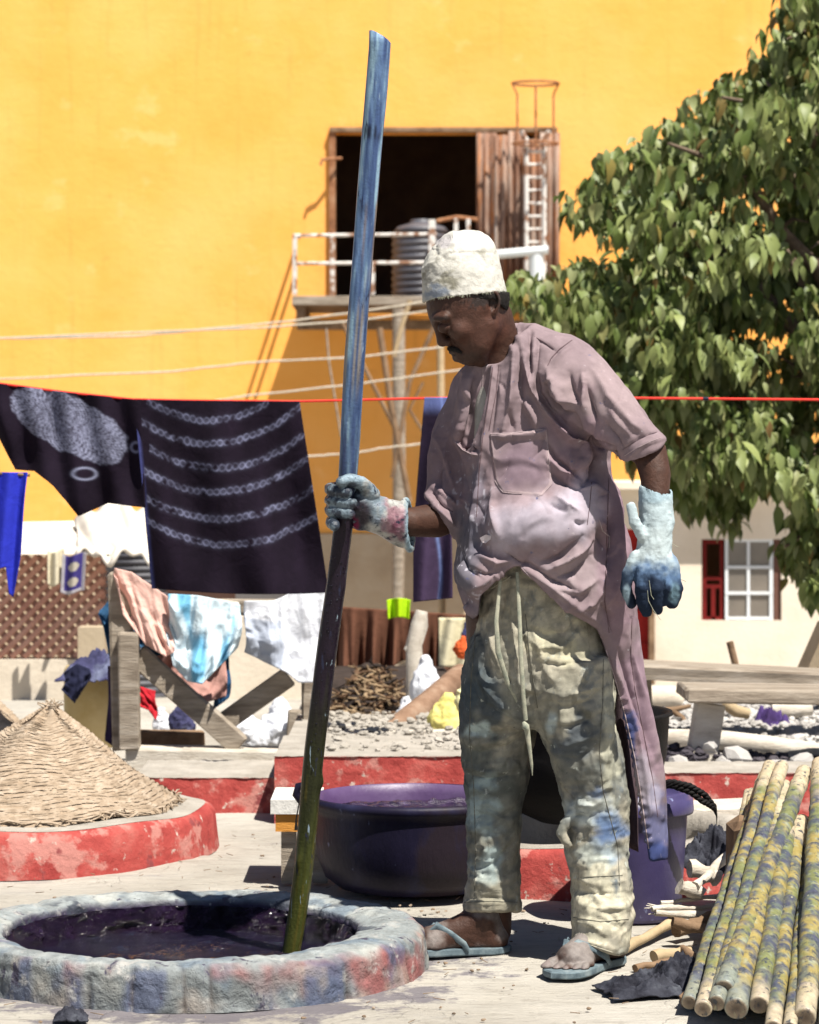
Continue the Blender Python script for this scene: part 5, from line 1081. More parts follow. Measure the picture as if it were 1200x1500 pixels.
# ================================================================== red line and the indigo cloths
YC = 8.7
mb = MB(); pts_ = [(-60, 556), (0, 562), (100, 575), (195, 585), (300, 587), (437, 588), (520, 586), (640, 583), (760, 582), (920, 583), (1035, 584), (1260, 586)]
mb.tube([P(x, y, YC) for x, y in pts_], .0042, 8); tag(mb.build('clothes_line', mat_noise('red_plastic_line', [(.62, .03, .02), (.72, .06, .04)], scale=6, rough=.5)), 'taut red line running across behind the man', 'clothes line')
mb = MB(); mb.tube([P(1030, 584, YC), P(1038, 584, YC)], .0062, 8); tag(mb.build('blue_knot', m_navy), 'tiny blue knot tied on the red line, right of the man', 'knot')
def topy(px): return np.interp(px, [p[0] for p in pts_], [p[1] for p in pts_])
IND = np.array([.0085, .005, .011], dtype=np.float32)
def fn(U, W):
    px = 196 + 243 * U; tp = topy(px); bot = 862 + 6 * U; x = px + W * (27 + 16 * U) ; y = tp + (bot - tp) * W + 5 * np.sin(U * 3.1) * W
    return PA(x, y, YC - .012 - .02 * W + .012 * np.sin(U * 22 + W * 3) * W + .03 * np.sin(U * 7 + 1) * W + .02 * np.sin(U * 12 - W * 4) * (.3 + W))
def cf(U, W, V):
    q = topx(V); C = rgb(len(U), IND) * (1 + .5 * fbm(V * np.array([22, 22, 5]), 3, 4))[:, None]; m = np.zeros(len(U))
    arcs = [((221, 590), (292, 615), (388, 592)), ((212, 620), (312, 650), (435, 600)), ((225, 659), (317, 686), (441, 640)), ((217, 694), (333, 720), (450, 672)), ((221, 732), (333, 760), (458, 715)), ((221, 765), (342, 798), (467, 753))]
    wob = fbm(np.concatenate([q * .05, 0 * q[:, :1]], 1), 8, 3) * 3
    for k, (a, b, c) in enumerate(arcs):
        co = np.polyfit([a[0], b[0], c[0]], [a[1], b[1], c[1]], 2); x = q[:, 0]; yc = np.polyval(co, x) + wob; sp = 9.6; off = (x - a[0]) % sp - sp / 2; dd = np.hypot(off, q[:, 1] - yc)
        on = (x > a[0] - 6) & (x < c[0] + 6); m = np.maximum(m, np.exp(-((dd - 4.2) / 1.5) ** 2) * on); m = np.maximum(m, .35 * np.exp(-((q[:, 1] - yc) / 5.5) ** 2) * on)
    m *= .6 + 1.1 * fbm(np.concatenate([q * .12, 0 * q[:, :1]], 1), 18, 3); C = lerp(C, (.13, .135, .21), np.clip(m, 0, 1)); C = lerp(C, (.06, .07, .22), sstep(.03, .0, U) * .7); return C
cloth_col('indigo_cloth', 250, 260, fn, cf, 'dark indigo cloth with rows of pale ring chains hanging from the red line')
def fn(U, W):
    px = -45 + 251 * U; tp = topy(px); bot = np.interp(px, [-45, 0, 23, 50, 77, 112, 154, 208], [600, 640, 688, 690, 712, 756, 737, 744])
    return PA(px + 10 * W * (U - .3), tp + (bot - tp) * W, YC - .01 + .03 * np.sin(U * 13 + W * 4) * W + .015 * np.sin(U * 31 - W * 3))
def cf(U, W, V):
    q = topx(V); C = rgb(len(U), IND * 1.05) * (1 + .4 * fbm(V * 12, 3, 4))[:, None]; a = math.radians(27); dx, dy = q[:, 0] - 102, q[:, 1] - 622; x = dx * math.cos(a) + dy * math.sin(a); y = -dx * math.sin(a) + dy * math.cos(a)
    e = np.hypot(x / 98, y / 41); th = np.arctan2(y / 41, x / 98); inn = sstep(1.02, .93, e + .1 * fbm(np.concatenate([q * .06, 0 * q[:, :1]], 1), 5, 3)); pat = .5 + .5 * np.sin(e * 60) * np.sin(th * 50); pat2 = fbm(np.concatenate([q * .35, 0 * q[:, :1]], 1), 6, 2)
    C = lerp(C, (.20, .21, .30), inn * np.clip(.35 + .45 * pat + .5 * pat2, 0, 1)); r = np.hypot((q[:, 0] - 124) / 20, (q[:, 1] - 694) / 10); C = lerp(C, (.20, .21, .30), np.exp(-((r - .85) / .16) ** 2) * .9)
    r = np.abs(np.hypot(q[:, 0] - 200, q[:, 1] - 655) - 7); C = lerp(C, (.18, .19, .30), np.exp(-(r / 2) ** 2) * .7); return C
cloth_col('indigo_cloth', 230, 180, fn, cf, 'dark indigo cloth with a large pale mottled oval, left end of the red line')
def fn(U, W):
    px = -40 + 80 * U; py = 692 + (60 + np.interp(U, [0, .45, .5, .66, .72, .80, .95, 1], [30, 60, 82, 78, 118, 122, 60, -15])) * W; return PA(px - 6 * W * U, py, 8.3 + .012 * np.sin(U * 16 + 2 * W))
cloth_col('blue_cloth', 80, 80, fn, lambda U, W, V: lerp(rgb(len(U), (.025, .035, .42)), (.02, .012, .10), sstep(.40, .34, U + .1 * W) * sstep(.35, .5, W)), 'bright royal blue cloth hanging at the left edge, with a trailing tie')
mb = MB(); mb.tube([P(-60, 690, 8.31), P(44, 696, 8.31)], .006, 6); tag(mb.build('stick', m_wood_d), 'thin dark stick that the royal blue cloth hangs from', 'stick')
def fn(U, W):
    px = 622 + 40 * U; py = 582 + (300 - 6 * U) * W; return PA(px - 16 * np.clip(W * 1.6, 0, 1) * (1 - U * .7) + 6 * W * U, py, YC - .01 + .03 * np.sin(U * 8 + 3 * W) * W)
def cf(U, W, V):
    q = topx(V); C = rgb(len(U), (.014, .009, .021)) * (1 + .4 * fbm(V * 12, 3, 4))[:, None]; C = lerp(C, (.05, .032, .068), sstep(.58, .70, W) * .9); C = lerp(C, (.16, .22, .45), np.exp(-((U - .62 - .1 * np.sin(W * 9)) / .05) ** 2) * .8); C = lerp(C, (.14, .18, .42), sstep(.10, .02, W) * .6); return C  # lower stretch painted paler where sunlight falls on the cloth
cloth_col('purple_cloth', 60, 140, fn, cf, 'dark purple cloth with blue streaks hanging on the red line behind the man\'s arm')

# ================================================================== small litter
mbx = MB()
for k in range(360):
    py = rg.uniform(1335, 1500) if k < 170 else rg.uniform(1210, 1340); px = rg.uniform(-20, 1220); p = G(px, py)
    if (p.x + .487) ** 2 / .30 + (p.y - 5.85) ** 2 / .28 < 1: continue
    if k % 3: s_ = rg.uniform(.0015, .005); mbx.blob(p + Vector((0, 0, s_ * .3)), (s_ * 1.4, s_, s_ * .6), jit=.3)
    else:
        a = rg.uniform(0, 3.1); L = rg.uniform(.008, .03); d = Vector((math.cos(a), math.sin(a), 0)) * L; mbx.tube([p + Vector((0, 0, .002)), p + d + Vector((0, 0, rg.uniform(.002, .006)))], [.0012, .0008], 4)
o = mbx.build('ground_litter', mat_noise('litter', [(.05, .035, .025), (.22, .16, .11), (.34, .28, .22)], scale=9, rough=.9)); struct(o, 'stuff'); tag(o, 'tiny twigs, grit and scraps scattered over the ground', 'litter')
# ================================================================== the man
man_loc = Vector(((800 - 600) / FPX * 5.9, 5.9, 0.0))
man = thing('person', 'man in white cap, mauve tunic and stained trousers, holding the tall pole over the pit', 'person', man_loc)
PXM = 5.9 / FPX   # metres per picture unit at the man
m_skin = mat_vcol('dark_skin', rough=.58, bump=.0009, bscale=340, var=.35, vscale=80, spec=.28, bump2=(45, .0025))
m_tunic = mat_vcol('mauve_cotton', rough=.9, bump=.0004, bscale=900, var=.2, vscale=35, spec=.03, bump2=(13, .014), ridge=True, spots=[((.10, .10, .17), 48, .66, .06, None), ((.36, .32, .34), 70, .66, .05, None)])
m_trou = mat_vcol('stiff_dyed_cotton', rough=.8, bump=.0007, bscale=500, var=.3, vscale=30, spec=.05, bump2=(17, .020), ridge=True, spots=[((.13, .15, .16), 24, .60, .16, (1, 1, .6)), ((.40, .42, .37), 34, .62, .10, None), ((.03, .03, .03), 90, .68, .04, None)])
m_cap = mat_vcol('white_felt_cap', rough=.95, bump=.0012, bscale=260, var=.22, vscale=60, spec=.02)
m_glove = mat_vcol('cotton_glove', rough=.85, bump=.0009, bscale=450, var=.25, vscale=60, spec=.06)
m_glove_wet = mat_vcol('wet_dyed_glove', rough=.45, bump=.0015, bscale=260, var=.5, vscale=70, spec=.22, rough_dark=.25, spots=[((.02, .025, .04), 45, .58, .06, None), ((.16, .20, .23), 60, .64, .05, None)])
m_hair = mat_noise('black_hair', [(.006, .005, .005), (.03, .026, .024)], scale=300, rough=.8, bump=.003, bscale=600)
m_sandal = mat_noise('worn_blue_rubber', [(.05, .07, .085), (.12, .16, .18), (.22, .26, .27)], scale=25, rough=.7, bump=.0008, bscale=300)
m_string = mat_noise('pale_cord', [(.18, .2, .16), (.42, .4, .3)], scale=60, rough=.9, bump=.001, bscale=500)
m_button = mat_noise('button', [(.5, .45, .36)], scale=10, rough=.4, bump=0)

# ---------------------------------------------------------------- body
bodyV = []; bodyF = []; bodyC = []
SK = np.array([.050, .022, .014], dtype=np.float32)
def add_body(V, F, C):
    b = sum(len(v) for v in bodyV); bodyV.append(V); bodyF.append(F + b); bodyC.append(C)
YH = 5.86
TA = math.tan(math.radians(24))
def hd(px, py, off=0.0):
    """point of the head: px,py on the symmetry plane, off = metres towards the camera side"""
    Y = YH + (px - 690) * PXM * TA
    return v3(px + off * 0.40 * 640 * .0, py, Y - off)
u = PXM
hf = Field(P(600, 560, 5.7) + Vector((0, 0, 0)), (P(790, 330, 5.7).x, 6.1, P(600, 330, 6.0).z), .0019)
hf.ell(hd(681, 428), (.087, .074, .090), 0)
hf.ell(hd(680, 455), (.079, .072, .062), .02)
hf.ell(hd(691, 486), (.054, .062, .066), .02)
# jaw on both sides, chin
for s_ in (1, -1):
    hf.tube([(hd(716, 478, .052 * s_), .024), (hd(706, 506, .046 * s_), .021), (hd(692, 521, .022 * s_), .019)], .022)
    hf.tube([(hd(672, 484, .044 * s_), .022)], .02)                                          # cheekbone
    hf.tube([(hd(638, 470, .010 * s_), .009), (hd(641, 467, .030 * s_), .010), (hd(652, 465, .050 * s_), .010)], .014)  # brow
    hf.tube([(hd(640, 479, .030 * s_), .008)], .014, neg=True)                               # eye socket
    hf.ell(hd(650, 480, .034 * s_), (.0135, .0135, .0125), .004)                             # lid over the eye
    hf.tube([(hd(645, 484.5, .020 * s_), .0012), (hd(640, 486, .032 * s_), .0014), (hd(647, 485, .046 * s_), .001)], .002, neg=True)
hf.ell(hd(688, 520), (.023, .028, .020), .016)                                               # chin
hf.ell(hd(675, 513), (.022, .030, .025), .014)                                               # muzzle
hf.tube([(hd(639, 477), .007), (hd(644, 490), .009), (hd(648, 500), .0125)], .010)           # nose
hf.tube([(hd(657, 502, .013), .0085), (hd(657, 502, -.013), .0085)], .006)                   # wings
hf.tube([(hd(655, 508, .007), .003)], .003, neg=True)
hf.tube([(hd(668, 514, .018), .0045), (hd(662, 515, 0), .0075), (hd(668, 514, -.018), .0045)], .005)   # upper lip
hf.tube([(hd(673, 524, .016), .0045), (hd(668, 525, 0), .0075), (hd(673, 524, -.016), .0045)], .005)   # lower lip
hf.tube([(hd(674, 519, .024), .0014), (hd(660, 520, 0), .0018), (hd(674, 519, -.024), .0014)], .003, neg=True)
hf.tube([(hd(662, 504, .024), .0018), (hd(676, 516, .034), .0018)], .01, neg=True)           # cheek fold
# neck
hf.tube([(v3(712, 470, 5.895), .062), (v3(724, 510, 5.91), .060), (v3(742, 562, 5.93), .070)], .025)
hf.tube([(v3(700, 492, 5.835), .012), (v3(706, 530, 5.845), .011)], .015)
# ear
er = YH - .074 + (722 - 690) * u * TA
hf.ell(v3(722, 444, er + .004), (.0155, .010, .0265), .006)
hf.tube([(v3(716, 436, er - .004), .0034), (v3(720, 428, er - .008), .0036), (v3(728, 429, er - .011), .0038), (v3(732, 439, er - .012), .0038), (v3(730, 450, er - .011), .0036), (v3(725, 458, er - .008), .0046), (v3(720, 459, er - .004), .0046)], .003)
hf.tube([(v3(721, 440, er - .010), .0060), (v3(720, 449, er - .010), .0065)], .004, neg=True)
hf.tube([(v3(713, 448, er - .004), .0042)], .004)
V, F = hf.mesh(2)
q = topx(V); V = V + vnormals(V, F) * (fbm(V * 90, 3, 3) * .0006)[:, None]
C = np.tile(SK, (len(V), 1))
t = fbm(V * 30, 5, 3); C = C * (1 + .25 * t)[:, None]
C = lerp(C, (.085, .030, .018), pill(q, 705, 470, 40, 45, 1) * .45)
C = lerp(C, (.110, .055, .040), pill(q, 690, 470, 22, 14, 2) * .35)
C = lerp(C, (.02, .012, .010), pill(q, 661, 517, 9, 6, 4, .2) * .7)          # lips
C = lerp(C, (.018, .014, .012), pill(q, 690, 525, 26, 9, 4, .5, .3) * .4)      # stubble
C = lerp(C, (.015, .012, .011), pill(q, 710, 440, 26, 12, 9, .5, .3) * .8)      # sideburn
C = lerp(C, (.015, .012, .011), pill(q, 645, 466, 16, 3, 9, .5, .3) * .6)      # brow hair
add_body(V, F, C)
# trunk and limbs, mostly under clothes
bf = Field((-.12, 5.55, .0), (.72, 6.25, 1.42), .006)
bf.tube([(v3(750, 560, 5.93), .09), (v3(770, 640, 5.93), .12), (v3(790, 780, 5.93), .13), (v3(790, 900, 5.93), .13)], .03)
bf.tube([(v3(722, 568, 5.99), .05), (v3(830, 555, 5.86), .07)], .04)
bf.tube([(v3(840, 560, 5.84), .058), (v3(900, 625, 5.77), .046), (v3(952, 662, 5.72), .0375), (v3(960, 695, 5.70), .0345), (v3(961, 740, 5.68), .027), (v3(961, 770, 5.672), .022)], .02)
bf.tube([(v3(692, 580, 6.02), .055), (v3(676, 680, 6.0), .045), (v3(672, 748, 5.96), .043), (v3(640, 762, 5.92), .040), (v3(600, 765, 5.865), .033), (v3(572, 760, 5.84), .026)], .02)
bf.tube([(v3(745, 910, 5.97), .10), (v3(726, 1080, 5.98), .055), (v3(724, 1180, 6.0), .05), (v3(722, 1320, 6.0), .045), (v3(724, 1362, 6.0), .040)], .03)
bf.tube([(v3(832, 920, 5.92), .08), (v3(856, 1080, 5.87), .055), (v3(872, 1200, 5.88), .05), (v3(885, 1330, 5.87), .040), (v3(882, 1375, 5.845), .036)], .03)
V, F = bf.mesh(2); C = np.tile(SK * 1.15, (len(V), 1)) * (1 + .2 * fbm(V * 25, 8, 3))[:, None]
add_body(V, F, C)
# feet
def foot(heel, dirx, n, side, tone, seed):
    """heel: ground point of the heel; dirx: unit vector towards the toes; side: +1 if the big toe lies to the left of dirx"""
    d = np.array([dirx[0], dirx[1], 0.], dtype=np.float32); d /= np.linalg.norm(d); l = np.array([-d[1], d[0], 0.], dtype=np.float32) * side
    h0 = np.array(heel, dtype=np.float32); Z = np.array([0, 0, 1.], dtype=np.float32)
    def q_(a, b, c): return h0 + d * a + l * b + Z * c
    f = Field(h0 - .16 + d * .12, h0 + .17 + d * .12 , .0024)
    f = Field((min(h0[0], h0[0] + d[0] * .28) - .07, min(h0[1], h0[1] + d[1] * .28) - .07, -.01), (max(h0[0], h0[0] + d[0] * .28) + .07, max(h0[1], h0[1] + d[1] * .28) + .07, .20), .0024)
    f.tube([(q_(.03, 0, .035), .033), (q_(.05, 0, .08), .036), (q_(.056, 0, .125), .036)], 0)
    f.tube([(q_(.035, 0, .028), .030), (q_(.12, .004, .030), .030), (q_(.18, .004, .026), .030)], .02)
    f.tube([(q_(.06, .004, .075), .034), (q_(.12, .008, .056), .028), (q_(.175, .010, .036), .024)], .025)
    f.tube([(q_(.17, .032, .022), .018), (q_(.165, -.026, .018), .016)], .02)
    f.tube([(q_(.052, .034, .085), .011)], .012); f.tube([(q_(.045, -.034, .072), .011)], .012)
    toes = [(.032, .013, .052, .0150), (.010, .011, .050, .0115), (-.008, .010, .043, .0108), (-.024, .009, .034, .0102), (-.038, .009, .022, .0098)]
    for o, hz, ln, r in toes:
        a = q_(.182, o * .9, hz + .010); b = q_(.182 + ln * .55, o * 1.05, hz + .010); c = q_(.182 + ln, o * 1.1, hz)
        f.tube([(a, r), (b, r * .92), (c, r)], .0035)
    sl, X, Y, Zg = f.sub(f.lo, f.lo + 9)
    f.F = np.maximum(f.F, .0165 - Zg)       # sole rests on the sandal
    V, F = f.mesh(2); N = vnormals(V, F); V = V + N * (ridged(V * 60, seed, 2) * .0008)[:, None]
    t = fbm(V * 22, seed, 4); C = np.tile(SK, (len(V), 1)) * (1 + .2 * t)[:, None]
    dust = sstep(-.15, .45, fbm(V * 18, seed + 3, 4) + (N[:, 2] * .3)) * tone
    C = lerp(C, (.27, .245, .23), dust)
    # nails
    for o, hz, ln, r in toes:
        c = q_(.182 + ln + r * .1, o * 1.1, hz + r * .95); m = sstep(r * .8, r * .55, np.linalg.norm(V - c, axis=1)); C = lerp(C, (.20, .16, .15), m * .8)
    return V, F, C, q_
fr = foot((P(742, 1390, 5.98).x, 5.985, 0), (-1, -.12), 0, 1, .55, 11); add_body(*fr[:3])
fl = foot((P(906, 1398, 5.87).x, 5.875, 0), (-.62, -.80), 0, -1, .65, 21); add_body(*fl[:3])
V = np.concatenate(bodyV); F = np.concatenate(bodyF); C = np.concatenate(bodyC)
body = link('body', mesh_np('body', V, F, True, C), m_skin, man)

# hair at the nape and temple, moustache
f = Field(P(680, 480, 5.95), (P(770, 480, 6).x, 6.1, P(700, 410, 6).z), .003)
f = Field((P(640, 480, 5.7).x, 5.7, P(640, 475, 5.9).z), (P(770, 480, 6).x, 6.05, P(700, 405, 6).z), .003)
f.ell(hd(686, 434), (.094, .0775, .088), 0)
sl, X, Y, Z = f.sub(f.lo, f.lo + 9)
pxg = 600 + FPX * X / Y; pyg = 680 + FPX * (CAM_H - Z) / Y
cutd = np.maximum(np.maximum((700 - pxg) * u, (428 - pyg) * u), (pyg - (438 + np.clip(pxg - 722, 0, 40) * .85)) * u)
f.F = np.maximum(f.F, cutd)
V, F = f.mesh(1); V = V + vnormals(V, F) * (fbm(V * 260, 4, 2) * .0022)[:, None]
hair = link('hair', mesh_np('hair', V, F, True), m_hair, man)
f = Field((P(640, 530, 5.7).x, 5.70, P(640, 535, 5.7).z), (P(700, 530, 6).x, 5.95, P(700, 500, 5.9).z), .0016)
f.tube([(hd(675, 516, .030), .0035), (hd(668, 512, .023), .0056), (hd(659, 510.5, .003), .0060), (hd(664, 511, -.018), .005)], 0)
V, F = f.mesh(1); V = V + vnormals(V, F) * (fbm(V * 500, 6, 2) * .0022)[:, None]
link('moustache', mesh_np('moustache', V, F, True), m_hair, man)

# ---------------------------------------------------------------- cap
f = Field((P(600, 460, 5.6).x, 5.68, P(600, 455, 5.75).z), (P(760, 460, 6.0).x, 6.08, P(700, 322, 6.0).z), .0024)
CY = 5.865
cap_rows = [(337, 676, 692, CY, .012), (340, 660, 704, CY, .030), (346, 649, 716, CY, .046), (354, 640, 723, CY, .056), (366, 630, 728, CY, .066), (380, 622.5, 732, CY, .074), (396, 617.5, 735, CY, .082), (412, 618, 738.5, CY, .087), (428, 619, 741.5, CY, .091), (446, 620, 743, CY, .094), (456, 620, 744, CY, .095)]
f.loft(cap_rows, 0, 2.15)
f.loft([(r[0] if r[0] > 345 else 346, r[1], r[2], r[3], r[4]) for r in cap_rows[2:]] + [(475, 620, 744, CY, .095)], .002, 2.15, neg=True, shrink=.0045)
sl, X, Y, Z = f.sub(f.lo, f.lo + 9)
pxg = 600 + FPX * X / Y; pyg = 680 + FPX * (CAM_H - Z) / Y
hemline = np.interp(pxg, [615, 622, 640, 667, 700, 725, 745], [443, 441, 436.5, 434, 431, 427.5, 427]) + (Y - 5.78) * 20
f.F = np.maximum(f.F, (pyg - hemline) * u)
V, F = f.mesh(1)
st = [([(664, 338), (667, 350), (668, 362)], 5, 3, 9), ([(668, 340), (671, 352), (670, 368)], -7, 5, 3), ([(664, 366), (648, 374), (636, 385)], 5, 4, 7), ([(632, 352), (640, 372), (655, 380)], -4, 6, 6),
      ([(642, 372), (690, 369), (730, 371)], -1.6, 1.6, 1.6), ([(630, 400), (650, 408), (664, 400)], -2.5, 6, 7), ([(618, 395), (628, 388), (640, 384)], 4, 5, 8), ([(700, 366), (712, 385), (725, 392)], -2, 4, 5), ([(690, 345), (705, 356), (716, 372)], 2, 8, 4)]
V = fold(V, F, st, .6); N = vnormals(V, F); q = topx(V)
V = V + N * (fbm(V * 45, 2, 3) * .0028 + fbm(V * 160, 5, 2) * .0008)[:, None]
C = np.tile(np.array([.47, .455, .41], dtype=np.float32), (len(V), 1))
C = C * (1 + .10 * fbm(V * 60, 12, 3))[:, None]
d1 = sstep(.0, .3, fbm(V * np.array([26, 26, 60]), 31, 5)) * pill(q, 655, 400, 34, 26, 2, .5)
C = lerp(C, (.20, .19, .15), d1)
C = lerp(C, (.26, .25, .20), sstep(.2, .5, fbm(V * np.array([30, 30, 70]), 44, 5)) * .7)
C = lerp(C, (.72, .70, .70), pill(q, 690, 352, 30, 12, 7, .3) * .6)
C = lerp(C, (.14, .18, .25), pill(q, 640, 428, 18, 10, 8, .6, .12) * .75)
C = lerp(C, (.36, .33, .36), pill(q, 650, 352, 12, 10, 8, .4, .1) * .6)
link('cap', mesh_np('cap', V, F, True, C), m_cap, man)
# frayed edge threads of the cap
mb = MB()
for i in range(70):
    px = random.uniform(620, 742); py = float(np.interp(px, [615, 622, 640, 667, 700, 725, 745], [443, 441, 436.5, 434, 431, 427.5, 427]))
    cx = (681 - 600) / FPX * CY; ax = abs(px - 681) / 63; yy = CY - .092 * math.sqrt(max(0, 1 - ax * ax)) - .001
    a = P(px, py - 1, yy); mb.tube([a, a + Vector((random.uniform(-.003, .003), -.001, -random.uniform(.002, .007)))], [.0006, .0003], 4)
mb.build('frayed_edge', m_cap if False else m_string, man)

# ---------------------------------------------------------------- trousers
f = Field((P(650, 900, 5.7).x - .02, 5.66, .03), (P(945, 900, 6.0).x, 6.16, P(700, 805, 5.9).z), .004)
f.loft([(815, 706, 878, 5.93, .13), (846, 702, 880, 5.93, .135), (880, 702, 882, 5.93, .14), (907, 700, 884, 5.93, .145), (930, 692, 888, 5.93, .15), (960, 684, 895, 5.93, .155), (1000, 678, 900, 5.93, .15), (1040, 676, 901, 5.93, .125), (1062, 680, 898, 5.93, .09)], 0, 2.3)
f.loft([(960, 684, 800, 5.97, .12), (1030, 675, 792, 5.98, .115), (1072, 671, 785, 5.98, .105), (1124, 680, 776, 5.99, .095), (1187, 684, 764, 6.0, .082), (1240, 684, 761, 6.0, .078), (1275, 686, 761, 6.0, .078), (1315, 681, 762, 6.0, .080), (1337, 678, 765, 6.0, .080)], .02, 2.3)
f.loft([(960, 775, 896, 5.89, .13), (1016, 776, 901, 5.88, .125), (1060, 787, 905, 5.87, .118), (1086, 796, 909, 5.87, .112), (1135, 813, 917, 5.87, .10), (1170, 824, 921, 5.87, .092), (1205, 829, 921, 5.88, .088), (1247, 828, 920, 5.88, .085), (1292, 838, 925, 5.865, .085), (1341, 838, 929, 5.845, .086), (1375, 838, 922, 5.83, .084), (1402, 838, 917, 5.825, .082)], .02, 2.3)
# bunched flaps above the knee seam
f.tube([(v3(838, 1196, 5.815), .012), (v3(827, 1206, 5.815), .011), (v3(823, 1220, 5.815), .010), (v3(832, 1238, 5.815), .007)], .014)
f.loft([(1300, 690, 753, 6.0, .068), (1345, 688, 756, 6.0, .070)], .004, 2.3, neg=True, cap=False)if False else None
sl, X, Y, Z = f.sub(f.lo, f.lo + 9)
pxg = 600 + FPX * X / Y; pyg = 680 + FPX * (CAM_H - Z) / Y
hem = np.where(pxg < 795, 1334 + (Y - 5.92) * 25, np.interp(pxg, [830, 840, 870, 900, 920, 935], [1372, 1376, 1388, 1398, 1400, 1396]) + (Y - 5.75) * 35)
f.F = np.maximum(f.F, (pyg - hem) * u)
for pts in ([(v3(722, 1345, 5.995), .052), (v3(722, 1322, 5.995), .045)], [(v3(878, 1400, 5.825), .052), (v3(878, 1370, 5.83), .045)]):
    f.tube(pts, .004, neg=True)
V, F = f.mesh(2)
st = []
def S(a, wl, wr, *pts): st.append((list(pts), a, wl, wr))
S(9, 5, 14, (676, 1080), (700, 1090), (735, 1082), (772, 1058)); S(-7, 5, 5, (678, 1094), (705, 1102), (745, 1092), (775, 1070))
S(10, 5, 12, (683, 1122), (712, 1130), (745, 1126)); S(-8, 4, 4, (682, 1133), (715, 1141), (755, 1134))
S(8, 6, 12, (686, 1150), (705, 1158), (722, 1170)); S(8, 5, 9, (695, 1180), (715, 1176), (735, 1190)); S(-7, 4, 4, (690, 1195), (715, 1192), (740, 1206))
S(8, 5, 10, (690, 1215), (716, 1210), (738, 1222)); S(8, 5, 9, (700, 1262), (722, 1250), (735, 1232)); S(-7, 4, 5, (698, 1275), (726, 1262), (745, 1240))
S(7, 4, 9, (684, 1300), (705, 1292), (730, 1305)); S(6, 3, 3, (680, 1325), (720, 1322), (763, 1326)); S(-5, 3, 3, (684, 1317), (720, 1314), (760, 1318))
S(9, 8, 14, (690, 960), (705, 1000), (735, 1035), (765, 1052)); S(-8, 6, 6, (686, 985), (700, 1022), (735, 1050), (768, 1062))
S(-7, 5, 5, (700, 920), (712, 960), (722, 1000)); S(7, 6, 6, (712, 905), (722, 950), (735, 985))
S(-10, 5, 5, (763, 860), (766, 920), (775, 980), (786, 1050)); S(9, 6, 6, (752, 850), (752, 920), (758, 980), (768, 1040)); S(9, 8, 6, (774, 870), (782, 930), (800, 985), (820, 1010))
S(-6, 4, 4, (738, 850), (735, 900), (728, 950))
S(13, 7, 16, (770, 930), (790, 950), (825, 948), (852, 925)); S(-12, 6, 8, (778, 918), (800, 930), (830, 925), (850, 905)); S(-9, 7, 6, (785, 968), (820, 975), (860, 962))
S(9, 6, 10, (795, 1012), (825, 1020), (862, 1010), (885, 985)); S(-9, 6, 6, (800, 1026), (830, 1036), (865, 1026), (890, 1000))
S(7, 5, 8, (797, 1080), (830, 1092), (870, 1078), (893, 1055)); S(-8, 5, 5, (800, 1060), (835, 1066), (880, 1045)); S(-6, 4, 5, (805, 1105), (845, 1112), (880, 1090))
S(10, 10, 6, (893, 1000), (893, 1060), (888, 1110), (870, 1160)); S(-10, 8, 6, (905, 1020), (905, 1080), (903, 1140))
S(10, 4, 9, (829, 1184), (850, 1178), (870, 1180), (885, 1170)); S(-10, 4, 4, (828, 1196), (850, 1194), (870, 1196)); S(9, 6, 6, (858, 1180), (862, 1200), (868, 1215))
S(10, 5, 8, (832, 1210), (850, 1222), (848, 1248), (838, 1262)); S(-12, 6, 6, (862, 1208), (860, 1228), (852, 1244)); S(8, 5, 10, (850, 1262), (880, 1258), (905, 1262))
S(9, 4, 10, (848, 1290), (880, 1296), (915, 1290)); S(-9, 4, 4, (846, 1304), (880, 1310), (920, 1306)); S(10, 5, 9, (855, 1325), (880, 1332), (905, 1330), (925, 1316))
S(-8, 5, 5, (858, 1340), (885, 1348), (910, 1360)); S(9, 4, 8, (842, 1350), (870, 1356), (890, 1372)); S(8, 5, 5, (845, 1375), (880, 1385), (912, 1394)); S(-9, 8, 5, (898, 1345), (912, 1358), (922, 1350))
st = [(a_, b_ * (.62 if a_[0][1] > 1140 else .9), c_ * .75, d_ * .75) for a_, b_, c_, d_ in st]
V = fold(V, F, st, .5, lee=True)
N = vnormals(V, F); q = topx(V)
low = sstep(1080, 1160, q[:, 1])
wr = ridged(V * np.array([9, 9, 26]) + fbm(V * 8, 3, 2)[:, None] * 1.1, 17, 3) * (.0030 + .0022 * low) + ridged(V * np.array([34, 34, 44]) + fbm(V * 20, 5, 2)[:, None], 27, 3) * .0026
wr += ridged(V * np.array([22, 22, 9]) + 3, 57, 2) * .0028
V = (V + N * wr[:, None] - N * .003).astype(np.float32)
q3 = V * np.array([14, 14, 14]); n1 = fbm(q3, 3, 5); n2 = fbm(V * np.array([40, 40, 22]), 13, 4)
C = np.tile(np.array([.40, .365, .285], dtype=np.float32), (len(V), 1)) * (1 + .18 * n2)[:, None]
C = lerp(C, (.25, .235, .175), sstep(-.1, .35, n1) * .6); C = lerp(C, (.16, .19, .19), sstep(.0, .35, fbm(V * 9, 71, 4)) * .5 * sstep(900, 1050, topx(V)[:, 1])); C = lerp(C, (.15, .16, .135), sstep(960, 1010, topx(V)[:, 1]) * sstep(1230, 1120, topx(V)[:, 1]) * .4)
def stain_or_light(col, s, cx, cy, rx, ry, sd, nz=.65, sc=.04):  # tints a soft patch: dye marks, and some painted sunlight
    global C
    C = lerp(C, col, pill(q, cx, cy, rx, ry, sd, nz, sc) * s)
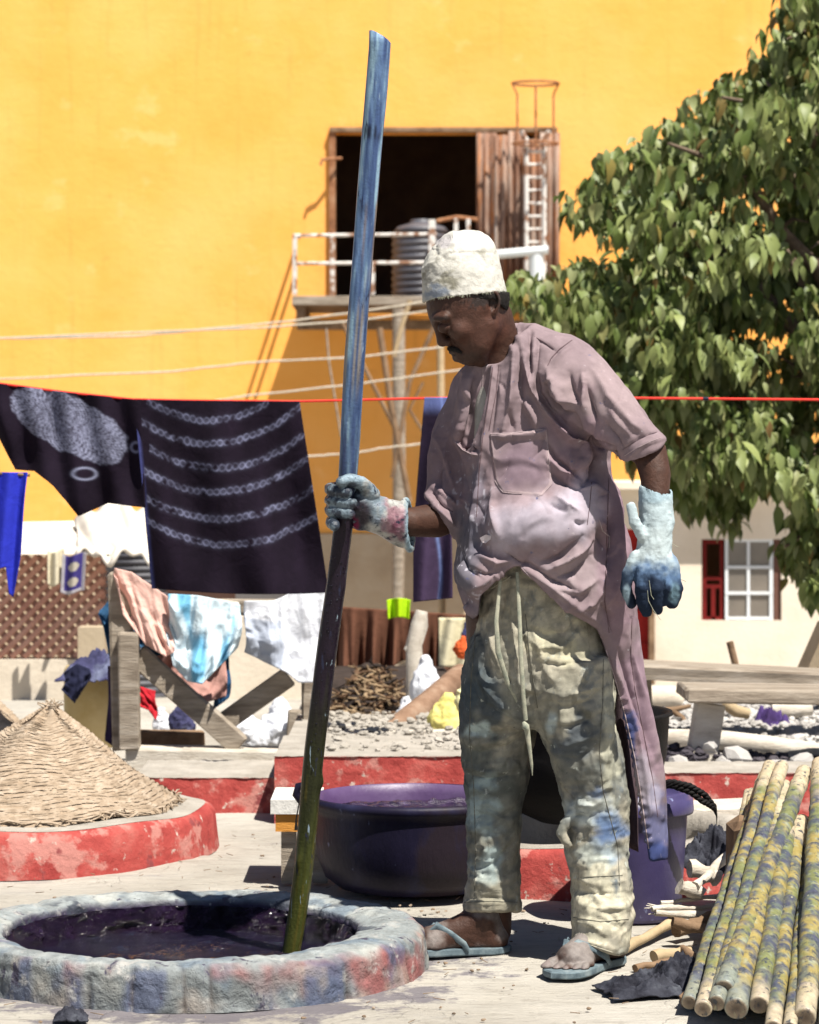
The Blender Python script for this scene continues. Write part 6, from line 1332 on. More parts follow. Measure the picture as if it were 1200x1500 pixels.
stain_or_light((.055, .070, .085), .9, 700, 1035, 45, 45, 1); stain_or_light((.06, .08, .095), .8, 690, 985, 30, 60, 2); stain_or_light((.05, .065, .085), .85, 840, 1085, 48, 30, 3); stain_or_light((.09, .10, .10), .6, 870, 1120, 50, 50, 4)
stain_or_light((.065, .08, .08), .7, 700, 1130, 50, 50, 5); stain_or_light((.09, .10, .09), .6, 730, 1200, 50, 90, 6); stain_or_light((.05, .07, .10), .7, 845, 1190, 25, 30, 7)
stain_or_light((.42, .52, .52), .8, 700, 1070, 20, 11, 8, .4, .09); stain_or_light((.33, .42, .42), .75, 700, 1150, 22, 18, 9); stain_or_light((.34, .43, .43), .75, 712, 1200, 24, 26, 10); stain_or_light((.34, .43, .43), .65, 715, 1270, 22, 30, 11)
stain_or_light((.50, .55, .52), .8, 870, 1190, 32, 24, 12); stain_or_light((.08, .16, .34), .8, 892, 1215, 26, 42, 13, .7, .05); stain_or_light((.48, .54, .50), .6, 875, 1250, 30, 25, 14); stain_or_light((.55, .51, .38), .85, 880, 1330, 50, 55, 15)  # pale patch at the lower hem paints in sunlit cloth
stain_or_light((.42, .50, .50), .7, 806, 1060, 9, 16, 16); stain_or_light((.05, .05, .05), .5, 762, 1130, 16, 90, 17); stain_or_light((.36, .34, .25), .5, 800, 890, 60, 60, 18); stain_or_light((.45, .42, .28), .5, 820, 945, 45, 22, 19); stain_or_light((.5, .48, .36), .6, 893, 1080, 14, 90, 20)  # pale patch below the waist paints sunlight on the bulging fold
gr = sstep(.35, .6, ridged(V * np.array([34, 34, 34]), 77, 3)); C = lerp(C, (.07, .075, .07), gr * .35)
trousers = link('trousers', mesh_np('trousers', V, F, True, C), m_trou, man)
# drawstring
mb = MB()
def strip(pts, wd, th=.003):
    pts = [Vector(p) for p in pts]
    for a, b in zip(pts[:-1], pts[1:]): mb.bar(a, b + (b - a) * .05, th * 1.3, wd, bevel=0)
def yfront(px, py):
    return 5.925 - .15 - .012
mb.tube([P(758, 838, 5.77), P(761, 900, 5.762), P(763, 960, 5.76), P(767, 1020, 5.765), P(770, 1055, 5.775)], [.0040, .0048, .005, .005, .005], 8, flat=.5, jitter=.1)
mb.tube([P(767, 1058, 5.77), P(770, 1064, 5.765), P(773, 1070, 5.77)], [.004, .009, .005], 8)
mb.tube([P(772, 1068, 5.775), P(776, 1095, 5.78), P(779, 1120, 5.785), P(780, 1136, 5.79)], [.006, .005, .0035, .0008], 8, flat=.6, jitter=.15)
mb.tube([P(733, 850, 5.785), P(727, 910, 5.775), P(730, 955, 5.775), P(744, 1000, 5.785), P(762, 1034, 5.80)], [.004, .005, .006, .005, .004], 8, flat=.4, jitter=.1)
mb.build('drawstring', m_string, man)

# ---------------------------------------------------------------- tunic
HX = [600, 655, 664, 672, 684, 693, 700, 703, 720, 743, 754, 762, 796, 824, 850, 876, 887, 904, 915, 929, 939, 950, 953, 980]
HYY = [842, 842, 862, 876, 900, 906, 900, 872, 856, 834, 828, 829, 864, 890, 906, 921, 949, 1002, 1044, 1107, 1170, 1247, 1261, 1258]
f = Field((P(596, 900, 5.8).x, 5.60, P(900, 1275, 6.0).z), (P(1000, 700, 5.9).x, 6.20, P(700, 455, 6.0).z), .0032)
f.loft([(478, 748, 790, 5.93, .05), (490, 722, 815, 5.92, .075), (505, 703, 845, 5.92, .095), (525, 688, 868, 5.92, .11), (550, 676, 880, 5.92, .122), (600, 666, 893, 5.92, .13), (650, 664, 898, 5.92, .135),
        (700, 672, 908, 5.92, .14), (750, 674, 916, 5.92, .15), (800, 668, 924, 5.92, .165), (835, 665, 928, 5.92, .172), (862, 670, 931, 5.92, .172), (885, 680, 933, 5.92, .168), (925, 700, 936, 5.94, .16), (960, 720, 938, 5.96, .155), (1016, 760, 945, 5.98, .145), (1072, 800, 957, 5.99, .135), (1152, 840, 973, 6.0, .12), (1222, 862, 978, 6.0, .11), (1270, 870, 977, 6.0, .105)], 0, 2.35)
f.loft([(925, 700, 936, 5.94, .16), (960, 720, 938, 5.96, .155), (1016, 760, 945, 5.98, .145), (1072, 800, 957, 5.99, .135), (1152, 840, 973, 6.0, .12), (1222, 862, 978, 6.0, .11), (1290, 870, 977, 6.0, .105)], .01, 2.35, neg=True, shrink=.010, cap=False)
# shoulders and sleeves
f.tube([(v3(693, 568, 6.0), .045), (v3(712, 552, 6.0), .05), (v3(760, 528, 5.95), .07), (v3(820, 548, 5.88), .088)], .03)
f.tube([(v3(822, 549, 5.86), .086), (v3(850, 570, 5.83), .083), (v3(893, 612, 5.77), .069), (v3(925, 642, 5.73), .056), (v3(945, 660, 5.715), .0505)], .022)
f.tube([(v3(702, 585, 6.0), .066), (v3(684, 630, 6.0), .074), (v3(668, 675, 5.99), .067), (v3(662, 715, 5.97), .058), (v3(652, 745, 5.945), .055), (v3(644, 757, 5.93), .055)], .02)
# cut the sleeve ends flat and hollow them
sl, X, Y, Z = f.sub(f.lo, f.lo + 9)
pxg = 600 + FPX * X / Y; pyg = 680 + FPX * (CAM_H - Z) / Y
e1 = ((pxg - 944) * .47 + (pyg - 660) * .88) * u - (5.72 - Y) * .25; f.F = np.where((pxg > 905) & (pyg < 730) & (Y < 5.86), np.maximum(f.F, e1), f.F)
e2 = (-(pxg - 642) * .80 + (pyg - 757) * .55) * u; f.F = np.where((pxg < 668) & (pyg < 800) & (pyg > 690), np.maximum(f.F, e2), f.F)
f.tube([(v3(965, 700, 5.70), .041), (v3(935, 648, 5.72), .036)], .004, neg=True)
f.tube([(v3(612, 774, 5.90), .047), (v3(655, 745, 5.94), .040)], .004, neg=True)
# neck opening and placket slit
f.tube([(v3(716, 486, 5.84), .074), (v3(736, 462, 5.90), .068)], .008, neg=True)
f.tube([(v3(706, 528, 5.83), .020), (v3(702, 565, 5.832), .025), (v3(694, 610, 5.84), .030), (v3(688, 642, 5.85), .026), (v3(688, 657, 5.855), .014)], .005, neg=True)
# belly pouch
f.ell(v3(792, 772, 5.775), (.125, .055, .068), .03); f.ell(v3(855, 735, 5.79), (.045, .035, .055), .03); f.ell(v3(850, 850, 5.79), (.055, .035, .055), .03)
f.ell(v3(700, 842, 5.80), (.050, .045, .048), .03); f.ell(v3(845, 672, 5.80), (.022, .022, .024), .02)
f.tube([(v3(688, 893, 5.84), .015), (v3(700, 896, 5.83), .012)], .012)
slope = np.gradient(np.array(HYY, dtype=float), np.array(HX, dtype=float))
hy = np.interp(pxg, HX, HYY) - (5.78 - Y) * 0; sv = np.interp(pxg, HX, np.abs(slope))
cut = ((pyg - hy) / np.sqrt(1 + sv ** 2)) * u
f.F = np.maximum(f.F, cut.astype(np.float32))
V, F = f.mesh(2)
st = []
# drapes from the collar
S(13, 7, 10, (757, 486), (752, 540), (748, 590), (735, 640)); S(-9, 6, 6, (768, 520), (762, 560), (768, 600), (782, 630))
S(15, 9, 6, (762, 484), (768, 530), (780, 575), (800, 605), (822, 632), (850, 655)); S(-12, 6, 6, (790, 500), (785, 545), (790, 575), (805, 598), (828, 620))
S(9, 5, 7, (784, 490), (784, 530), (784, 565)); S(-9, 4, 4, (777, 484), (777, 515), (778, 560))
S(12, 8, 8, (762, 582), (775, 605), (785, 628)); S(-7, 10, 10, (745, 598), (748, 618), (746, 632))
S(14, 9, 7, (815, 625), (832, 645), (855, 652), (858, 672), (850, 692)); S(-10, 8, 7, (800, 645), (815, 672), (838, 690), (855, 700)); S(-12, 7, 8, (862, 640), (872, 665), (868, 695), (850, 712))
S(10, 8, 8, (800, 668), (820, 690), (845, 700)); S(-9, 7, 7, (806, 690), (825, 706), (848, 716))
# armhole and shoulder
S(-3, 2, 2, (838, 500), (820, 512), (806, 528), (800, 540)); S(-3, 2, 2, (783, 494), (800, 504), (815, 515)); S(3, 3, 3, (842, 505), (824, 518), (812, 532))
S(11, 6, 8, (802, 542), (812, 565), (826, 585), (845, 592)); S(-13, 5, 7, (798, 556), (806, 580), (824, 602), (838, 606)); S(10, 7, 5, (852, 545), (856, 570), (853, 600)); S(-9, 8, 8, (834, 545), (838, 570), (848, 590))
S(-11, 8, 9, (858, 560), (866, 590), (874, 620)); S(11, 12, 10, (870, 545), (890, 585), (925, 625), (948, 640)); S(-7, 8, 8, (885, 615), (905, 640), (915, 660)); S(7, 6, 8, (893, 600), (905, 620), (925, 640))
S(-16, 7, 6, (838, 606), (850, 632), (870, 648), (896, 656)); S(-12, 8, 8, (896, 656), (905, 690), (915, 720))
S(9, 5, 5, (796, 560), (812, 556), (826, 580), (830, 600)); S(6, 4, 5, (798, 564), (808, 576), (812, 590)); S(5, 4, 4, (812, 566), (820, 572), (824, 585))
S(4, 3, 3, (919, 672), (942, 652), (972, 643)); S(-3, 2, 3, (912, 660), (936, 642), (964, 634)); 
# placket, left front
S(4, 3, 4, (722, 540), (716, 600), (708, 640), (703, 700), (700, 760)); S(-5, 3, 3, (730, 536), (726, 590), (720, 635)); S(-8, 6, 6, (693, 560), (690, 600), (684, 640)); S(9, 6, 6, (680, 548), (686, 590), (676, 625), (668, 648))
S(5, 2, 2, (668, 648), (678, 660), (690, 666), (704, 667)); S(-8, 3, 6, (672, 644), (685, 654), (702, 659)); S(-9, 8, 8, (655, 640), (672, 680), (682, 720)); S(8, 7, 7, (640, 640), (655, 680), (664, 715))
S(-7, 6, 6, (690, 690), (686, 740), (678, 790)); S(9, 9, 9, (702, 700), (698, 760), (690, 810)); S(6, 4, 4, (644, 622), (636, 660), (634, 690)); S(-6, 6, 6, (650, 655), (645, 700), (652, 730))
S(7, 4, 4, (624, 724), (636, 742), (652, 758), (668, 772)); S(-7, 4, 4, (632, 718), (646, 736), (662, 748)); S(6, 4, 4, (640, 715), (654, 730), (668, 740)); S(-5, 4, 4, (630, 735), (642, 758), (656, 776))
# belly region and the fold hanging over
S(9, 4, 12, (722, 710), (724, 760), (732, 790)); S(-11, 6, 7, (795, 822), (820, 815), (845, 795), (853, 785)); S(14, 7, 7, (802, 836), (828, 824), (850, 806), (866, 790)); S(-9, 6, 8, (812, 846), (840, 836), (866, 812))
S(-7, 6, 6, (803, 735), (818, 742), (830, 750)); S(-6, 5, 5, (842, 762), (852, 768), (858, 765)); S(7, 6, 8, (815, 730), (830, 742), (848, 748)); S(6, 3, 8, (850, 715), (872, 712), (886, 725), (887, 750), (876, 780))
S(8, 5, 4, (878, 762), (884, 778), (892, 800)); S(-8, 4, 4, (876, 770), (878, 785), (886, 802)); S(-10, 6, 6, (893, 760), (895, 800), (892, 840)); S(10, 9, 9, (905, 720), (908, 800), (905, 880)); S(-8, 6, 6, (920, 700), (918, 760), (920, 820))
S(8, 5, 10, (764, 830), (800, 855), (836, 882), (880, 915)); S(-9, 6, 6, (775, 824), (808, 848), (850, 868)); S(9, 8, 8, (816, 862), (848, 868), (874, 850)); S(-6, 4, 4, (740, 808), (760, 822), (778, 826)); S(10, 7, 7, (700, 815), (725, 828), (750, 820))
S(-8, 6, 6, (672, 800), (684, 830), (706, 848)); S(8, 6, 6, (690, 862), (706, 855), (722, 842)); S(-6, 3, 3, (690, 830), (712, 842), (728, 838)); S(7, 6, 6, (840, 895), (868, 885), (885, 862)); S(-7, 6, 6, (880, 880), (893, 900), (897, 930))
# tail
S(10, 6, 8, (893, 960), (912, 1010), (930, 1070), (945, 1150), (952, 1230)); S(-9, 6, 6, (905, 950), (925, 1010), (945, 1070), (958, 1150)); S(8, 7, 7, (918, 930), (935, 1000), (950, 1060), (965, 1130), (970, 1200)); S(-4, 2, 2, (925, 905), (925, 970), (940, 1040), (960, 1120))
for k in range(16): S(3, 3, 3, (906 + k * 2.6, 1020 + k * 14), (915 + k * 2.6, 1026 + k * 14))
for k in range(46):
    cx, cy = random.uniform(640, 930), random.uniform(560, 900); a = random.uniform(.6, 2.2); L = random.uniform(14, 34)
    S(random.choice((-2.6, -1.8, 2.2, 3.2)), 3, 4, (cx - L * math.cos(a), cy - L * math.sin(a)), (cx, cy), (cx + L * math.cos(a + .4), cy + L * math.sin(a + .4)))
st = [(a_, b_ * 1.75, c_ * .95, d_ * .95) for a_, b_, c_, d_ in st]
V = fold(V, F, st, .5, lee=True)
N = vnormals(V, F); q = topx(V)
# pocket: a raised panel with crisp edges
def inpoly(q, poly):
    r = np.zeros(len(q), bool); x, y = q.T; n = len(poly)
    for i in range(n):
        x1, y1 = poly[i]; x2, y2 = poly[(i + 1) % n]
        c = ((y1 > y) != (y2 > y)) & (x < (x2 - x1) * (y - y1) / (y2 - y1 + 1e-9) + x1); r ^= c
    return r
def polydist(q, poly):
    best = np.full(len(q), 1e9)
    for i in range(len(poly)):
        a = np.array(poly[i]); b = np.array(poly[(i + 1) % len(poly)]); d = b - a
        t = np.clip(((q - a) @ d) / (d @ d), 0, 1); best = np.minimum(best, np.linalg.norm(q - a - t[:, None] * d, axis=1))
    return best * np.where(inpoly(q, poly), 1, -1)
pocket = [(718, 636), (760, 634), (800, 628), (804, 670), (808, 708), (794, 726), (768, 724), (738, 721), (728, 706)]
pd = polydist(q, pocket); fr_ = (N[:, 1] < 0)
lip = pill(q, 760, 632, 42, 12, 1, 0) * (pd > 0)
V = V + N * ((sstep(-1.5, 1.5, pd) * .0032 + lip * .010 * sstep(0, 1.5, pd)) * fr_)[:, None]
V = V + N * (fbm(V * 16, 61, 3) * .004 + ridged(V * np.array([26, 26, 13]) + fbm(V * 9, 4, 2)[:, None], 71, 2) * .0016)[:, None]
V = V.astype(np.float32); n1 = fbm(V * 11, 3, 5); n2 = fbm(V * 38, 9, 4)
C = np.tile(np.array([.22, .166, .178], dtype=np.float32), (len(V), 1)) * (1 + .10 * n2 + .14 * n1)[:, None]
stain_or_light((.29, .225, .228), .55, 890, 570, 90, 60, 1, .3, .02); stain_or_light((.36, .325, .375), .85, 785, 765, 72, 48, 3, .45, .03); stain_or_light((.40, .35, .40), .7, 860, 730, 32, 36, 4); stain_or_light((.31, .25, .26), .6, 850, 840, 50, 30, 5)  # sunlit shoulder painted in; belly patch is pale staining plus painted highlight
stain_or_light((.17, .12, .155), .6, 765, 680, 45, 42, 6, .4, .03); stain_or_light((.21, .13, .17), .5, 905, 800, 30, 130, 7, .3, .02); stain_or_light((.10, .105, .13), .75, 683, 800, 22, 80, 8, .5, .03); stain_or_light((.13, .125, .16), .6, 700, 745, 14, 60, 9)
stain_or_light((.22, .145, .175), .5, 840, 640, 40, 60, 10); stain_or_light((.26, .175, .22), .6, 940, 1030, 30, 110, 12); stain_or_light((.05, .075, .20), .9, 920, 1090, 12, 52, 13, .7, .06); stain_or_light((.10, .12, .24), .75, 955, 1215, 26, 55, 14, .6, .05); stain_or_light((.04, .06, .17), .85, 962, 1250, 20, 22, 15, .5, .06)
stain_or_light((.36, .33, .38), .6, 945, 1150, 16, 50, 16, .6, .05); stain_or_light((.17, .115, .13), .5, 655, 680, 40, 80, 17, .3)
sp = sstep(.52, .62, vnoise(V * 120, 91)) * pill(q, 690, 790, 34, 110, 31, .4); C = lerp(C, (.42, .40, .45), sp * .7)
edge = sstep(2.2, .4, np.abs(pd - 1.2)) * fr_; C = lerp(C, (.42, .33, .33), edge * .5)
tunic = link('tunic', mesh_np('tunic', V, F, True, C), m_tunic, man)
# seams, laid on the cloth
from mathutils.bvhtree import BVHTree
def bvh_of(o):
    me = o.data; off = root_loc(o); return BVHTree.FromPolygons([tuple(v.co + off) for v in me.vertices], [tuple(p.vertices) for p in me.polygons])
def seam(bv, pts, r, name, mat, parent, step=3.0, lift=.0004, flat=.6):
    out = []; cam_p = Vector((0, 0, CAM_H))
    for (x0, y0), (x1, y1) in zip(pts[:-1], pts[1:]):
        n = max(2, int(math.hypot(x1 - x0, y1 - y0) / step))
        for k in range(n):
            t = k / n; d = (P(x0 + (x1 - x0) * t, y0 + (y1 - y0) * t, 5.0) - cam_p).normalized(); h = bv.ray_cast(cam_p, d)
            if h[0] is not None and (not out or (h[0] - out[-1]).length < .05): out.append(h[0] - d * lift)
    if len(out) > 2: mb = MB(); mb.tube(out, [r * random.uniform(.8, 1.2) for _ in out], 5, flat=flat); mb.build(name, mat, parent)
bt = bvh_of(tunic)
m_seam = mat_noise('mauve_seam_light', [(.30, .23, .235), (.38, .31, .32)], scale=60, rough=.9); m_seamd = mat_noise('mauve_seam_dark', [(.09, .055, .065), (.14, .095, .10)], scale=60, rough=.9)
for pts, r, mt in (([(718, 636), (745, 635), (775, 632), (799, 628)], .0017, m_seam), ([(800, 628), (803, 660), (807, 700), (808, 709), (794, 725), (785, 727)], .0011, m_seam), ([(725, 704), (731, 714), (737, 721), (752, 723), (768, 723)], .0014, m_seam), ([(718, 637), (722, 670), (727, 703)], .0009, m_seamd),
                   ([(838, 498), (820, 511), (808, 524), (801, 538)], .0011, m_seamd), ([(783, 493), (797, 501), (814, 513)], .0010, m_seamd), ([(722, 538), (716, 585), (708, 635), (702, 690), (698, 760)], .0010, m_seamd), ([(731, 534), (727, 575), (720, 610), (716, 634)], .0009, m_seamd), ([(708, 540), (705, 600), (702, 650)], .0010, m_seam),
                   ([(668, 648), (678, 659), (690, 665), (703, 667)], .0014, m_seam), ([(912, 659), (930, 647), (950, 637), (965, 632)], .0009, m_seamd), ([(915, 668), (932, 657), (952, 647), (971, 640)], .0012, m_seam), ([(892, 700), (890, 760), (888, 830), (886, 880), (893, 930)], .0011, m_seamd), ([(926, 905), (924, 960), (930, 1010), (942, 1070), (956, 1140), (964, 1200)], .0010, m_seamd),
                   ([(888, 952), (904, 1004), (916, 1048), (930, 1110), (940, 1172), (951, 1246)], .0015, m_seam), ([(764, 832), (797, 867), (824, 891), (850, 907), (874, 920)], .0012, m_seam), ([(878, 762), (883, 778), (893, 786), (892, 806)], .0014, m_seam), ([(867, 706), (864, 740), (860, 772)], .0008, m_seamd), ([(706, 531), (722, 528), (738, 518), (748, 502), (754, 486)], .0012, m_seamd), ([(634, 722), (650, 740), (666, 752)], .0010, m_seamd), ([(760, 484), (764, 520), (772, 560)], .0009, m_seam)):
    seam(bt, pts, r, 'seam', mt, tunic)
bt = bvh_of(trousers); m_ts = mat_noise('khaki_seam', [(.08, .08, .065), (.16, .15, .12)], scale=60, rough=.9); m_tl = mat_noise('khaki_hem_light', [(.36, .34, .27), (.44, .42, .34)], scale=60, rough=.9)
for pts, r, mt in (([(884, 965), (883, 1030), (878, 1100), (884, 1160), (905, 1240), (908, 1300)], .0011, m_ts), ([(697, 930), (690, 1000), (688, 1080), (694, 1150), (697, 1240), (695, 1320)], .0010, m_ts), ([(680, 1322), (720, 1320), (761, 1322)], .0010, m_ts), ([(770, 900), (776, 960), (788, 1040)], .0010, m_ts),
                   ([(850, 1285), (915, 1282)], .0010, m_ts), ([(840, 1344), (880, 1350), (924, 1346)], .0012, m_ts),
                   ([(704, 880), (702, 905), (697, 930)], .0012, m_tl), ([(720, 862), (740, 850), (752, 842)], .0016, m_tl), ([(838, 1374), (870, 1386), (900, 1396)], .0014, m_tl)):
    seam(bt, pts, r, 'seam', mt, trousers)
# back panel seen through the side slit
mb = MB()
def bp(a, b):
    px = 835 + a * (96 + 4 * b) ; py = 930 + b * (318 - 40 * (1 - a)); return P(px + 14 * b * (1 - a), py, 6.13 + .012 * math.sin(a * 14) - .02 * b)
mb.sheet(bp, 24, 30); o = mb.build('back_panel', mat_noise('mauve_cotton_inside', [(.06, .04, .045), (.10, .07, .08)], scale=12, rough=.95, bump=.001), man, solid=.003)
# undershirt in the neck opening
f = Field((P(680, 600, 5.7).x, 5.70, P(680, 665, 5.8).z), (P(730, 600, 5.9).x, 5.95, P(700, 540, 5.9).z), .003)
f.tube([(v3(712, 550, 5.882), .028), (v3(716, 610, 5.882), .034), (v3(712, 655, 5.885), .030)], 0)
V, F = f.mesh(1); link('undershirt', mesh_np('undershirt', V, F, True), mat_noise('grey_undershirt', [(.30, .29, .26), (.42, .41, .38)], scale=30, rough=.95), man)
# loose scrap stitched on the front, thread
mb = MB(); 
scr = [P(703, 788, 5.755), P(712, 783, 5.748), P(720, 785, 5.75), (P(719, 790, 5.75)), P(711, 796, 5.752), P(706, 794, 5.755)]
mb.prism(scr, (0, .003, 0)); mb.build('cloth_patch', mat_noise('pale_cloth_patch', [(.42, .36, .38), (.5, .45, .47)], scale=40, rough=.9), man)
mb = MB()
for i, (bx_, by_) in enumerate(((733, 548), (733, 556), (705, 706))):
    c = P(bx_, by_, 5.8)
# stitch rows along seams of the placket
def surf_y(px, py, V=V): return 5.76
# ---------------------------------------------------------------- gloves
def glove(name, build, colour, lo, hi, mat, h=.0021):
    f = Field(lo, hi, h); build(f); V, F = f.mesh(2); N = vnormals(V, F)
    V = V + N * (fbm(V * 60, 7, 3) * .0022 + ridged(V * 85, 17, 2) * .0010)[:, None]
    q = topx(V); C = colour(V, q, vnormals(V, F)); return link(name, mesh_np(name, V, F, True, C), mat, man)
def gl(f):   # hanging left hand (right in the picture)
    Yg = 5.66
    f.tube([(v3(960, 722, Yg + .02), .0365), (v3(962, 765, Yg + .01), .0385), (v3(960, 795, Yg), .034)], 0)
    f.tube([(v3(958, 798, Yg), .034), (v3(956, 822, Yg - .005), .044), (v3(958, 842, Yg - .008), .046)], .015, flat=((0, 1, 0), 1.5))
    f.tube([(v3(978, 830, Yg), .026), (v3(980, 850, Yg), .024)], .015)
    f.tube([(v3(925, 742, Yg - .02), .010), (v3(930, 765, Yg - .022), .0125), (v3(940, 785, Yg - .02), .012)], .010, flat=((0, 1, 0), 1.6))
    f.tube([(v3(932, 815, Yg - .01), .014), (v3(920, 838, Yg - .016), .0125), (v3(917, 862, Yg - .012), .0125), (v3(925, 884, Yg - .006), .0105)], .006)
    f.tube([(v3(944, 836, Yg - .028), .016), (v3(941, 860, Yg - .034), .0165), (v3(942, 880, Yg - .026), .0155), (v3(947, 896, Yg - .014), .0125)], .005)
    f.tube([(v3(960, 840, Yg - .026), .013), (v3(962, 862, Yg - .036), .0145), (v3(962, 882, Yg - .026), .0125), (v3(964, 893, Yg - .012), .011)], .003)
    f.tube([(v3(974, 842, Yg - .022), .013), (v3(977, 862, Yg - .028), .0135), (v3(974, 880, Yg - .018), .012)], .003)
    f.tube([(v3(986, 842, Yg - .010), .015), (v3(990, 862, Yg - .010), .0165), (v3(984, 882, Yg - .004), .0145)], .004)
    f.tube([(v3(962, 700, Yg + .02), .034), (v3(961, 735, Yg + .015), .031)], .003, neg=True)
def glc(V, q, N):
    n = fbm(V * 40, 5, 4); C = np.tile(np.array([.36, .43, .45], dtype=np.float32), (len(V), 1)) * (1 + .22 * n)[:, None]
    C = lerp(C, (.46, .52, .52), pill(q, 955, 800, 30, 30, 3) * .5)
    C = lerp(C, (.20, .30, .36), pill(q, 960, 725, 40, 14, 5) * .5)
    C = lerp(C, (.05, .10, .20), sstep(812, 840, q[:, 1] + n * 26) * .9)
    C = lerp(C, (.008, .011, .022), sstep(832, 852, q[:, 1] + n * 26 + np.where(q[:, 0] > 975, -12, 0)) * .9)
    C = lerp(C, (.03, .045, .07), pill(q, 918, 855, 10, 30, 8, .3) * .7)
    C = lerp(C, (.30, .40, .46), pill(q, 918, 872, 5, 14, 8, .3) * .7)
    C = lerp(C, (.20, .32, .38), pill(q, 988, 868, 9, 18, 9, .5, .1) * .5); return C
g_left = glove('glove', gl, glc, (P(900, 800, 5.6).x, 5.56, P(900, 922, 5.6).z), (P(1012, 800, 5.7).x, 5.76, P(900, 700, 5.7).z), m_glove)
g_left['label'] = 'pale blue cotton glove with navy fingers, on the hanging hand'
YS = 5.785
def gr_(f):  # gripping right hand (left in the picture)
    f.tube([(v3(548, 752, 5.815), .037), (v3(570, 760, 5.835), .044), (v3(594, 769, 5.855), .052)], 0, flat=((0, 1, 0), 1.12))
    f.tube([(v3(528, 738, 5.80), .034), (v3(548, 752, 5.815), .037)], .02)
    f.tube([(v3(522, 722, 5.815), .026), (v3(524, 745, 5.81), .028), (v3(528, 764, 5.81), .020)], .012)
    f.tube([(v3(546, 724, 5.79), .017), (v3(530, 708, 5.765), .0155), (v3(512, 703, 5.745), .0135), (v3(500, 706, 5.742), .012)], .008)
    f.tube([(v3(530, 712, 5.83), .018), (v3(510, 703, 5.835), .015)], .01)
    for py, tx, r in ((717, 508, .0135), (733, 516, .0132), (748, 513, .0128), (765, 490, .0135)):
        f.tube([(v3(518, py + 1, 5.835), r), (v3(494, py - 3, 5.832), r), (v3(484 if py < 760 else 486, py - 1, 5.80), r), (v3(487 if py < 760 else 487, py + 1, 5.766), r), (v3(tx, py + 5, 5.746), r * .9)], .0035)
    # gauntlet opening with rolled rim
    e = f.sub(f.lo, f.lo + 9)[1:]
    pxg = 600 + FPX * e[0] / e[1]; pyg = 680 + FPX * (CAM_H - e[2]) / e[1]
    f.F = np.maximum(f.F, ((pxg - 598) * .93 - (pyg - 770) * .02) * u - .0)
    f.tube([(v3(612, 775, 5.865), .050), (v3(572, 762, 5.84), .036)], .003, neg=True)
    ring = []
    for k in range(19):
        a = 2 * math.pi * k / 18; c = v3(597, 769, 5.857); ring.append((c + np.array([.010 * math.cos(a + .6) * 1.0, .048 * math.cos(a), .055 * math.sin(a)], dtype=np.float32), .0075))
    f.tube(ring, .004)
def grc(V, q, N):
    n = fbm(V * 45, 5, 4); C = np.tile(np.array([.36, .36, .34], dtype=np.float32), (len(V), 1)) * (1 + .25 * n)[:, None]
    C = lerp(C, (.22, .055, .10), pill(q, 578, 757, 22, 20, 3, .8, .08) * .65)
    C = lerp(C, (.12, .03, .06), pill(q, 590, 775, 16, 18, 4, .6, .1) * .8)
    C = lerp(C, (.13, .19, .24), pill(q, 548, 730, 16, 36, 6, .6, .08) * .8)
    C = lerp(C, (.20, .29, .34), sstep(590, 598, q[:, 0] + n * 4) * .9)
    C = lerp(C, (.10, .15, .19), sstep(545, 525, q[:, 0] + n * 8) * .85)
    C = lerp(C, (.018, .022, .035), sstep(-.15, .2, fbm(V * 70, 15, 4) + .1) * sstep(556, 520, q[:, 0]) * sstep(697, 712, q[:, 1]) * .9)
    C = lerp(C, (.02, .012, .02), pill(q, 530, 755, 16, 22, 16, .3) * .9)
    C = lerp(C, (.16, .01, .05), pill(q, 520, 765, 7, 12, 17, .4) * .8)
    C = lerp(C, (.05, .08, .06), pill(q, 575, 803, 14, 8, 18, .4) * .7)
    C = lerp(C, (.24, .32, .38), pill(q, 515, 701, 20, 6, 19, .4) * .8); return C
g_r = glove('glove', gr_, grc, (P(470, 800, 5.7).x, 5.715, P(900, 830, 5.75).z), (P(622, 800, 5.9).x, 5.92, P(900, 685, 5.8).z), m_glove_wet)
g_r['label'] = 'wet dye-stained glove with rolled blue cuff, gripping the pole'
mb = MB()
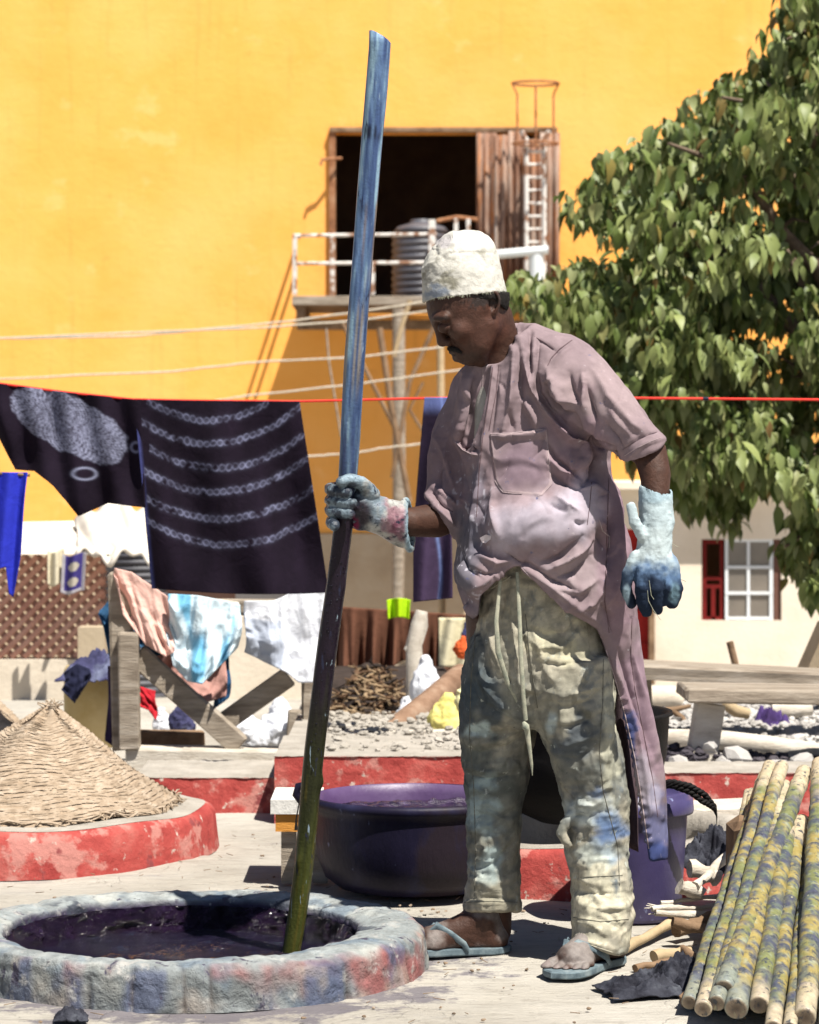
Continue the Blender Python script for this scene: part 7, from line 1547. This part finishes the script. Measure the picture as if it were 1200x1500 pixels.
for p in ([(948, 860), (950, 880), (958, 895), (968, 908)], [(985, 797), (990, 800), (993, 801)], [(994, 848), (1001, 850), (1005, 852)], [(951, 850), (954, 872), (958, 878)]):
    mb.tube([P(x, y, 5.615 if x < 980 else 5.65) for x, y in p], .0007, 5)
mb.build('loose_thread', m_string, g_left)

# ---------------------------------------------------------------- sandals
def sandal(q_, side):
    R = []; n = 40
    prof = [(-.012, .0), (-.006, .026), (.03, .037), (.08, .036), (.13, .040), (.18, .050), (.225, .050), (.255, .034), (.268, .0)]
    L = [p[0] for p in prof]; Wd = [p[1] for p in prof]
    top = []; 
    for k in range(n):
        a = math.pi * 2 * k / n; x = .128 - .140 * math.cos(a); w_ = float(np.interp(x, L, Wd)); yy = w_ * (1 if math.sin(a) >= 0 else -1) * min(1, abs(math.sin(a)) * 1.8)
        top.append((x, yy))
    vs = []; mbx = MB()
    for z, s in ((.0, .97), (.003, 1.0), (.0135, 1.0), (.0165, .975)):
        for x, y in top: vs.append(Vector(q_(.128 + (x - .128) * s, y * s, z)))
    fs = [(r*n+k, r*n+(k+1) % n, (r+1)*n+(k+1) % n, (r+1)*n+k) for r in range(3) for k in range(n)]
    fs += [tuple(range(n - 1, -1, -1)), tuple(range(3 * n, 4 * n))]
    mbx.add(vs, fs); o = mbx.build('sandal', m_sandal, man)
    mbx = MB()
    for b in (.040, -.040):
        mbx.tube([Vector(q_(.200, .020, .020)), Vector(q_(.188, .020, .046)), Vector(q_(.165, .020 + (b - .02) * .35, .066 if b > 0 else .064)), Vector(q_(.135, .02 + (b - .02) * .80, .050)), Vector(q_(.105, b * 1.0, .028)), Vector(q_(.095, b * 1.0, .012))], [.004, .006, .009, .009, .008, .006], 10, flat=.45)
        mbx.tube([Vector(q_(.186, .020, .052)), Vector(q_(.162, .020 + (b - .02) * .35, .073 if b > 0 else .071)), Vector(q_(.132, .02 + (b - .02) * .82, .056)), Vector(q_(.103, b * 1.05, .032))], [.0015, .002, .002, .0015], 6)
    mbx.build('strap', m_sandal, o)
sandal(fr[3], 1); sandal(fl[3], -1)
